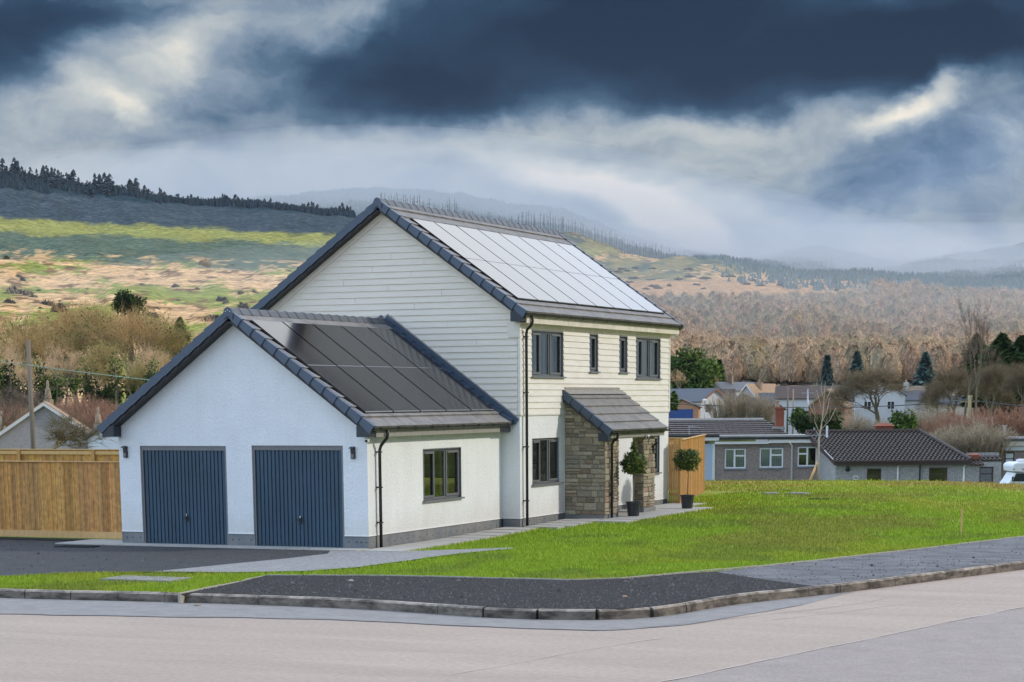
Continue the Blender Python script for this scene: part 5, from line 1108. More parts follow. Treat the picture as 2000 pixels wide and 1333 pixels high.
def evergreen(x, ytop, ybase, dep, rx_px, label, cols, seed, shape='ball', crown_from=0.0, name='evergreen_tree', n=2600, size=0.35, group=None):
    s = FPX/dep; p = at(x, ybase, dep); H = (ybase-ytop)/s; t = thing(name, label, 'tree', p, 0, group); rx = rx_px/s
    b = MB(); b.tube([(0, 0, -0.3), (0.1, 0, H*0.5), (0, 0, H*0.9)], [H*0.02+0.05, H*0.015+0.03, 0.03], 6)
    for k in range(6): a = k*1.1; b.tube([(0, 0, H*(0.3+0.08*k)), (rx*0.6*math.cos(a), rx*0.6*math.sin(a), H*(0.38+0.08*k))], [0.08, 0.03], 4)
    b.build('trunk', 'bark', t); rs = np.random.RandomState(seed)
    if shape == 'ball':
        hz = H*(1-crown_from)/2; Vs = []; Fs = []; Cs = []; m = 0
        nb = 9
        for k in range(nb):
            d = rs.normal(size=3); d /= np.linalg.norm(d); c = d*np.array([rx*0.5, rx*0.5, hz*0.5]); V, F, C = leafball(n//nb, rx*0.58, rx*0.58, hz*0.58, size, cols, seed+k, 0.3)
            V = V+c+np.array([0, 0, H-hz]); C = C*rs.uniform(0.8, 1.25); Vs.append(V); Fs.append(F+m); Cs.append(C); m += len(V)
        V = np.concatenate(Vs); F = np.concatenate(Fs); C = np.concatenate(Cs); V[:, 2] = np.minimum(V[:, 2], H*1.02)
    else:
        z = rs.uniform(0, 1, n)**1.3; r = (1-z)**0.8*rx*rs.uniform(0.35, 1.08, n); 
        if shape == 'oval': r = rx*np.sqrt(np.clip(1-(2*z-0.85)**2*0.8, 0.02, 1))*rs.uniform(0.5, 1.08, n)*(1-z**4*0.6)
        a = rs.uniform(0, 6.28, n); r *= 1+0.18*np.sin(a*5+z*20); c = np.c_[r*np.cos(a), r*np.sin(a), H*(crown_from+(1-crown_from)*z)]
        o_ = np.c_[np.cos(a), np.sin(a), -0.25+rs.uniform(-.3, .3, n)]; sd = np.c_[-np.sin(a), np.cos(a), rs.uniform(-.3, .3, n)]; s_ = size*rs.uniform(.6, 1.3, n)[:, None]
        V = np.stack([c-o_*s_, c-sd*s_*0.5, c+o_*s_, c+sd*s_*0.5], axis=1).reshape(-1, 3); F = np.arange(4*n).reshape(-1, 4); C = np.array(cols)[rs.randint(0, len(cols), n)]*rs.uniform(.7, 1.3, n)[:, None]
    obj('crown', npmesh('crown', V, F, 'leaf', C), t); return t
DG = [(0.035, 0.075, 0.022), (0.05, 0.095, 0.025), (0.08, 0.12, 0.03)]; MG = [(0.15, 0.26, 0.05), (0.24, 0.34, 0.08), (0.09, 0.17, 0.035)]; BG = [(0.11, 0.20, 0.18), (0.14, 0.23, 0.20)]  # BG: fir greens lightened and blued, distance haze painted in
evergreen(259, 570, 800, 300, 34, 'dark green pine crown rising above the bare tree belt on the left', DG, 3, 'ball', 0.74)
for k_, (x_, y_, w_) in enumerate(((-10, 690, 24), (22, 700, 20), (88, 698, 22), (112, 720, 26), (175, 715, 24), (228, 690, 20), (300, 700, 22), (322, 735, 24))): evergreen(x_, y_, 806, 250, w_, 'ivy green undergrowth clump at the foot of the left tree belt', [MG, DG, [(0.20, 0.22, 0.05), (0.10, 0.15, 0.03)]][k_ % 3], 120+k_, 'ball', 0.0, n=900, size=0.25, group='ivy green clumps at the foot of the left tree belt', name='ivy_bush')
evergreen(357, 624, 800, 300, 24, 'narrow ivy-green tree just left of the garage roof slope', MG+[(0.2, 0.17, 0.06)], 4, 'oval', 0.35)
evergreen(115, 660, 800, 295, 26, 'dark holly clump low in the left tree belt', DG, 5, 'ball', 0.3, n=1200)
evergreen(150, 690, 805, 280, 30, 'ivy-covered bush in the middle of the left tree belt', MG, 6, 'ball', 0.1, n=1500)
evergreen(272, 712, 800, 275, 30, 'yellow-green ivy bush at the right end of the left tree belt', [(0.14, 0.18, 0.03), (0.07, 0.12, 0.02)], 7, 'ball', 0.1, n=1500)
evergreen(205, 735, 812, 262, 40, 'dark evergreen thicket behind the chimney pots', DG+[(0.05, 0.05, 0.03)], 8, 'ball', 0.0, n=1800)
evergreen(20, 725, 815, 262, 50, 'dark evergreen thicket at the left edge', DG+[(0.05, 0.045, 0.03)], 9, 'ball', 0.0, n=1800)
evergreen(100, 742, 815, 262, 40, 'shadowy undergrowth between the two dark thickets', [(0.04, 0.035, 0.03), (0.06, 0.045, 0.035)], 19, 'ball', 0.0, n=1800)
evergreen(62, 655, 805, 285, 34, 'olive green ivy-clad tree behind the wooden pole', MG, 29, 'ball', 0.25, n=1200)
for x, yt, yb, dep in ((140, 775, 835, 235), (170, 770, 835, 232), (205, 780, 838, 236), (235, 790, 845, 230), (10, 778, 845, 240), (45, 785, 845, 236), (120, 790, 840, 228), (190, 795, 845, 226)):
    put_px(K_red, x, yt, yb+12, dep, 'reddish brown bare shrub in the thicket behind the left bungalow', 1.5, 'reddish shrubs behind the left bungalow')
for x in (-5, 30, 62): put_px(K_thin, x, 745+x*0.2, 870, 180, 'thin bare shoots beside the wooden pole', 1.6, 'thin shoots beside the pole')
put_px(K_small, 93, 800, 885, 62+38, 'small spreading bare tree in front of the left bungalow gable', 1.5)
# wooden pole and wire on the left
p = at(66, 900, 95); b = MB(); b.tube([(0, 0, -2.2), (0, 0, float(at(66, 665, 95)[2]-p[2]))], [0.115, 0.09], 12); o = b.build('utility_pole', 'pole', smooth=True); o.location = p; tag(o, 'plain wooden utility pole standing behind the left fence', 'pole')
def wire(pts, r, label, m='wire', name='overhead_wire'):
    P = [at(*q) for q in pts]; c = P[0]; b = MB(); b.tube([q-c for q in P], r, 4); o = b.build(name, m); o.location = c; tag(o, label, 'wire')
def sag(x0, y0, d0, x1, y1, d1, s, n=12): return [(x0+(x1-x0)*i/n, y0+(y1-y0)*i/n+s*4*(i/n)*(1-i/n), d0+(d1-d0)*i/n) for i in range(n+1)]
wire(sag(-60, 697, 95, 305, 744, 70, 2), 0.012, 'pale green wire sloping across the left tree belt', 'wireg')
# ================================================================ distant buildings
BA = -YAW
def bg_house(x, ybase, dep, w, l, he, hr, wallm, roofm, label, rot=0, barge=None, wins=(), chim=(), name='house', over=0.25, roof_lit=None, cat='house', wy=0):
    """w across gable, l along ridge (local y, away); gable faces camera at rot=0; origin at the middle of the near gable"""
    p = at(x, ybase, dep); t = thing(name, label, cat, p, BA+rot)
    b = MB(); b.prism([(-w/2, 0, -2.5), (w/2, 0, -2.5), (w/2, 0, he), (0, 0, hr), (-w/2, 0, he)], (0, l, 0)); b.build('wall', wallm, t)
    k = (hr-he)/(w/2); th = 0.14; b = MB()
    for s in (-1, 1):
        P = [(0, hr+0.02), (s*(w/2+over), hr-k*(w/2+over)+0.02), (s*(w/2+over), hr-k*(w/2+over)+0.02+th), (0, hr+0.02+th)]
        b.prism([(a, -over, z) for a, z in P], (0, l+2*over, 0))
    rf = b.build('roof', roofm, t)
    if barge:
        b = MB()
        for s in (-1, 1):
            P = [(0, hr+0.1), (s*(w/2+over), hr-k*(w/2+over)+0.1), (s*(w/2+over), hr-k*(w/2+over)-0.14), (0, hr-0.14)]; b.prism([(a, -over-0.03, z) for a, z in P], (0, 0.028, 0))
        b.build('bargeboard', barge, rf)
    for (a, z, ww, hh, fm) in wins:
        b = MB(); b.box(a-ww/2, a+ww/2, -0.05, -0.01, z, z+hh); f = b.build('window', fm, t); g = MB(); g.box(a-ww/2+0.08, a-0.03, -0.06, -0.051, z+0.08, z+hh-0.08); g.box(a+0.03, a+ww/2-0.08, -0.06, -0.051, z+0.08, z+hh-0.08); g.build('pane', 'darkroom', f)
    for (cx, cy, cz, m_) in chim:
        b = MB(); b.box(cx-0.35, cx+0.35, cy-0.3, cy+0.3, hr-1.2, cz); b.box(cx-0.4, cx+0.4, cy-0.35, cy+0.35, cz, cz+0.12); c = b.build('chimney', m_, rf); g = MB(); g.lathe([(0.14, 0), (0.16, 0.35), (0.11, 0.36)], (cx, cy, cz+0.12), 8); g.build('chimney_pot', 'finial', c)
    return t
# left bungalow, seen over the fence (gable apex at px 82,787)
dl = 150; s = FPX/dl
t = bg_house(90, 905, dl, 8.3, 11, (905-868)/s, (905-791)/s, 'walllilac', 'tilelit', 'pebbledashed bungalow gable with white bargeboards rising above the left fence', rot=R(10.5), barge='barge')
for x, yt, yb, lab in ((95, 745, 800, 'tapered clay chimney pot behind the apex of the left bungalow'), (193, 797, 845, 'tapered clay chimney pot between bungalow and garage roof'), (3, 804, 848, 'tapered clay chimney pot at the left edge of the picture')):
    p = at(x, yb, 190); H = (yb-yt)/(FPX/190); b = MB(); b.box(-0.35, 0.35, -0.3, 0.3, -3, H*0.35); c = b.build('chimney_stack', 'finial'); c.location = p; tag(c, lab, 'chimney')
    g = MB(); g.lathe([(0.30, H*0.35), (0.32, H*0.4), (0.2, H*0.72), (0.1, H*0.76), (0.13, H*0.86), (0.09, H), (0.02, H*1.01)], n=10); g.build('pot', 'finial', c, smooth=True)
bg_house(213, 905, 120, 3.5, 6, 1.35, 2.1, 'wallwhite', 'slate', 'small white building with slate roof in the gap beside the garage', rot=R(-40), name='outbuilding')
# --- right: brown roughcast bungalow
def right_bungalow():
    dep = 122; s = FPX/dep; p = at(1375, 940, dep); t = thing('bungalow', 'long low bungalow with brown roughcast wall, white windows and shallow dark roof beyond the lawn', 'bungalow', p, BA)
    X = lambda px: (px-1375)/s; Z = lambda py: (940-py)/s
    b = MB(); wl = [(1415, 1456, 878, 916), (1483, 1529, 877, 915), (1557, 1595, 875, 913)]
    holes = [(X(a), X(c), Z(d), Z(e)) for a, c, e, d in wl]
    wall(b, 1, 0, X(1394), X(1612), -2.5, Z(868), holes, 0.12, -1); b.quad((X(1612), 0, -2.5), (X(1612), 9, -2.5), (X(1612), 9, Z(868)), (X(1612), 0, Z(868))); b.build('wall', 'roughcast', t)
    b = MB(); b.box(X(1290), X(1394)-0.01, -0.03, 6, -2.5, Z(868)); b.build('end_wall', 'paleblue', t, label='pale blue painted end wall')
    b = MB(); b.box(X(1391), X(1394)+0.05, -0.05, 0.0, -2.5, Z(868)); b.box(X(1395), X(1499), -0.30, 0.02, Z(869), Z(864)); b.box(X(1499), X(1614), -0.32, 0.02, Z(867), Z(860.5)); b.box(X(1290), X(1402), -0.32, 0.02, Z(862), Z(855.5)); b.build('fascia', 'barge', t)
    b = MB(); b.box(X(1290), X(1403), -0.36, -0.28, Z(855.5), Z(851)); b.box(X(1403), X(1614), -0.38, -0.28, Z(860.5), Z(855.8)); b.build('gutter', 'blackpl', t)
    b = MB(); b.box(X(1290), X(1614), -0.3, 3.0, Z(855.5), Z(852.5)); b.build('flat_roof', 'felt', t)
    # pitched roof of stepped courses
    b = MB(); y0, y1, z0, z1 = 2.6, 7.5, Z(853), float(at(1400, 822, dep+8)[2]-p[2]); nc = 7
    for i in range(nc):
        f0, f1 = i/nc, (i+1)/nc; xa = X(1290)+0.0; xb = X(1549-4*i)
        ya, yb = y0+(y1-y0)*f0, y0+(y1-y0)*f1; za, zb = z0+(z1-z0)*f0, z0+(z1-z0)*f1
        k = xa
        while k < xb:
            w = min(0.42, xb-k); b.prism([(k+0.008, ya-0.03, za-0.02), (k+0.008, ya-0.03, za+0.075), (k+0.008, yb, zb+0.02), (k+0.008, yb, zb-0.02)], (w-0.016, 0, 0)); k += 0.42
    rf = b.build('roof', 'pantile', t)
    b = MB(); b.tube([(X(1290), y1, z1+0.05), (X(1520), y1, z1+0.05)], 0.13, 6); b.build('ridge', 'felt', rf)
    b = MB(); b.box(X(1290), X(1485), y1+0.1, y1+4, z1-0.3, z1+0.10); b.build('rear_roof', 'felt', t)
    for a, c, e, d in wl:
        f = MB(); A0, A1, Z0, Z1 = X(a), X(c), Z(d), Z(e); tt = 0.075
        f.box(A0, A1, 0.03, 0.10, Z0, Z0+tt); f.box(A0, A1, 0.03, 0.10, Z1-tt, Z1); f.box(A0, A0+tt, 0.03, 0.10, Z0+tt, Z1-tt); f.box(A1-tt, A1, 0.03, 0.10, Z0+tt, Z1-tt)
        mid = A0+(A1-A0)*(0.47 if a < 1550 else 0.5); f.box(mid-0.05, mid+0.05, 0.025, 0.105, Z0+tt, Z1-tt); s0, s1 = (mid+0.05, A1-tt) if a < 1550 else (A0+tt, mid-0.05); f.box(s0, s1, 0.02, 0.09, Z0+(Z1-Z0)*0.60, Z0+(Z1-Z0)*0.68)
        w = f.build('window', 'white', t); g = MB(); g.quad((A0, 0.085, Z0), (A1, 0.085, Z0), (A1, 0.085, Z1), (A0, 0.085, Z1)); g.build('pane', 'glass', w)
        bl = MB(); n = 12
        for k in range(n): q = A0+(A1-A0)*k/n; bl.box(q, q+(A1-A0)/n*0.85, 0.16, 0.17, Z0, Z1)
        bl.build('blind', 'blind' if a < 1550 else 'darkroom', w); r_ = MB(); r_.box(A0-.1, A1+.1, 0.3, 0.32, Z0-.1, Z1+.1); r_.build('room_lining', 'darkroom', w)
        sl = MB(); sl.box(A0-0.08, A1+0.08, -0.06, 0.03, Z0-0.1, Z0-0.0); sl.build('sill', 'plinth', w); sl = MB(); sl.box(A0-0.05, A1+0.05, -0.03, 0.0, Z1+0.0, Z1+0.09); sl.build('lintel', 'plinth', w)
    b = MB(); b.tube([(X(1541), -0.28, Z(862)), (X(1541), -0.28, Z(868)), (X(1545.5), -0.08, Z(873)), (X(1545.5), -0.08, -2.5)], 0.055, 8); b.build('downpipe', 'white', t, smooth=True)
    b = MB(); b.box(X(1609), X(1614), -0.42, -0.24, -2.5, Z(865)); b.box(X(1608), X(1615), -0.44, -0.22, Z(862), Z(856)); b.box(X(1610), X(1613.5), -0.40, -0.26, Z(856), Z(835)); b.build('soil_pipe', 'white', t)
    b = MB(); ycm = 4.5; b.box(X(1532), X(1549), ycm, ycm+0.6, Z(850), Z(803)); b.box(X(1530), X(1551), ycm-0.06, ycm+0.66, Z(803), Z(799.5)); b.box(X(1531.5), X(1549.5), ycm-0.03, ycm+0.63, Z(813), Z(810)); c = b.build('chimney', 'redbrick', rf); g = MB(); g.lathe([(0.13, 0), (0.12, 0.28), (0.16, 0.3), (0.16, 0.36)], (X(1536), ycm+0.3, Z(799.5)), 10); g.build('chimney_pot', 'finial', c)
    b = MB(); b.box(X(1525), X(1549), ycm-0.4, ycm-0.05, Z(845), Z(838)); b.build('lead_apron', 'lead', rf)
    ta = thing('tv_aerial', 'thin grey television aerial standing on the low felt roof', 'aerial', at(1346, 853, 122.4), BA); b = MB(); b.tube([(0, 0, 0), (0, 0, 0.62)], 0.018, 5); b.build('mast', 'steel', ta); b = MB(); b.tube([(-0.05, 0, 0.58), (0.65, 0, 0.50)], 0.014, 4)
    for k in range(6): b.tube([(0.1*k, 0, 0.49), (0.1*k, 0, 0.65)], 0.010, 3)
    b.build('antenna', 'steel', ta)
right_bungalow()
def pantile(mb, o, u, v, n, W, L_, tw=0.24, g=0.30, xr=None):
    """wavy tiles in courses; xr(f)-> (start,end) along u at slope fraction f"""
    nc = round(L_/g); seg = 4
    for c in range(nc):
        f = (c+0.5)/nc; a0, a1 = (0, W) if xr is None else xr(f); k0 = math.ceil((a0-(c % 2)*tw*0.35)/(tw/seg)); k1 = int((a1-(c % 2)*tw*0.35)/(tw/seg)); pr = None; vs = []
        for k in range(k0, k1+1):
            a = k*tw/seg+(c % 2)*tw*0.35; hgt = 0.035*math.sin(2*math.pi*k/seg+0.6)
            vs.append((o+u*a+v*(c*L_/nc)+n*(hgt+0.05), o+u*a+v*((c+1)*L_/nc+0.01)+n*(hgt+0.005), o+u*a+v*(c*L_/nc)+n*(-0.02)))
        if len(vs) < 2: continue
        m = len(vs); mb.add([q for t in vs for q in t], [(3*i, 3*i+3, 3*i+4, 3*i+1) for i in range(m-1)]+[(3*i+2, 3*i+5, 3*i+3, 3*i) for i in range(m-1)])
def outbuilding():
    dep = 118; s = FPX/dep; p = at(1632, 940, dep); t = thing('outbuilding', 'long grey roughcast outbuilding with a dark pantiled roof and brown framed openings', 'outbuilding', p, BA)
    X = lambda px: (px-1632)/s; Z = lambda py: (940-py)/s
    wl = [(1693, 1721, 916, 950), (1814, 1850, 915, 950), (1912.5, 1940, 914.5, 950)]
    b = MB(); holes = [(X(a), X(c), Z(e2_), Z(e1_)) for a, c, e1_, e2_ in wl]; wall(b, 1, 0, X(1632), X(1955), -2.0, Z(905), holes, 0.15, -1)
    b.add([(X(1632), 0, -2), (X(1612), 5, -2), (X(1612), 5, 2.9), (X(1632), 0, Z(905))], [(0, 1, 2, 3)]); b.build('wall', 'roughgrey', t)
    zr = float(at(1700, 843, dep+4.6)[2]-p[2]); y1 = 4.6; z0 = Z(905)+0.1; L_ = math.hypot(y1+0.3, zr-z0); v = np.array([0, y1+0.3, zr-z0])/L_; n = np.array([0, -v[2], v[1]]); o = np.array([0, -0.3, z0])
    b = MB(); xa, xb = X(1620)*0-0.15, X(1893); xt0, xt1 = X(1612)-0.5, X(1808)+0.45
    xr = lambda f: (xa+(xt0-xa)*f, xb+(xt1-xb)*f); pantile(b, o, np.array([1.0, 0, 0]), v, n, 8, L_, xr=xr)
    rf = b.build('roof', 'pantile', t); b = MB(); b.prism([(xa, -0.3, z0-0.03), (xb, -0.3, z0-0.03), (xt1, y1, zr-0.03), (xt0, y1, zr-0.03)], (0, 0.05, -0.16)); b.prism([(xb, -0.3, z0-0.03), (xt1, y1, zr-0.03), (xb, y1*2, z0-0.03)], (0, 0, -0.1)); b.build('roof_deck', 'pantile', rf)
    b = MB(); b.tube([(xt0, y1, zr+0.04), (xt1, y1, zr+0.04), (xb, -0.28, z0+0.05)], 0.11, 6); b.build('ridge', 'pantile', rf)
    b = MB(); b.box(xa, xb+0.05, -0.34, -0.28, z0-0.22, z0-0.02); b.box(xa, xb, -0.44, -0.345, z0-0.05, z0+0.03); b.prism([(xa-0.03, -0.32, z0-0.18), (xa-0.03, -0.32, z0+0.1), (xt0-0.03, y1, zr+0.1), (xt0-0.03, y1, zr-0.2)], (0.03, 0, 0)); b.build('gutter', 'brownframe', t)
    b = MB(); P0 = np.array([xa-0.05, -0.33, z0+0.1]); P1 = np.array([xt0-0.05, y1, zr+0.1]); b.tube([P0, P0+(P1-P0)*0.3], 0.02, 4); b.build('verge_strip', 'barge', t)
    for i, (a, c, e1_, e2_) in enumerate(wl):
        A0, A1, Z0, Z1 = X(a), X(c), Z(e2_), Z(e1_); f = MB(); f.box(A0, A0+0.07, 0.05, 0.12, Z0, Z1); f.box(A1-0.07, A1, 0.05, 0.12, Z0, Z1); f.box(A0+.07, A1-.07, 0.05, 0.12, Z1-0.08, Z1); f.box(A0+.07, A1-.07, 0.05, 0.12, Z1-0.42, Z1-0.36); w = f.build('window', 'brownframe', t)
        g = MB(); g.quad((A0, 0.1, Z0), (A1, 0.1, Z0), (A1, 0.1, Z1), (A0, 0.1, Z1)); g.build('pane', 'glass', w); r_ = MB(); r_.box(A0-.1, A1+.1, 0.6, 0.62, Z0-.1, Z1+.1); r_.build('room_lining', 'darkroom', w)
        l = MB(); l.box(A0-0.12, A1+0.12, -0.03, 0.02, Z1, Z1+0.06); l.build('lintel', 'felt', w)
    b = MB(); b.lathe([(0.001, 0), (0.13, 0), (0.14, 0.05), (0.10, 0.07), (0.001, 0.08)], n=14); b.v = [(x+X(1655), -z, y+Z(917)) for x, y, z in b.v]; b.build('round_vent', 'blackpl', t)
    b = MB(); b.box(X(1666), X(1676), -0.03, 0, Z(938), Z(930)); v_ = b.build('air_vent', 'barge', t); b = MB(); b.box(X(1667.5), X(1674.5), -0.035, -0.031, Z(936.5), Z(931.5)); b.build('vent_grille', 'roughgrey', v_)
    for xx, m_ in ((1753, 'white'), (1881.5, 'white')):
        b = MB(); b.tube([(X(xx), -0.06, -1.5), (X(xx), -0.06, Z(916))], 0.05, 8); b.tube([(X(xx), -0.06, Z(916)), (X(xx), -0.06, Z(913)), (X(xx)+0.07, -0.06, Z(910.5))], 0.04, 6); b.build('waste_pipe', m_, t)
    b = MB(); b.box(X(1794.5), X(1797), -0.1, -0.02, -2, Z(905)); b.build('downpipe', 'blackpl', t)
    b = MB(); b.box(X(1738), X(1774), y1+0.4, y1+1.1, zr-0.6, zr+0.30); b.prism([(X(1735), y1+0.3, zr+0.30), (X(1777), y1+0.3, zr+0.30), (X(1766), y1+0.6, zr+0.46), (X(1750), y1+0.6, zr+0.46)], (0, 0.6, 0)); c = b.build('chimney', 'redbrick', rf); g = MB(); g.lathe([(0.12, 0), (0.13, 0.14), (0.10, 0.15)], (X(1761), y1+0.75, zr+0.46), 8); g.build('chimney_pot', 'felt', c)
    # low lean-to
    b = MB(); z0 = Z(893); pantile(b, np.array([X(1893), -0.25, Z(911)]), np.array([1.0, 0, 0]), np.array([0, 0.9, 0.43]), np.array([0, -0.43, 0.9]), X(1957)-X(1893), 1.15, xr=lambda f: (0, (X(1957)-X(1893))*(0.42 if f < 0.5 else 1))); b.build('lean_to_roof', 'pantile', t)
    b = MB(); b.box(X(1895), X(1914), 0.3, 0.8, Z(905), Z(892)); b.prism([(X(1893), 0.25, Z(892)), (X(1917), 0.25, Z(892)), (X(1912), 0.5, Z(889.5)), (X(1900), 0.5, Z(889.5))], (0, 0.5, 0)); b.build('low_chimney', 'redbrick', t)
    b = MB(); b.box(X(1893), X(1957), 0.9, 1.0, -1, Z(888)); b.build('back_wall', 'roughgrey', t)
outbuilding()
def right_house():
    dep = 128; s = FPX/dep; p = at(1957, 940, dep); t = thing('flat_roofed_house', 'flat roofed roughcast house with cream fascia and steel flue at the right edge', 'house', p, BA); X = lambda px: (px-1957)/s; Z = lambda py: (940-py)/s
    b = MB(); b.box(X(1957), X(2120), 0, 7, -2.5, Z(881)); b.build('wall', 'roughcast', t)
    b = MB(); b.box(X(1954), X(2120), -0.35, 7.2, Z(872), Z(863)); b.build('fascia', 'wallcream', t); b = MB(); b.box(X(1956), X(2120), -0.2, 7, Z(881), Z(872)); b.build('lower_fascia', 'wallwhite', t)
    b = MB(); b.box(X(1952), X(2120), -0.4, 7.3, Z(863), Z(858)); b.build('roof', 'slate', t)
    b = MB(); b.tube([(X(1973), 2, Z(858)), (X(1973), 2, Z(835))], 0.09, 10); b.tube([(X(1973), 2, Z(836)), (X(1973), 2, Z(833.5))], 0.14, 10); b.build('flue', 'steel', t)
    b = MB(); b.box(X(1960), X(1979), -0.04, 0.02, Z(907), Z(884)); w = b.build('window', 'brownframe', t); g = MB(); g.box(X(1962.5), X(1976.5), -0.05, -0.041, Z(896), Z(887)); g.box(X(1962.5), X(1976.5), -0.05, -0.041, Z(906), Z(898)); g.build('curtain', 'blind', w)
right_house()
def campervan():
    dep = 112; s = FPX/dep; p = at(1976, 940, dep); t = thing('campervan', 'white campervan with overcab bed, parked at the right edge beyond the lawn', 'campervan', p, BA); X = lambda px: (px-1958)/s; Z = lambda py: (940-py)/s
    prof = [(X(1960), Z(922)), (X(1958.5), Z(912)), (X(1961), Z(907)), (X(1968), Z(904.5)), (X(2140), Z(903)), (X(2140), -1.9), (X(1993), -1.9), (X(1989), Z(924))]
    b = MB(); b.prism([(x, 0, z) for x, z in prof], (0, 2.2, 0)); body = b.build('body', 'white', t, bevel=0.05)
    cab = [(X(1966), Z(924.5)), (X(1989), Z(924)), (X(1996), -1.2), (X(1946), -1.2), (X(1948), -0.3), (X(1958), Z(938))]
    b = MB(); b.prism([(x, 0.1, z) for x, z in cab], (0, 2.0, 0)); b.build('cab', 'white', t)
    b = MB(); b.prism([(X(1967), 0.08, Z(925.5)), (X(1985), 0.08, Z(925)), (X(1984), 0.08, Z(941)), (X(1961), 0.08, Z(941))], (0, 0.02, 0)); b.prism([(X(1988), -0.02, Z(925)), (X(2030), -0.02, Z(925)), (X(2030), -0.02, Z(937)), (X(1988), -0.02, Z(937))], (0, 0.019, 0)); b.box(X(1993), X(2010), -0.02, -0.001, Z(922), Z(920.5)); b.build('cab_window', 'darkroom', t)
    for xx in (1961.5, 1979): b = MB(); b.box(X(xx-1.3), X(xx+1.3), -0.02, -0.001, Z(918.5), Z(916)); b.build('marker_light', 'redbrick', t)
    b = MB(); b.box(X(1977), X(2010), 0.4, 1.4, Z(903.5), Z(899.5)); b.box(X(1980), X(2004), 0.5, 1.3, Z(899.5), Z(898.5)); b.build('roof_vent', 'white', t)
    b = MB(); b.tube([(X(1964), 0.05, Z(936)), (X(1958), -0.15, Z(932)), (X(1958), -0.15, Z(940))], 0.04, 5); b.build('mirror', 'blackpl', t)
    for xx in (1966, 2100): b = MB(); b.tube([(X(xx), -0.02, -1.75), (X(xx), 0.22, -1.75)], 0.34, 14); b.build('wheel', 'blackpl', t)
campervan()
# --- village (about 250-330 m)
def vh(x, yb, dep, wpx, ye, yr, l, wm, rm, label, rot=0, **k):
    s = FPX/dep; return bg_house(x, yb, dep, wpx/s, l, (yb-ye)/s, (yb-yr)/s, wm, rm, label, R(rot), **k)
t = vh(1331, 822, 270, 66, 797, 783, 7, 'orangebrick', 'brownroof', 'orange brick garage with a wide blue door in the village', -7, name='village_garage', cat='garage')
s = FPX/270; b = MB(); b.box((1307-1331)/s, (1353-1331)/s, -0.06, -0.01, 0, (822-800)/s); b.build('garage_door', 'bluepaint', t)
vh(1396, 822, 290, 76, 785, 762, 13, 'wallwhite', 'slate', 'white gabled house with a dark side roof behind the orange garage', 38, barge='browngable', wins=((-1.2, 1.2, 1.1, 1.0, 'brownframe'),))
vh(1398, 800, 330, 46, 764, 749, 14, 'wallwhite', 'slate', 'pale house with a red chimney, its gable just above the white gabled one', -30, chim=((-0.6, 1, 4.6, 'redbrick'), (0.2, 5, 5.1, 'finial')), barge='barge')
vh(1340, 800, 345, 60, 768, 752, 12, 'slate', 'slate', 'dark slate roof at the house corner below the green hedge', 70)
vh(1458, 822, 300, 44, 778, 753, 9, 'walllilac', 'tilelit', 'grey gabled house with a sunlit orange roof slope left of the twin gable', -32, barge='barge', chim=((0.5, 3, 5.2, 'finial'),))
vh(1495, 822, 305, 36, 782, 763, 9, 'walllilac', 'tilelit', 'smaller grey gabled house right of its taller twin', -32, barge='barge')
vh(1432, 822, 320, 40, 785, 763, 8, 'walllilac', 'brownroof', 'brown roofed house between the white gable and the twin gables', 80)
vh(1516, 822, 240, 30, 800, 790, 5, 'walllilac', 'slate', 'low grey shed left of the brick chimney', 10, name='shed', cat='shed')
vh(1578, 812, 300, 52, 790, 770, 9, 'wallcream', 'slate', 'cream walled house with dark slate roof beside the red brick gable', 88, chim=((2.0, 4, 3.9, 'finial'),))
vh(1541, 820, 310, 24, 790, 776, 6, 'wallcream', 'tilelit', 'small sunlit cream house left of the dark slate roof', 10)
vh(1614, 818, 265, 70, 795, 763, 12, 'browngable', 'tilelit', 'brown brick gable with sunlit right verge in the village', -13, barge='tilelit')
vh(1662, 815, 290, 60, 778, 757, 10, 'wallwhite', 'brownroof', 'white house with a brown roof left of the big white gable', 80)
vh(1718, 820, 280, 96, 774, 746, 12, 'wallwhite', 'slate', 'big white gable behind the round bare oak', -9, wins=((-1.6, 1.3, 1.0, 1.1, 'white'), (1.4, 1.3, 1.0, 1.1, 'white')))
vh(1798, 815, 295, 44, 782, 767, 9, 'wallwhite', 'slate', 'grey roofed house right of the big white gable', 85, chim=((1, 2, 4.6, 'barge'),))
vh(1848, 815, 300, 48, 788, 769, 11, 'wallcream', 'slate', 'long grey roof behind the leaning bare tree', 80)
vh(1940, 815, 270, 30, 790, 773, 8, 'wallwhite', 'slate', 'small white gable with a chimney between bare trees at the right', -18, chim=((-0.6, 2, 3.2, 'redbrick'),), barge='barge')
vh(1885, 812, 300, 30, 790, 776, 8, 'wallcream', 'slate', 'pale little house behind the wooden pole on the right', 75)
# poles, lamp
def pole(x, yt, yb, dep, r, label, m='pole', arm=False, name='utility_pole', cat='pole'):
    p = at(x, yb, dep); H = float(at(x, yt, dep)[2]-p[2]); t = thing(name, label, cat, p); b = MB(); b.tube([(0, 0, -2), (0, 0, H)], [r*1.15, r*0.85], 8); b.build('post', m, t, smooth=True)
    if arm: b = MB(); b.obox((-0.7*RH[0], -0.7*RH[1], H-0.5), RH*1.4, FH*0.1, (0, 0, 0.1)); b.build('crossarm', m, t)
    return t, H
pole(1538, 754, 812, 250, 0.11, 'dark wooden pole rising directly behind the brick chimney'); pole(1548.5, 760, 830, 240, 0.09, 'brown street lamp post just right of the brick chimney', 'finial'); pole(1577, 760, 812, 240, 0.10, 'grey pole in front of the cream walled house', 'steel', True)
pole(1892.5, 772, 850, 150, 0.17, 'thick mossy wooden pole among the bare trees on the right', 'barkl', True)
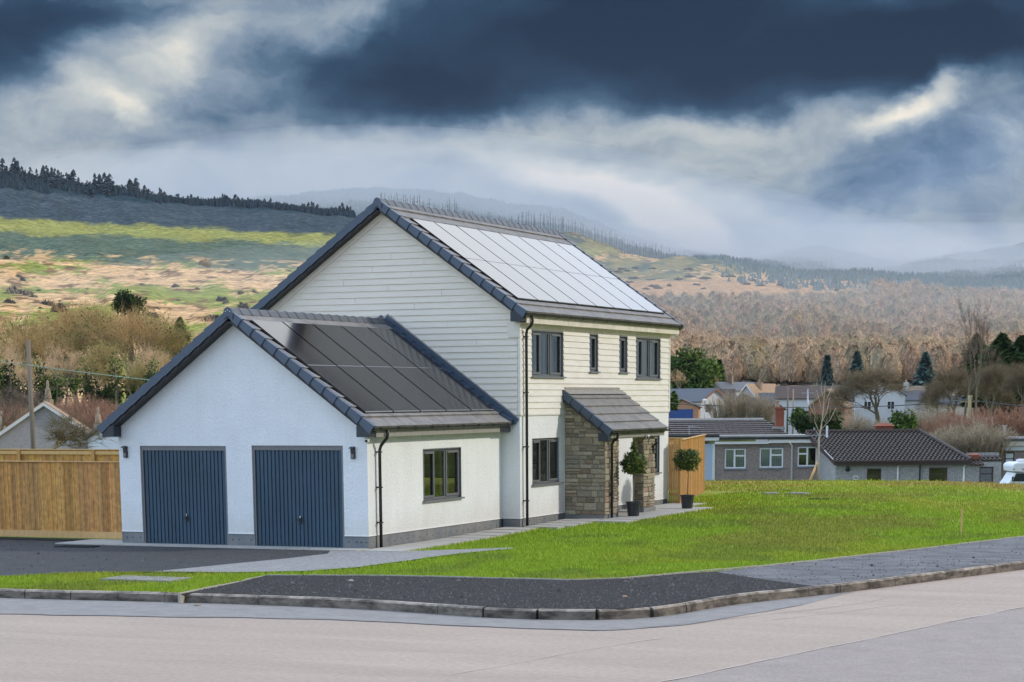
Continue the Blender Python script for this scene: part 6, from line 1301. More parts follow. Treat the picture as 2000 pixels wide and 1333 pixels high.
t, H = pole(1376, 786, 822, 262, 0.07, 'slim street lamp with a round white head by the white gabled house', 'steel', name='street_lamp', cat='street lamp'); b = MB(); b.lathe([(0.02, 0), (0.28, 0.05), (0.30, 0.3), (0.1, 0.4)], (0, 0, H), 10); b.build('lamp_head', 'barge', t)
wire(sag(1300, 787, 200, 1577, 796, 240, 3), 0.045, 'thin overhead wire crossing above the village roofs'); wire(sag(1577, 796, 240, 1893, 781, 150, 5), 0.04, 'overhead wire running up to the mossy pole'); wire(sag(1893, 781, 150, 2100, 800, 130, 3), 0.03, 'overhead wire leaving the mossy pole to the right edge')
# --- right trees
put_px(K_oak, 1716, 710, 828, 185, 'round crowned bare oak in front of the big white gable', 1.75)
put_px(K_thin, 1906, 574, 830, 150, 'very tall slender bare tree rising above everything on the right', 0.55, rz=1.0)
put_px(K_thin, 1880, 640, 830, 152, 'thin bare companion left of the very tall slender tree', 0.8)
put_px(K_oak, 1862, 706, 835, 170, 'dark bare tree left of the mossy pole', 1.0)
put_px(K_oak, 1935, 700, 840, 165, 'greyish bare tree right of the mossy pole', 1.0); put_px(K_oak, 1985, 700, 840, 160, 'spreading bare tree at the right edge', 1.1); put_px(K_oak, 1835, 735, 830, 190, 'smaller bare tree behind the leaning one', 0.9)
evergreen(1903, 656, 830, 240, 36, 'dark cypress behind the tall slender tree', DG, 31, 'oval', 0.2); evergreen(1952, 657, 830, 235, 46, 'dark spruce at the right edge, left of its twin', DG, 32, 'oval', 0.1, n=5000, size=0.5); evergreen(1990, 662, 830, 225, 46, 'dark spruce cut by the right edge', DG, 33, 'oval', 0.1, n=5000, size=0.5)
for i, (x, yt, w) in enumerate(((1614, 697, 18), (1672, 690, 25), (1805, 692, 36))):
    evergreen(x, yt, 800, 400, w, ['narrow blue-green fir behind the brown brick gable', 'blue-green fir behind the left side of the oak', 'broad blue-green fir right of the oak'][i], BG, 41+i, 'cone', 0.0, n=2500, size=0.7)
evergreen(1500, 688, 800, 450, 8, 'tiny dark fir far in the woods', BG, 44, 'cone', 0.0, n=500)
evergreen(1345, 684, 800, 330, 50, 'massive clipped dark green hedge tree beside the house corner', MG, 51, 'ball', 0.0, n=7000, size=0.5); evergreen(1382, 697, 800, 335, 36, 'sunlit right shoulder of the dark green hedge trees', MG, 52, 'ball', 0.0, n=5000, size=0.5)
evergreen(1404, 706, 800, 340, 20, 'pointed cypress at the right end of the green hedge', DG, 53, 'cone', 0.0, n=2500, size=0.5); evergreen(1318, 695, 800, 332, 30, 'green hedge tree half hidden by the house corner', MG, 54, 'ball', 0.0, n=4000, size=0.5)
put_px(K_c, 1329, 717, 775, 325, 'small pinkish bare birch in front of the green hedge', 0.8)
evergreen(1316, 766, 800, 255, 8, 'little green conifer beside the house corner', MG, 55, 'oval', 0, n=500, name='conifer')
for x, yt, w in ((1408, 768, 1.1), (1436, 757, 1.2), (1466, 760, 1.15), (1496, 768, 1.0)): put_px(K_bush, x, yt, 830, 215, 'rounded brown bare tree in the row in front of the village gables', w, 'rounded bare trees in front of the village gables')
evergreen(1575, 805, 860, 150, 26, 'dark laurel bush left half, behind the low roof', DG, 61, 'ball', 0, n=2500, size=0.18, name='laurel_bush'); evergreen(1618, 800, 860, 148, 34, 'big dark laurel bush behind the young birch', DG, 62, 'ball', 0, n=3500, size=0.18, name='laurel_bush')
evergreen(1560, 796, 850, 200, 20, 'bright green clipped hedge behind the laurel', [(0.10, 0.17, 0.03)], 63, 'ball', 0.1, n=1500, size=0.2, name='hedge'); evergreen(1765, 795, 860, 150, 30, 'green bush right of the oak trunk', MG, 64, 'ball', 0, n=2000, size=0.2, name='bush')
evergreen(1512, 826, 850, 130, 9, 'small ivy clump growing on the low dark roof', MG, 65, 'ball', 0, n=600, size=0.15, name='ivy_clump')
for x, yt, w in ((1655, 800, 1.4), (1690, 812, 1.3), (1725, 815, 1.2), (1800, 790, 1.4), (1825, 800, 1.4)): put_px(K_shrub, x, yt, 860, 160, 'tangled olive-brown bare shrub behind the pantiled roof', w, 'tangled shrubs behind the pantiled roof')
for x, yt, w in ((1850, 800, 1.4), (1920, 795, 1.6), (1955, 800, 1.6), (1990, 790, 1.6), (2020, 795, 1.6), (1870, 810, 1.4)): put_px(K_red, x, yt, 880, 148, 'reddish brown bare shrub in the thicket at the right', w, 'reddish shrubs at the right')
for x, yt, w in ((1850, 832, 1.5), (1880, 822, 1.5), (1912, 816, 1.6), (1938, 824, 1.4)): put_px(K_shrub, x, yt, 905, 128, 'grey bare bush just behind the small lean-to', w, 'grey bushes behind the lean-to')
# staked young birch
p = at(1597, 944, 79.5); t = thing('young_birch', 'slender young birch with bare pale branches, tied to a stake at the lawn edge', 'tree', p, BA); s = FPX/79.5; X = lambda px: (px-1597)/s; Z = lambda py: (944-py)/s
b = MB(); b.tube([(0, 0, -0.1), (X(1597.5), 0, Z(900)), (X(1598), 0, Z(860)), (X(1604), 0, Z(820)), (X(1607), 0, Z(770)), (X(1608), 0.0, Z(748))], [0.042, 0.038, 0.034, 0.022, 0.013, 0.004], 8)
for pts in ([(1599, 848), (1590, 826), (1589, 806), (1583, 786)], [(1602, 830), (1612, 806), (1617, 780)], [(1604, 815), (1598, 790), (1590, 765)], [(1605, 800), (1616, 772), (1625, 752)], [(1590, 815), (1580, 800), (1576, 782)], [(1600, 842), (1618, 822), (1630, 800)], [(1606, 785), (1600, 765), (1601, 750)]):
    n = len(pts); b.tube([(X(a), 0.12*math.sin(i*2+a), Z(c)) for i, (a, c) in enumerate(pts)], [0.014*(1-i/n)+0.003 for i in range(n)], 5)
b.build('trunk', 'birch', t, smooth=True); rr = random.Random(8); tb = MB()
for k in range(150):
    x = rr.uniform(1578, 1632); y = rr.uniform(750, 830); a = np.array([X(x), rr.uniform(-.5, .5), Z(y)]); d = np.array([rr.gauss(0, .12), rr.gauss(0, .12), rr.uniform(.1, .5)]); tb.tube([a, a+d], [0.005, 0.001], 3, cap=False)
tb.build('twigs', 'bark', t)
b = MB(); b.tube([at(1580, 943, 79.2)-at(1580, 943, 79.2), at(1598, 901, 79.5)-at(1580, 943, 79.2)], 0.045, 8); o = b.build('tree_stake', 'woodl', smooth=True); o.location = at(1580, 943, 79.2); tag(o, 'slanting timber stake propping the young birch', 'stake')
b = MB(); X0 = on(1877, 1041, 2, -0.05); b.box(-0.02, 0.02, -0.015, 0.015, -0.1, 0.55); b.box(-0.026, 0.026, -0.004, 0.022, 0.50, 0.56); o = b.build('wooden_peg', 'woodl'); o.location = X0; tag(o, 'thin wooden peg standing alone in the right part of the lawn', 'peg')
# ================================================================ hills: trees
def far_instances():
    rs = np.random.RandomState(5)
    # skyline conifers (left) - individuals sharing three meshes
    kinds = []
    for k in range(3):
        b = MB(); rr = random.Random(k+90); H = 1.0; b.tube([(0, 0, -0.1), (0, 0, 0.9)], [0.03, 0.01], 4)
        for i in range(46):
            z = rr.uniform(0.05, 1); r = (1-z)**0.75*0.27*rr.uniform(0.5, 1.1)+0.015; a = rr.uniform(0, 6.28); c = np.array([r*math.cos(a), r*math.sin(a), z]); t_ = np.array([-math.sin(a), math.cos(a), 0])*0.06
            b.add([c-t_-np.array([0, 0, .02]), c+t_-np.array([0, 0, .02]), c*np.array([0.2, 0.2, 1])+np.array([0, 0, .10])], [(0, 1, 2)])
        me = bpy.data.meshes.new('conifer'); me.from_pydata(b.v, [], b.f); me.materials.append(MT['conif']); kinds.append(me)
    for i in range(298):
        x = -40+740*((i*0.6180339) % 1.0); d = 1652-rs.uniform(0, 90)*(1 if x < 260 else 0.3)*rs.rand(); me = kinds[i % 3]; p = tpos(x, d, -1.0); H = rs.uniform(4.5, 9.5)*(1.25 if x < 330 else 0.8)*(1+0.9*nz(x*0.03, 3, 40))
        o = obj('conifer', me); o.location = p; o.scale = (H*rs.uniform(1.1, 1.9),)*2+(H,); o.rotation_euler = (0, 0, rs.uniform(0, 6.28)); tag(o, 'dark conifer on the skyline of the left hill', 'tree', 'conifers along the skyline of the left hill')
    # bare dead trunks along the middle ridge
    kd = []
    for k in range(3):
        b = MB(); rr = random.Random(k+70); b.tube([(0, 0, -0.1), (rr.gauss(0, .01), 0, 0.5), (rr.gauss(0, .02), 0, 1)], [0.016, 0.013, 0.004], 4)
        for i in range(9): z = rr.uniform(0.35, 0.95); a = rr.uniform(0, 6.28); l = rr.uniform(0.04, 0.10); b.tube([(0, 0, z), (l*math.cos(a), l*math.sin(a), z+rr.uniform(-.02, .05))], [0.006, 0.002], 3, cap=False)
        me = bpy.data.meshes.new('bare_trunk'); me.from_pydata(b.v, [], b.f); me.materials.append(MT['deadw']); kd.append(me)
    for i in range(150):
        x = 745+(1310-745)*((i+rs.uniform(-.45, .45))/150); d = 1640-rs.uniform(0, 40); H = rs.uniform(10, 17)*(1.0 if x < 1100 else 0.72)*(1.35 if x < 900 else 1.0)
        o = obj('bare_trunk_tree', kd[i % 3]); o.location = tpos(x, d, -0.5); o.scale = (H, H, H); o.rotation_euler = (rs.normal(0, .02), rs.normal(0, .02), rs.uniform(0, 6.28)); tag(o, 'thin branchless larch trunk on the ridge behind the main roof', 'tree', 'thin larch trunks along the ridge behind the roof')
MT['conif'] = mat('distant_conifer', (0.035, 0.055, 0.065), 0.95, 0.2, 0.2); MT['deadw'] = mat('dead_wood', (0.10, 0.10, 0.095), 0.95, 0.2, 0.2)
far_instances()
def woodland():
    rs = np.random.RandomState(11); Vs = []; Cs = []
    pal = np.array([(0.74, 0.60, 0.48), (0.80, 0.62, 0.50), (0.68, 0.58, 0.46), (0.62, 0.56, 0.43), (0.74, 0.56, 0.45), (0.60, 0.55, 0.44)]); gold = np.array((0.72, 0.50, 0.18))
    pts = []
    for _ in range(42000):
        d = math.sqrt(rs.uniform(425**2, 1300**2)); x = rs.uniform(960, 2250)
        if rs.rand() > sst(980, 1260, x+150*nz(x*0.01, d*0.008, 17)): continue
        z = terr(x, d); y = YH(x)-(z-CAM[2])/d*4300
        if y < 605-0.0*x and x < 1700 and y < 603: continue
        if x > 1640+30*math.sin(y) and 606 < y+3*math.sin(x*0.05) < 618 and rs.rand() < 0.9: continue
        if y < (582 if x < 1700 else 556): continue
        pts.append((x, d, z))
    # thin by spacing
    pts.sort(key=lambda q: q[1]); grid = {}; keep = []
    for x, d, z in pts:
        hd = col_dir(x); X, Y = CAM[0]+hd[0]*d, CAM[1]+hd[1]*d; sp = 4.6 if d < 600 else 5.6; k = (int(X/sp), int(Y/sp))
        if k in grid: continue
        grid[k] = 1; keep.append((X, Y, z, d, x))
    Ns = []; gi = [(i*10+k, i*10+(k+1) % 10, (i+1)*10+(k+1) % 10, (i+1)*10+k) for i in range(5) for k in range(10)]; gt = np.array([t for q in gi for t in ((q[0], q[1], q[2]), (q[0], q[2], q[3]))])
    for X, Y, z, d, x in keep:
        sz = rs.uniform(0.55, 1.25); H = 8.0*sz; rx = rs.uniform(2.2, 3.4)*sz; n = 520 if d < 560 else (330 if d < 750 else 190); w = 0.030*d/400*rs.uniform(0.8, 1.2)
        g = nz(x*0.01, d*0.008, 3); c0 = pal[min(5, max(0, int((g+0.45)*7+rs.uniform(-1.5, 1.5))))]*np.array((1.14, 1.0, 0.80))*rs.uniform(0.72, 1.22)
        if rs.rand() < 0.015: c0 = gold
        a = rs.uniform(0, 6.28, n); el = np.arcsin(rs.uniform(-0.35, 1, n)); ph = rs.uniform(0, 6.28, 3)
        rr_ = (1-0.55*rs.uniform(0, 1, n)**2.2)*(1+0.14*np.sin(3*a+ph[0])*np.cos(4*el+ph[1])+0.08*np.sin(7*a+ph[2]))
        dx = np.cos(el)*np.cos(a); dy = np.cos(el)*np.sin(a); dzz = np.sin(el); P = np.c_[X+rx*rr_*dx, Y+rx*rr_*dy, z+H*0.30+H*0.64*rr_*dzz]
        te = np.repeat(np.linspace(-0.5, 1.5, 6), 10); ta = np.tile(np.arange(10)*0.628, 6); lr = (1+0.14*np.sin(3*ta+ph[0])*np.cos(4*te+ph[1])+0.08*np.sin(7*ta+ph[2]))*rs.uniform(0.92, 1.03, 60)*0.72
        gn = np.c_[np.cos(te)*np.cos(ta), np.cos(te)*np.sin(ta), np.sin(te)]; gp = np.c_[X+rx*lr*gn[:, 0], Y+rx*lr*gn[:, 1], z+H*0.30+H*0.64*lr*gn[:, 2]]
        Vs.append(gp[gt].reshape(-1, 3)); Ns.append(gn[gt].reshape(-1, 3)); Cs.append(np.tile(c0*0.62, (len(gt), 1))*rs.uniform(0.8, 1.2, len(gt))[:, None])  # inner shell darkened to paint shade into the gaps between twigs
        no = np.c_[dx, dy, dzz+0.15]+rs.normal(0, .14, (n, 3)); no /= np.linalg.norm(no, axis=1)[:, None]; upv = np.array([0, 0, 1.0])+rs.normal(0, .35, (n, 3))
        sd = np.cross(no, upv); sd /= np.linalg.norm(sd, axis=1)[:, None]; dr = np.cross(sd, no); L_ = rs.uniform(0.45, 1.1, n)[:, None]*sz*(0.6+d/1200)
        V = np.stack([P-sd*w*1.6, P+sd*w*1.6, P+dr*L_], axis=1); Vs.append(V.reshape(-1, 3)); Cs.append(np.tile(c0, (n, 1))*rs.uniform(0.9, 1.25, n)[:, None]); Ns.append(np.repeat(np.c_[dx, dy, dzz], 3, axis=0))
        # trunk sliver
        m = 3; q = np.array([X, Y, z]); tv = []
        for k in range(m): a_ = rs.uniform(0, 6.28); tv += [q+np.array([-0.15, 0, -1]), q+np.array([0.15, 0, -1]), q+np.array([math.cos(a_)*rx*0.5, math.sin(a_)*rx*0.5, H*0.8])]
        Vs.append(np.array(tv)); Cs.append(np.tile(c0*0.6, (m, 1))); Ns.append(np.tile(np.array([0, 0, 0.3]), (3*m, 1)))
    V = np.concatenate(Vs); C = np.concatenate(Cs); o = obj('woodland', npmesh('woodland', V, np.arange(len(V)).reshape(-1, 3), 'twig', C, np.concatenate(Ns))); tag(o, 'leafless brown and pinkish woodland covering the valley side', 'woodland', kind='stuff'); print('WOOD', len(keep), len(V)//3)
    # far conifer forest
    Vs = []; Cs = []
    for _ in range(26000):
        x = rs.uniform(400, 2100); d = rs.uniform(1400 if x > 1450+60*math.sin(_*1.7) else 1700, 2950); z = terr(x, d); y = YH(x)-(z-CAM[2])/d*4300
        if x > 1450 and y > 572: continue
        hd = col_dir(x); X, Y = CAM[0]+hd[0]*d, CAM[1]+hd[1]*d; H = rs.uniform(2.4, 5.2); w = rs.uniform(1.0, 2.0); b0 = np.array([X, Y, z-1]); a0 = rs.uniform(0, 6.28); tp = b0+np.array([0, 0, H]); ring = [b0+np.array([w*math.cos(a0+k*1.5708), w*math.sin(a0+k*1.5708), 0]) for k in range(4)]
        for k in range(4): Vs += [ring[k], ring[(k+1) % 4], tp]
        c = np.array((0.10, 0.16, 0.165))*rs.uniform(0.7, 1.4) if rs.rand() < 0.75 else np.array((0.15, 0.18, 0.16)); Cs += [c]*4  # far trees paled towards blue, part of the haze put into their colour
    for _ in range(4200):
        x = rs.uniform(-40, 700); q_ = rs.rand()**1.3; d = 1655-q_*(95 if x < 120 else (60 if x < 330 else 26)); z = terr(x, d); hd = col_dir(x); X, Y = CAM[0]+hd[0]*d, CAM[1]+hd[1]*d; H = rs.uniform(3.5, 6.5); w = rs.uniform(1.2, 2.2); b0 = np.array([X, Y, z-0.5]); a0 = rs.uniform(0, 6.28); tp = b0+np.array([0, 0, H]); ring = [b0+np.array([w*math.cos(a0+k*1.5708), w*math.sin(a0+k*1.5708), 0]) for k in range(4)]
        for k in range(4): Vs += [ring[k], ring[(k+1) % 4], tp]
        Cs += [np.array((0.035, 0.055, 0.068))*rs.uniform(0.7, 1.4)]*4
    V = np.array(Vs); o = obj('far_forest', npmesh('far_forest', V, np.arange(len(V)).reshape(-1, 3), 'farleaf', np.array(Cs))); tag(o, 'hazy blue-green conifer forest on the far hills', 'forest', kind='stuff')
    # scrub on near moor and left hill (individual bushes)
    def bush(x, y, wpx, hpx, d, c, label, grp=None, name='bush'):
        z = terr(x, d); s_ = 4250/d; V, F, C = leafball(420, wpx/s_/2, wpx/s_/2, hpx/s_*0.8, 0.7, c, int(abs(x))+1, 0.25); V[:, 2] = np.abs(V[:, 2]); hd = col_dir(x); o = obj(name, npmesh(name, V, F, 'leaf', C)); o.location = (CAM[0]+hd[0]*d, CAM[1]+hd[1]*d, z-0.3); tag(o, label, 'bush', grp)
    for x, d, w, hh, c in ((42, 760, 66, 18, 0), (100, 680, 30, 14, 0), (25, 690, 26, 12, 0), (440, 740, 26, 12, 0), (480, 690, 24, 14, 0), (407, 1010, 30, 20, 1), (55, 900, 12, 12, 0), (300, 620, 30, 16, 0), (125, 610, 36, 22, 0), (420, 600, 34, 16, 0), (500, 800, 20, 8, 0), (350, 870, 14, 6, 0)):
        bush(x, 0, w, hh, d, [(0.22, 0.19, 0.16), (0.18, 0.165, 0.145)] if c == 0 else [(0.5, 0.28, 0.12), (0.4, 0.24, 0.12)], 'orange leaved round tree alone on the left hillside' if c else 'grey-brown scrub clump on the fields of the left hill', None if c else 'scrub clumps on the left hill')
    for i in range(26):
        x = rs.uniform(-20, 620); d = rs.uniform(520, 1050); sz = rs.uniform(4, 16); bush(x, 0, sz, sz*rs.uniform(.4, .8), d, [(0.60, 0.48, 0.33), (0.45, 0.40, 0.24)] if rs.rand() < 0.6 else [(0.20, 0.22, 0.12), (0.26, 0.26, 0.14)], 'small scattered scrub bush on the fields of the left hill', 'small scrub bushes on the left hill')
    for i in range(40):
        x = rs.uniform(1180, 1700); d = rs.uniform(1120, 1480); bush(x, 0, rs.uniform(8, 26), rs.uniform(3, 6), d, [(0.12, 0.13, 0.07), (0.15, 0.15, 0.09)], 'dark gorse clump on the moor above the woodland', 'gorse clumps on the moor', 'gorse_bush')
woodland()
# ================================================================ haze
b = MB(); zmin = -190.0; b.box(CAM[0]-4400, CAM[0]+4400, CAM[1]-4400, CAM[1]+4400, zmin, 330)
hm = bpy.data.materials.new('haze'); hm.use_nodes = True; nt = hm.node_tree; nt.nodes.clear(); o_ = nt.nodes.new('ShaderNodeOutputMaterial'); v_ = nt.nodes.new('ShaderNodeVolumePrincipled')
v_.inputs['Color'].default_value = (0.80, 0.88, 1.0, 1); v_.inputs['Density'].default_value = 0.000025; v_.inputs['Anisotropy'].default_value = 0.1; nt.links.new(v_.outputs[0], o_.inputs['Volume'])
hz = b.build('haze', hm); tag(hz, 'thin blue valley haze', 'haze', kind='stuff')
def mist(name, label, x, y, d, rx, ry, rz, dens, tilt=0, col=(0.95, 0.96, 1.0)):
    hd = col_dir(x); b = MB(); n = 24; m = 14; vs = []
    for i in range(m+1):
        t = math.pi*i/m-math.pi/2
        for k in range(n): g = 2*math.pi*k/n; vs.append((math.cos(t)*math.cos(g), math.cos(t)*math.sin(g), math.sin(t)))
    b.add(vs, [(i*n+k, i*n+(k+1) % n, (i+1)*n+(k+1) % n, (i+1)*n+k) for i in range(m) for k in range(n)])
    mm = bpy.data.materials.new(name); mm.use_nodes = True; nt = mm.node_tree; nt.nodes.clear(); o_ = nt.nodes.new('ShaderNodeOutputMaterial'); v_ = nt.nodes.new('ShaderNodeVolumePrincipled')
    v_.inputs['Color'].default_value = (*col, 1); v_.inputs['Density'].default_value = dens; v_.inputs['Anisotropy'].default_value = 0.0; nt.links.new(v_.outputs[0], o_.inputs['Volume'])
    o = b.build(name, mm); o.location = (CAM[0]+hd[0]*d, CAM[1]+hd[1]*d, zpx(x, y, d)); o.scale = (rx, ry, rz)
    o.rotation_euler = Matrix.Rotation(-YAW, 3, 'Z').to_4x4().to_3x3().__matmul__(Matrix.Rotation(R(tilt), 3, 'Y')).to_euler(); tag(o, label, 'mist', kind='stuff'); return o
for k, (rz, dd, rx) in enumerate(((38, 2350, 1500), (60, 2450, 1350), (86, 2600, 1250), (118, 2750, 1100))): mist('mist', 'pale blue mist lying in the far valley', 1800-20*k, 640, dd, rx, 620, rz, 0.00095, col=(0.90, 0.94, 1.0))
mist('mist', 'thin sunlit mist over the wooded valley side', 1700, 700, 860, 420, 330, 48, 0.0007, col=(0.95, 0.95, 0.95))
for k, (rz, dd, rx) in enumerate(((50, 2250, 600), (75, 2300, 520), (100, 2350, 430))): mist('mist', 'pale mist hanging behind the ridge of thin trunks', 1060-40*k, 480, dd, rx, 520, rz, 0.00060, tilt=6, col=(0.90, 0.95, 1.0))
# ================================================================ sky + sun
SUN_AZ, SUN_EL = R(68), R(30)
w = bpy.data.worlds.new('World'); S.world = w; w.use_nodes = True; nt = w.node_tree; nt.nodes.clear(); L = nt.links.new
out = N(nt, 'ShaderNodeOutputWorld'); bgn = N(nt, 'ShaderNodeBackground'); L(bgn.outputs[0], out.inputs[0]); bgn.inputs[1].default_value = 1.0
tc = N(nt, 'ShaderNodeTexCoord')
def vm(op, a, b=None, s=None):
    n = N(nt, 'ShaderNodeVectorMath', operation=op)
    for i, q in enumerate((a, b)):
        if q is None: continue
        if hasattr(q, 'links') or hasattr(q, 'is_linked'): L(q, n.inputs[i])
        else: n.inputs[i].default_value = q
    if s is not None:
        if hasattr(s, 'is_linked'): L(s, n.inputs[3])
        else: n.inputs[3].default_value = s
    return n.outputs['Value'] if op in ('DOT_PRODUCT', 'LENGTH') else n.outputs[0]
def ma(op, a, b=None, c=None, clamp=False):
    n = N(nt, 'ShaderNodeMath', operation=op); n.use_clamp = clamp
    for i, q in enumerate((a, b, c)):
        if q is None: continue
        if hasattr(q, 'is_linked'): L(q, n.inputs[i])
        else: n.inputs[i].default_value = q
    return n.outputs[0]
def ss(v, a, b_, lo=0.0, hi=1.0):
    n = N(nt, 'ShaderNodeMapRange', interpolation_type='SMOOTHSTEP'); L(v, n.inputs[0]); n.inputs[1].default_value = a; n.inputs[2].default_value = b_; n.inputs[3].default_value = lo; n.inputs[4].default_value = hi; return n.outputs[0]
D = vm('NORMALIZE', tc.outputs['Generated'])
fd_ = vm('DOT_PRODUCT', D, tuple(FH)); rd = vm('DOT_PRODUCT', D, tuple(RH)); sx = N(nt, 'ShaderNodeSeparateXYZ'); L(D, sx.inputs[0]); dz = sx.outputs[2]
fc_ = ma('MAXIMUM', fd_, 0.12); u_ = ma('DIVIDE', rd, fc_); v__ = ma('DIVIDE', dz, fc_)
cxyz = N(nt, 'ShaderNodeCombineXYZ'); L(u_, cxyz.inputs[0]); L(v__, cxyz.inputs[1]); UV = cxyz.outputs[0]
def noise_(vec, scale, detail=5, rough=0.55, mp=None, dist=0.0):
    n = N(nt, 'ShaderNodeTexNoise', _Scale=scale, _Detail=float(detail), _Roughness=rough, _Distortion=dist)
    if mp: vec = vm('MULTIPLY', vec, mp)
    L(vec, n.inputs['Vector']); return n
n1 = noise_(UV, 7, 5, 0.55, (1, 1.7, 1)); wv = vm('SUBTRACT', n1.outputs['Color'], (0.5, 0.5, 0.5)); UVw = vm('ADD', UV, vm('MULTIPLY', wv, (0.085, 0.055, 0)))
n1b = noise_(UV, 24, 8, 0.68, (1, 1.3, 1)); UVw = vm('ADD', UVw, vm('MULTIPLY', vm('SUBTRACT', n1b.outputs['Color'], (0.5, 0.5, 0.5)), (0.024, 0.020, 0)))
def U(x): return (x-995)/4345
def Vv(y): return (779-y)/4459
def blob(x, y, rx, ry, rot=0, soft=1.0, src=None):
    p = vm('SUBTRACT', src or UVw, (U(x), Vv(y), 0))
    if rot:
        n = N(nt, 'ShaderNodeVectorRotate', rotation_type='Z_AXIS'); L(p, n.inputs[0]); n.inputs['Angle'].default_value = -R(rot); p = n.outputs[0]
    p = vm('MULTIPLY', p, (4345/rx, 4459/ry, 0)); return ss(vm('LENGTH', p), 1.0, 1.0-soft)
Lm = 0.535
acc = None
BL = [ # x, y, rx, ry, rot, weight, soft
 (1450, 70, 820, 150, -1, -0.42, 0.8), (1100, 20, 700, 170, 0, -0.16, 0.9), (1560, 150, 330, 75, 0, -0.14, 0.9), (1950, 30, 330, 120, 8, -0.24, 0.9),
 (740, 150, 360, 95, -4, -0.34, 1.0), (950, 190, 420, 60, 0, -0.12, 1.0), (560, 215, 320, 70, 0, -0.14, 1.0), (330, 240, 200, 50, 0, -0.08, 1.0),
 (60, 10, 330, 75, 5, -0.46, 0.9), (10, 110, 150, 70, 0, -0.34, 0.9), (130, 60, 90, 50, 0, -0.10, 1.0),
 (330, 95, 130, 65, 35, 0.19, 1.0), (185, 190, 130, 55, -30, 0.22, 1.0), (200, 210, 55, 26, -40, 0.16, 1.0), (345, 90, 45, 32, 30, 0.06, 1.0), (230, 140, 160, 90, 0, 0.05, 1.0), (660, 40, 190, 42, 10, 0.22, 1.0), (100, 250, 220, 60, 0, 0.06, 1.0),
 (1745, 225, 120, 42, 22, 0.36, 1.0), (1700, 245, 80, 20, 15, 0.14, 1.0), (1835, 135, 62, 60, 60, 0.40, 1.0), (1940, 140, 120, 50, 20, 0.20, 1.0), (1810, 175, 90, 55, 45, 0.22, 1.0),
 (1330, 240, 420, 38, 0, 0.14, 1.0), (1000, 320, 560, 70, 0, 0.08, 1.0), (300, 350, 600, 50, -3, 0.10, 1.0), (820, 275, 330, 40, 0, 0.06, 1.0),
 (1210, 372, 260, 50, -12, 0.50, 1.0), (1320, 430, 150, 56, -34, 0.50, 1.0), (1395, 480, 95, 34, -24, 0.50, 1.0), (1090, 362, 120, 26, -4, 0.22, 1.0), (1500, 440, 110, 40, -25, 0.18, 1.0), (1540, 503, 45, 16, 0, 0.24, 1.0), (1850, 495, 260, 30, 5, 0.12, 1.0), (1700, 525, 300, 36, 0, 0.12, 1.0),
 (1250, 470, 160, 40, -20, -0.10, 1.0), (1720, 350, 270, 100, 25, -0.14, 1.0), (300, 290, 330, 32, 0, -0.06, 1.0)]
for x, y, rx, ry, rot, wt, sf in BL:
    q = ma('MULTIPLY', blob(x, y, rx*1.35, ry*1.35, rot, sf), wt); acc = q if acc is None else ma('ADD', acc, q)
n2 = noise_(UVw, 13, 8, 0.62, (1, 1.7, 1)); n2c = noise_(UVw, 42, 6, 0.65, (1, 1.5, 1))
det = ma('ADD', ma('MULTIPLY', ma('SUBTRACT', n2.outputs[0], 0.5), 0.62), ma('MULTIPLY', ma('SUBTRACT', n2c.outputs[0], 0.5), 0.26))
base_ = ma('ADD', acc, Lm); amp = ss(base_, -0.15, 0.45, 0.35, 1.0)
lum = ma('ADD', base_, ma('MULTIPLY', det, amp))
cr = N(nt, 'ShaderNodeValToRGB'); L(lum, cr.inputs[0]); el = cr.color_ramp.elements
stops = [(0.0, (0.008, 0.026, 0.058)), (0.16, (0.022, 0.058, 0.115)), (0.32, (0.085, 0.155, 0.245)), (0.48, (0.235, 0.31, 0.40)), (0.62, (0.42, 0.475, 0.51)), (0.76, (0.58, 0.61, 0.60)), (0.90, (0.80, 0.76, 0.68)), (1.0, (0.95, 0.86, 0.74))]
el[0].position = 0; el[0].color = (*stops[0][1], 1); el[1].position = 1; el[1].color = (*stops[-1][1], 1)
for p_, c_ in stops[1:-1]: e = el.new(p_); e.color = (*c_, 1)
for e in el: e.color = tuple(max(0.0, v*0.48-q*0.3) for v, q in zip(e.color[:3], (0.006, 0.008, 0.010)))+(1,)
# blue tear in the clouds on the right
bl_ = ma('MULTIPLY', blob(1800, 350, 480, 170, 20, 1.0), 0.5); mxb = N(nt, 'ShaderNodeMix', data_type='RGBA', blend_type='MULTIPLY'); L(bl_, mxb.inputs[0]); L(cr.outputs[0], mxb.inputs[6]); mxb.inputs[7].default_value = (0.70, 0.92, 1.22, 1)
front = mxb.outputs[2]
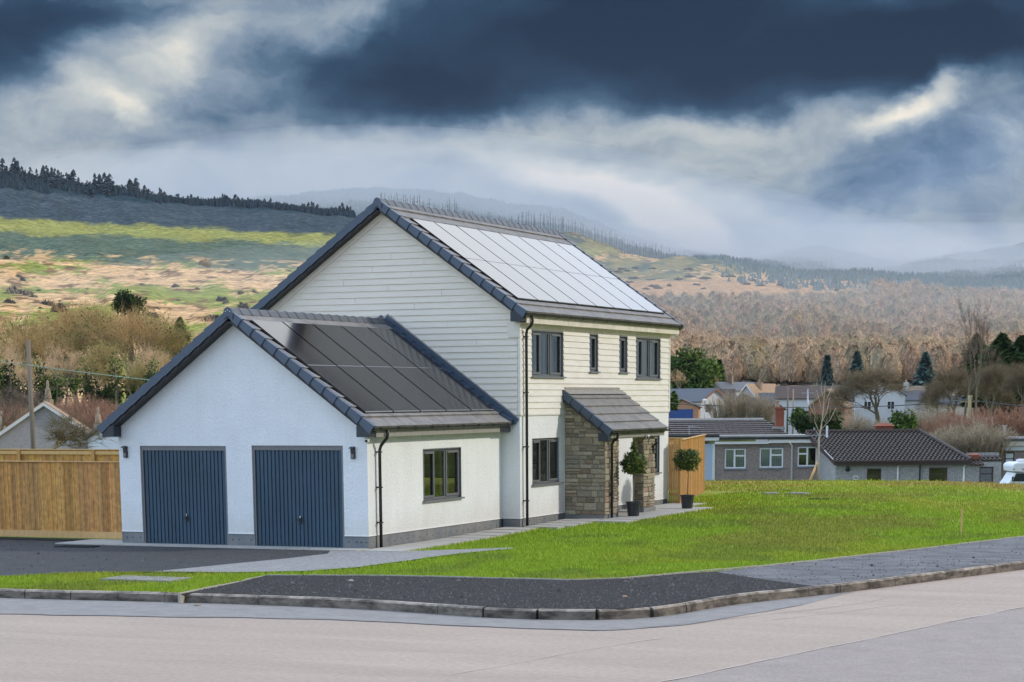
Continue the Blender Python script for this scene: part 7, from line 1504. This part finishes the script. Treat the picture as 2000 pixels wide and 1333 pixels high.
# dome above / behind : nishita + thin cloud
sky = N(nt, 'ShaderNodeTexSky', sky_type='NISHITA'); sky.sun_disc = False; sky.sun_elevation = SUN_EL; sky.sun_rotation = SUN_AZ; sky.air_density = 1.2; sky.dust_density = 1.5
skm = vm('SCALE', sky.outputs[0], None, 0.15)
n3 = noise_(D, 2.3, 6, 0.6, (1, 1, 2.2)); cov = ss(n3.outputs[0], 0.38, 0.62); mxd = N(nt, 'ShaderNodeMix', data_type='RGBA'); L(ma('MULTIPLY', cov, 0.8), mxd.inputs[0]); L(skm, mxd.inputs[6]); mxd.inputs[7].default_value = (0.86, 1.03, 1.34, 1)
rside = ss(vm('DOT_PRODUCT', D, (0.95, 0.1, 0.1)), 0.05, 0.75, 1.0, 0.14)  # unseen sky on the right dimmed to cut the light on side walls
# bright gap high over the valley
bright = blob(995+0.26*4345, 779-0.47*4459, 0.42*4345, 0.24*4459, 0, 0.75, src=UV)
mxg = N(nt, 'ShaderNodeMix', data_type='RGBA'); L(bright, mxg.inputs[0]); L(vm('SCALE', mxd.outputs[2], None, rside), mxg.inputs[6]); mxg.inputs[7].default_value = (0.90, 0.93, 0.97, 1)
fm = ma('MULTIPLY', ss(fd_, 0.30, 0.6), ss(v__, 0.30, 0.20))
mxf = N(nt, 'ShaderNodeMix', data_type='RGBA'); L(fm, mxf.inputs[0]); L(mxg.outputs[2], mxf.inputs[6]); L(front, mxf.inputs[7]); L(mxf.outputs[2], bgn.inputs[0])
sd = bpy.data.lights.new('sun', 'SUN'); sd.energy = 1.1; sd.angle = R(2.5); sd.color = (1.0, 0.93, 0.84); so = bpy.data.objects.new('sun', sd); COL.objects.link(so)
sv = Vector((math.sin(SUN_AZ)*math.cos(SUN_EL), math.cos(SUN_AZ)*math.cos(SUN_EL), math.sin(SUN_EL))); so.rotation_euler = sv.to_track_quat('Z', 'Y').to_euler(); so.location = (0, 0, 50)
# ================================================================ render settings
S.view_settings.view_transform = 'Standard'; S.view_settings.look = 'None'; S.view_settings.exposure = 1.1; S.view_settings.gamma = 1.0
S.render.engine = 'CYCLES'; S.cycles.max_bounces = 6; S.cycles.diffuse_bounces = 3; S.cycles.glossy_bounces = 3; S.cycles.transparent_max_bounces = 16; S.cycles.volume_bounces = 0
S.cycles.use_denoising = True; S.cycles.sample_clamp_indirect = 6
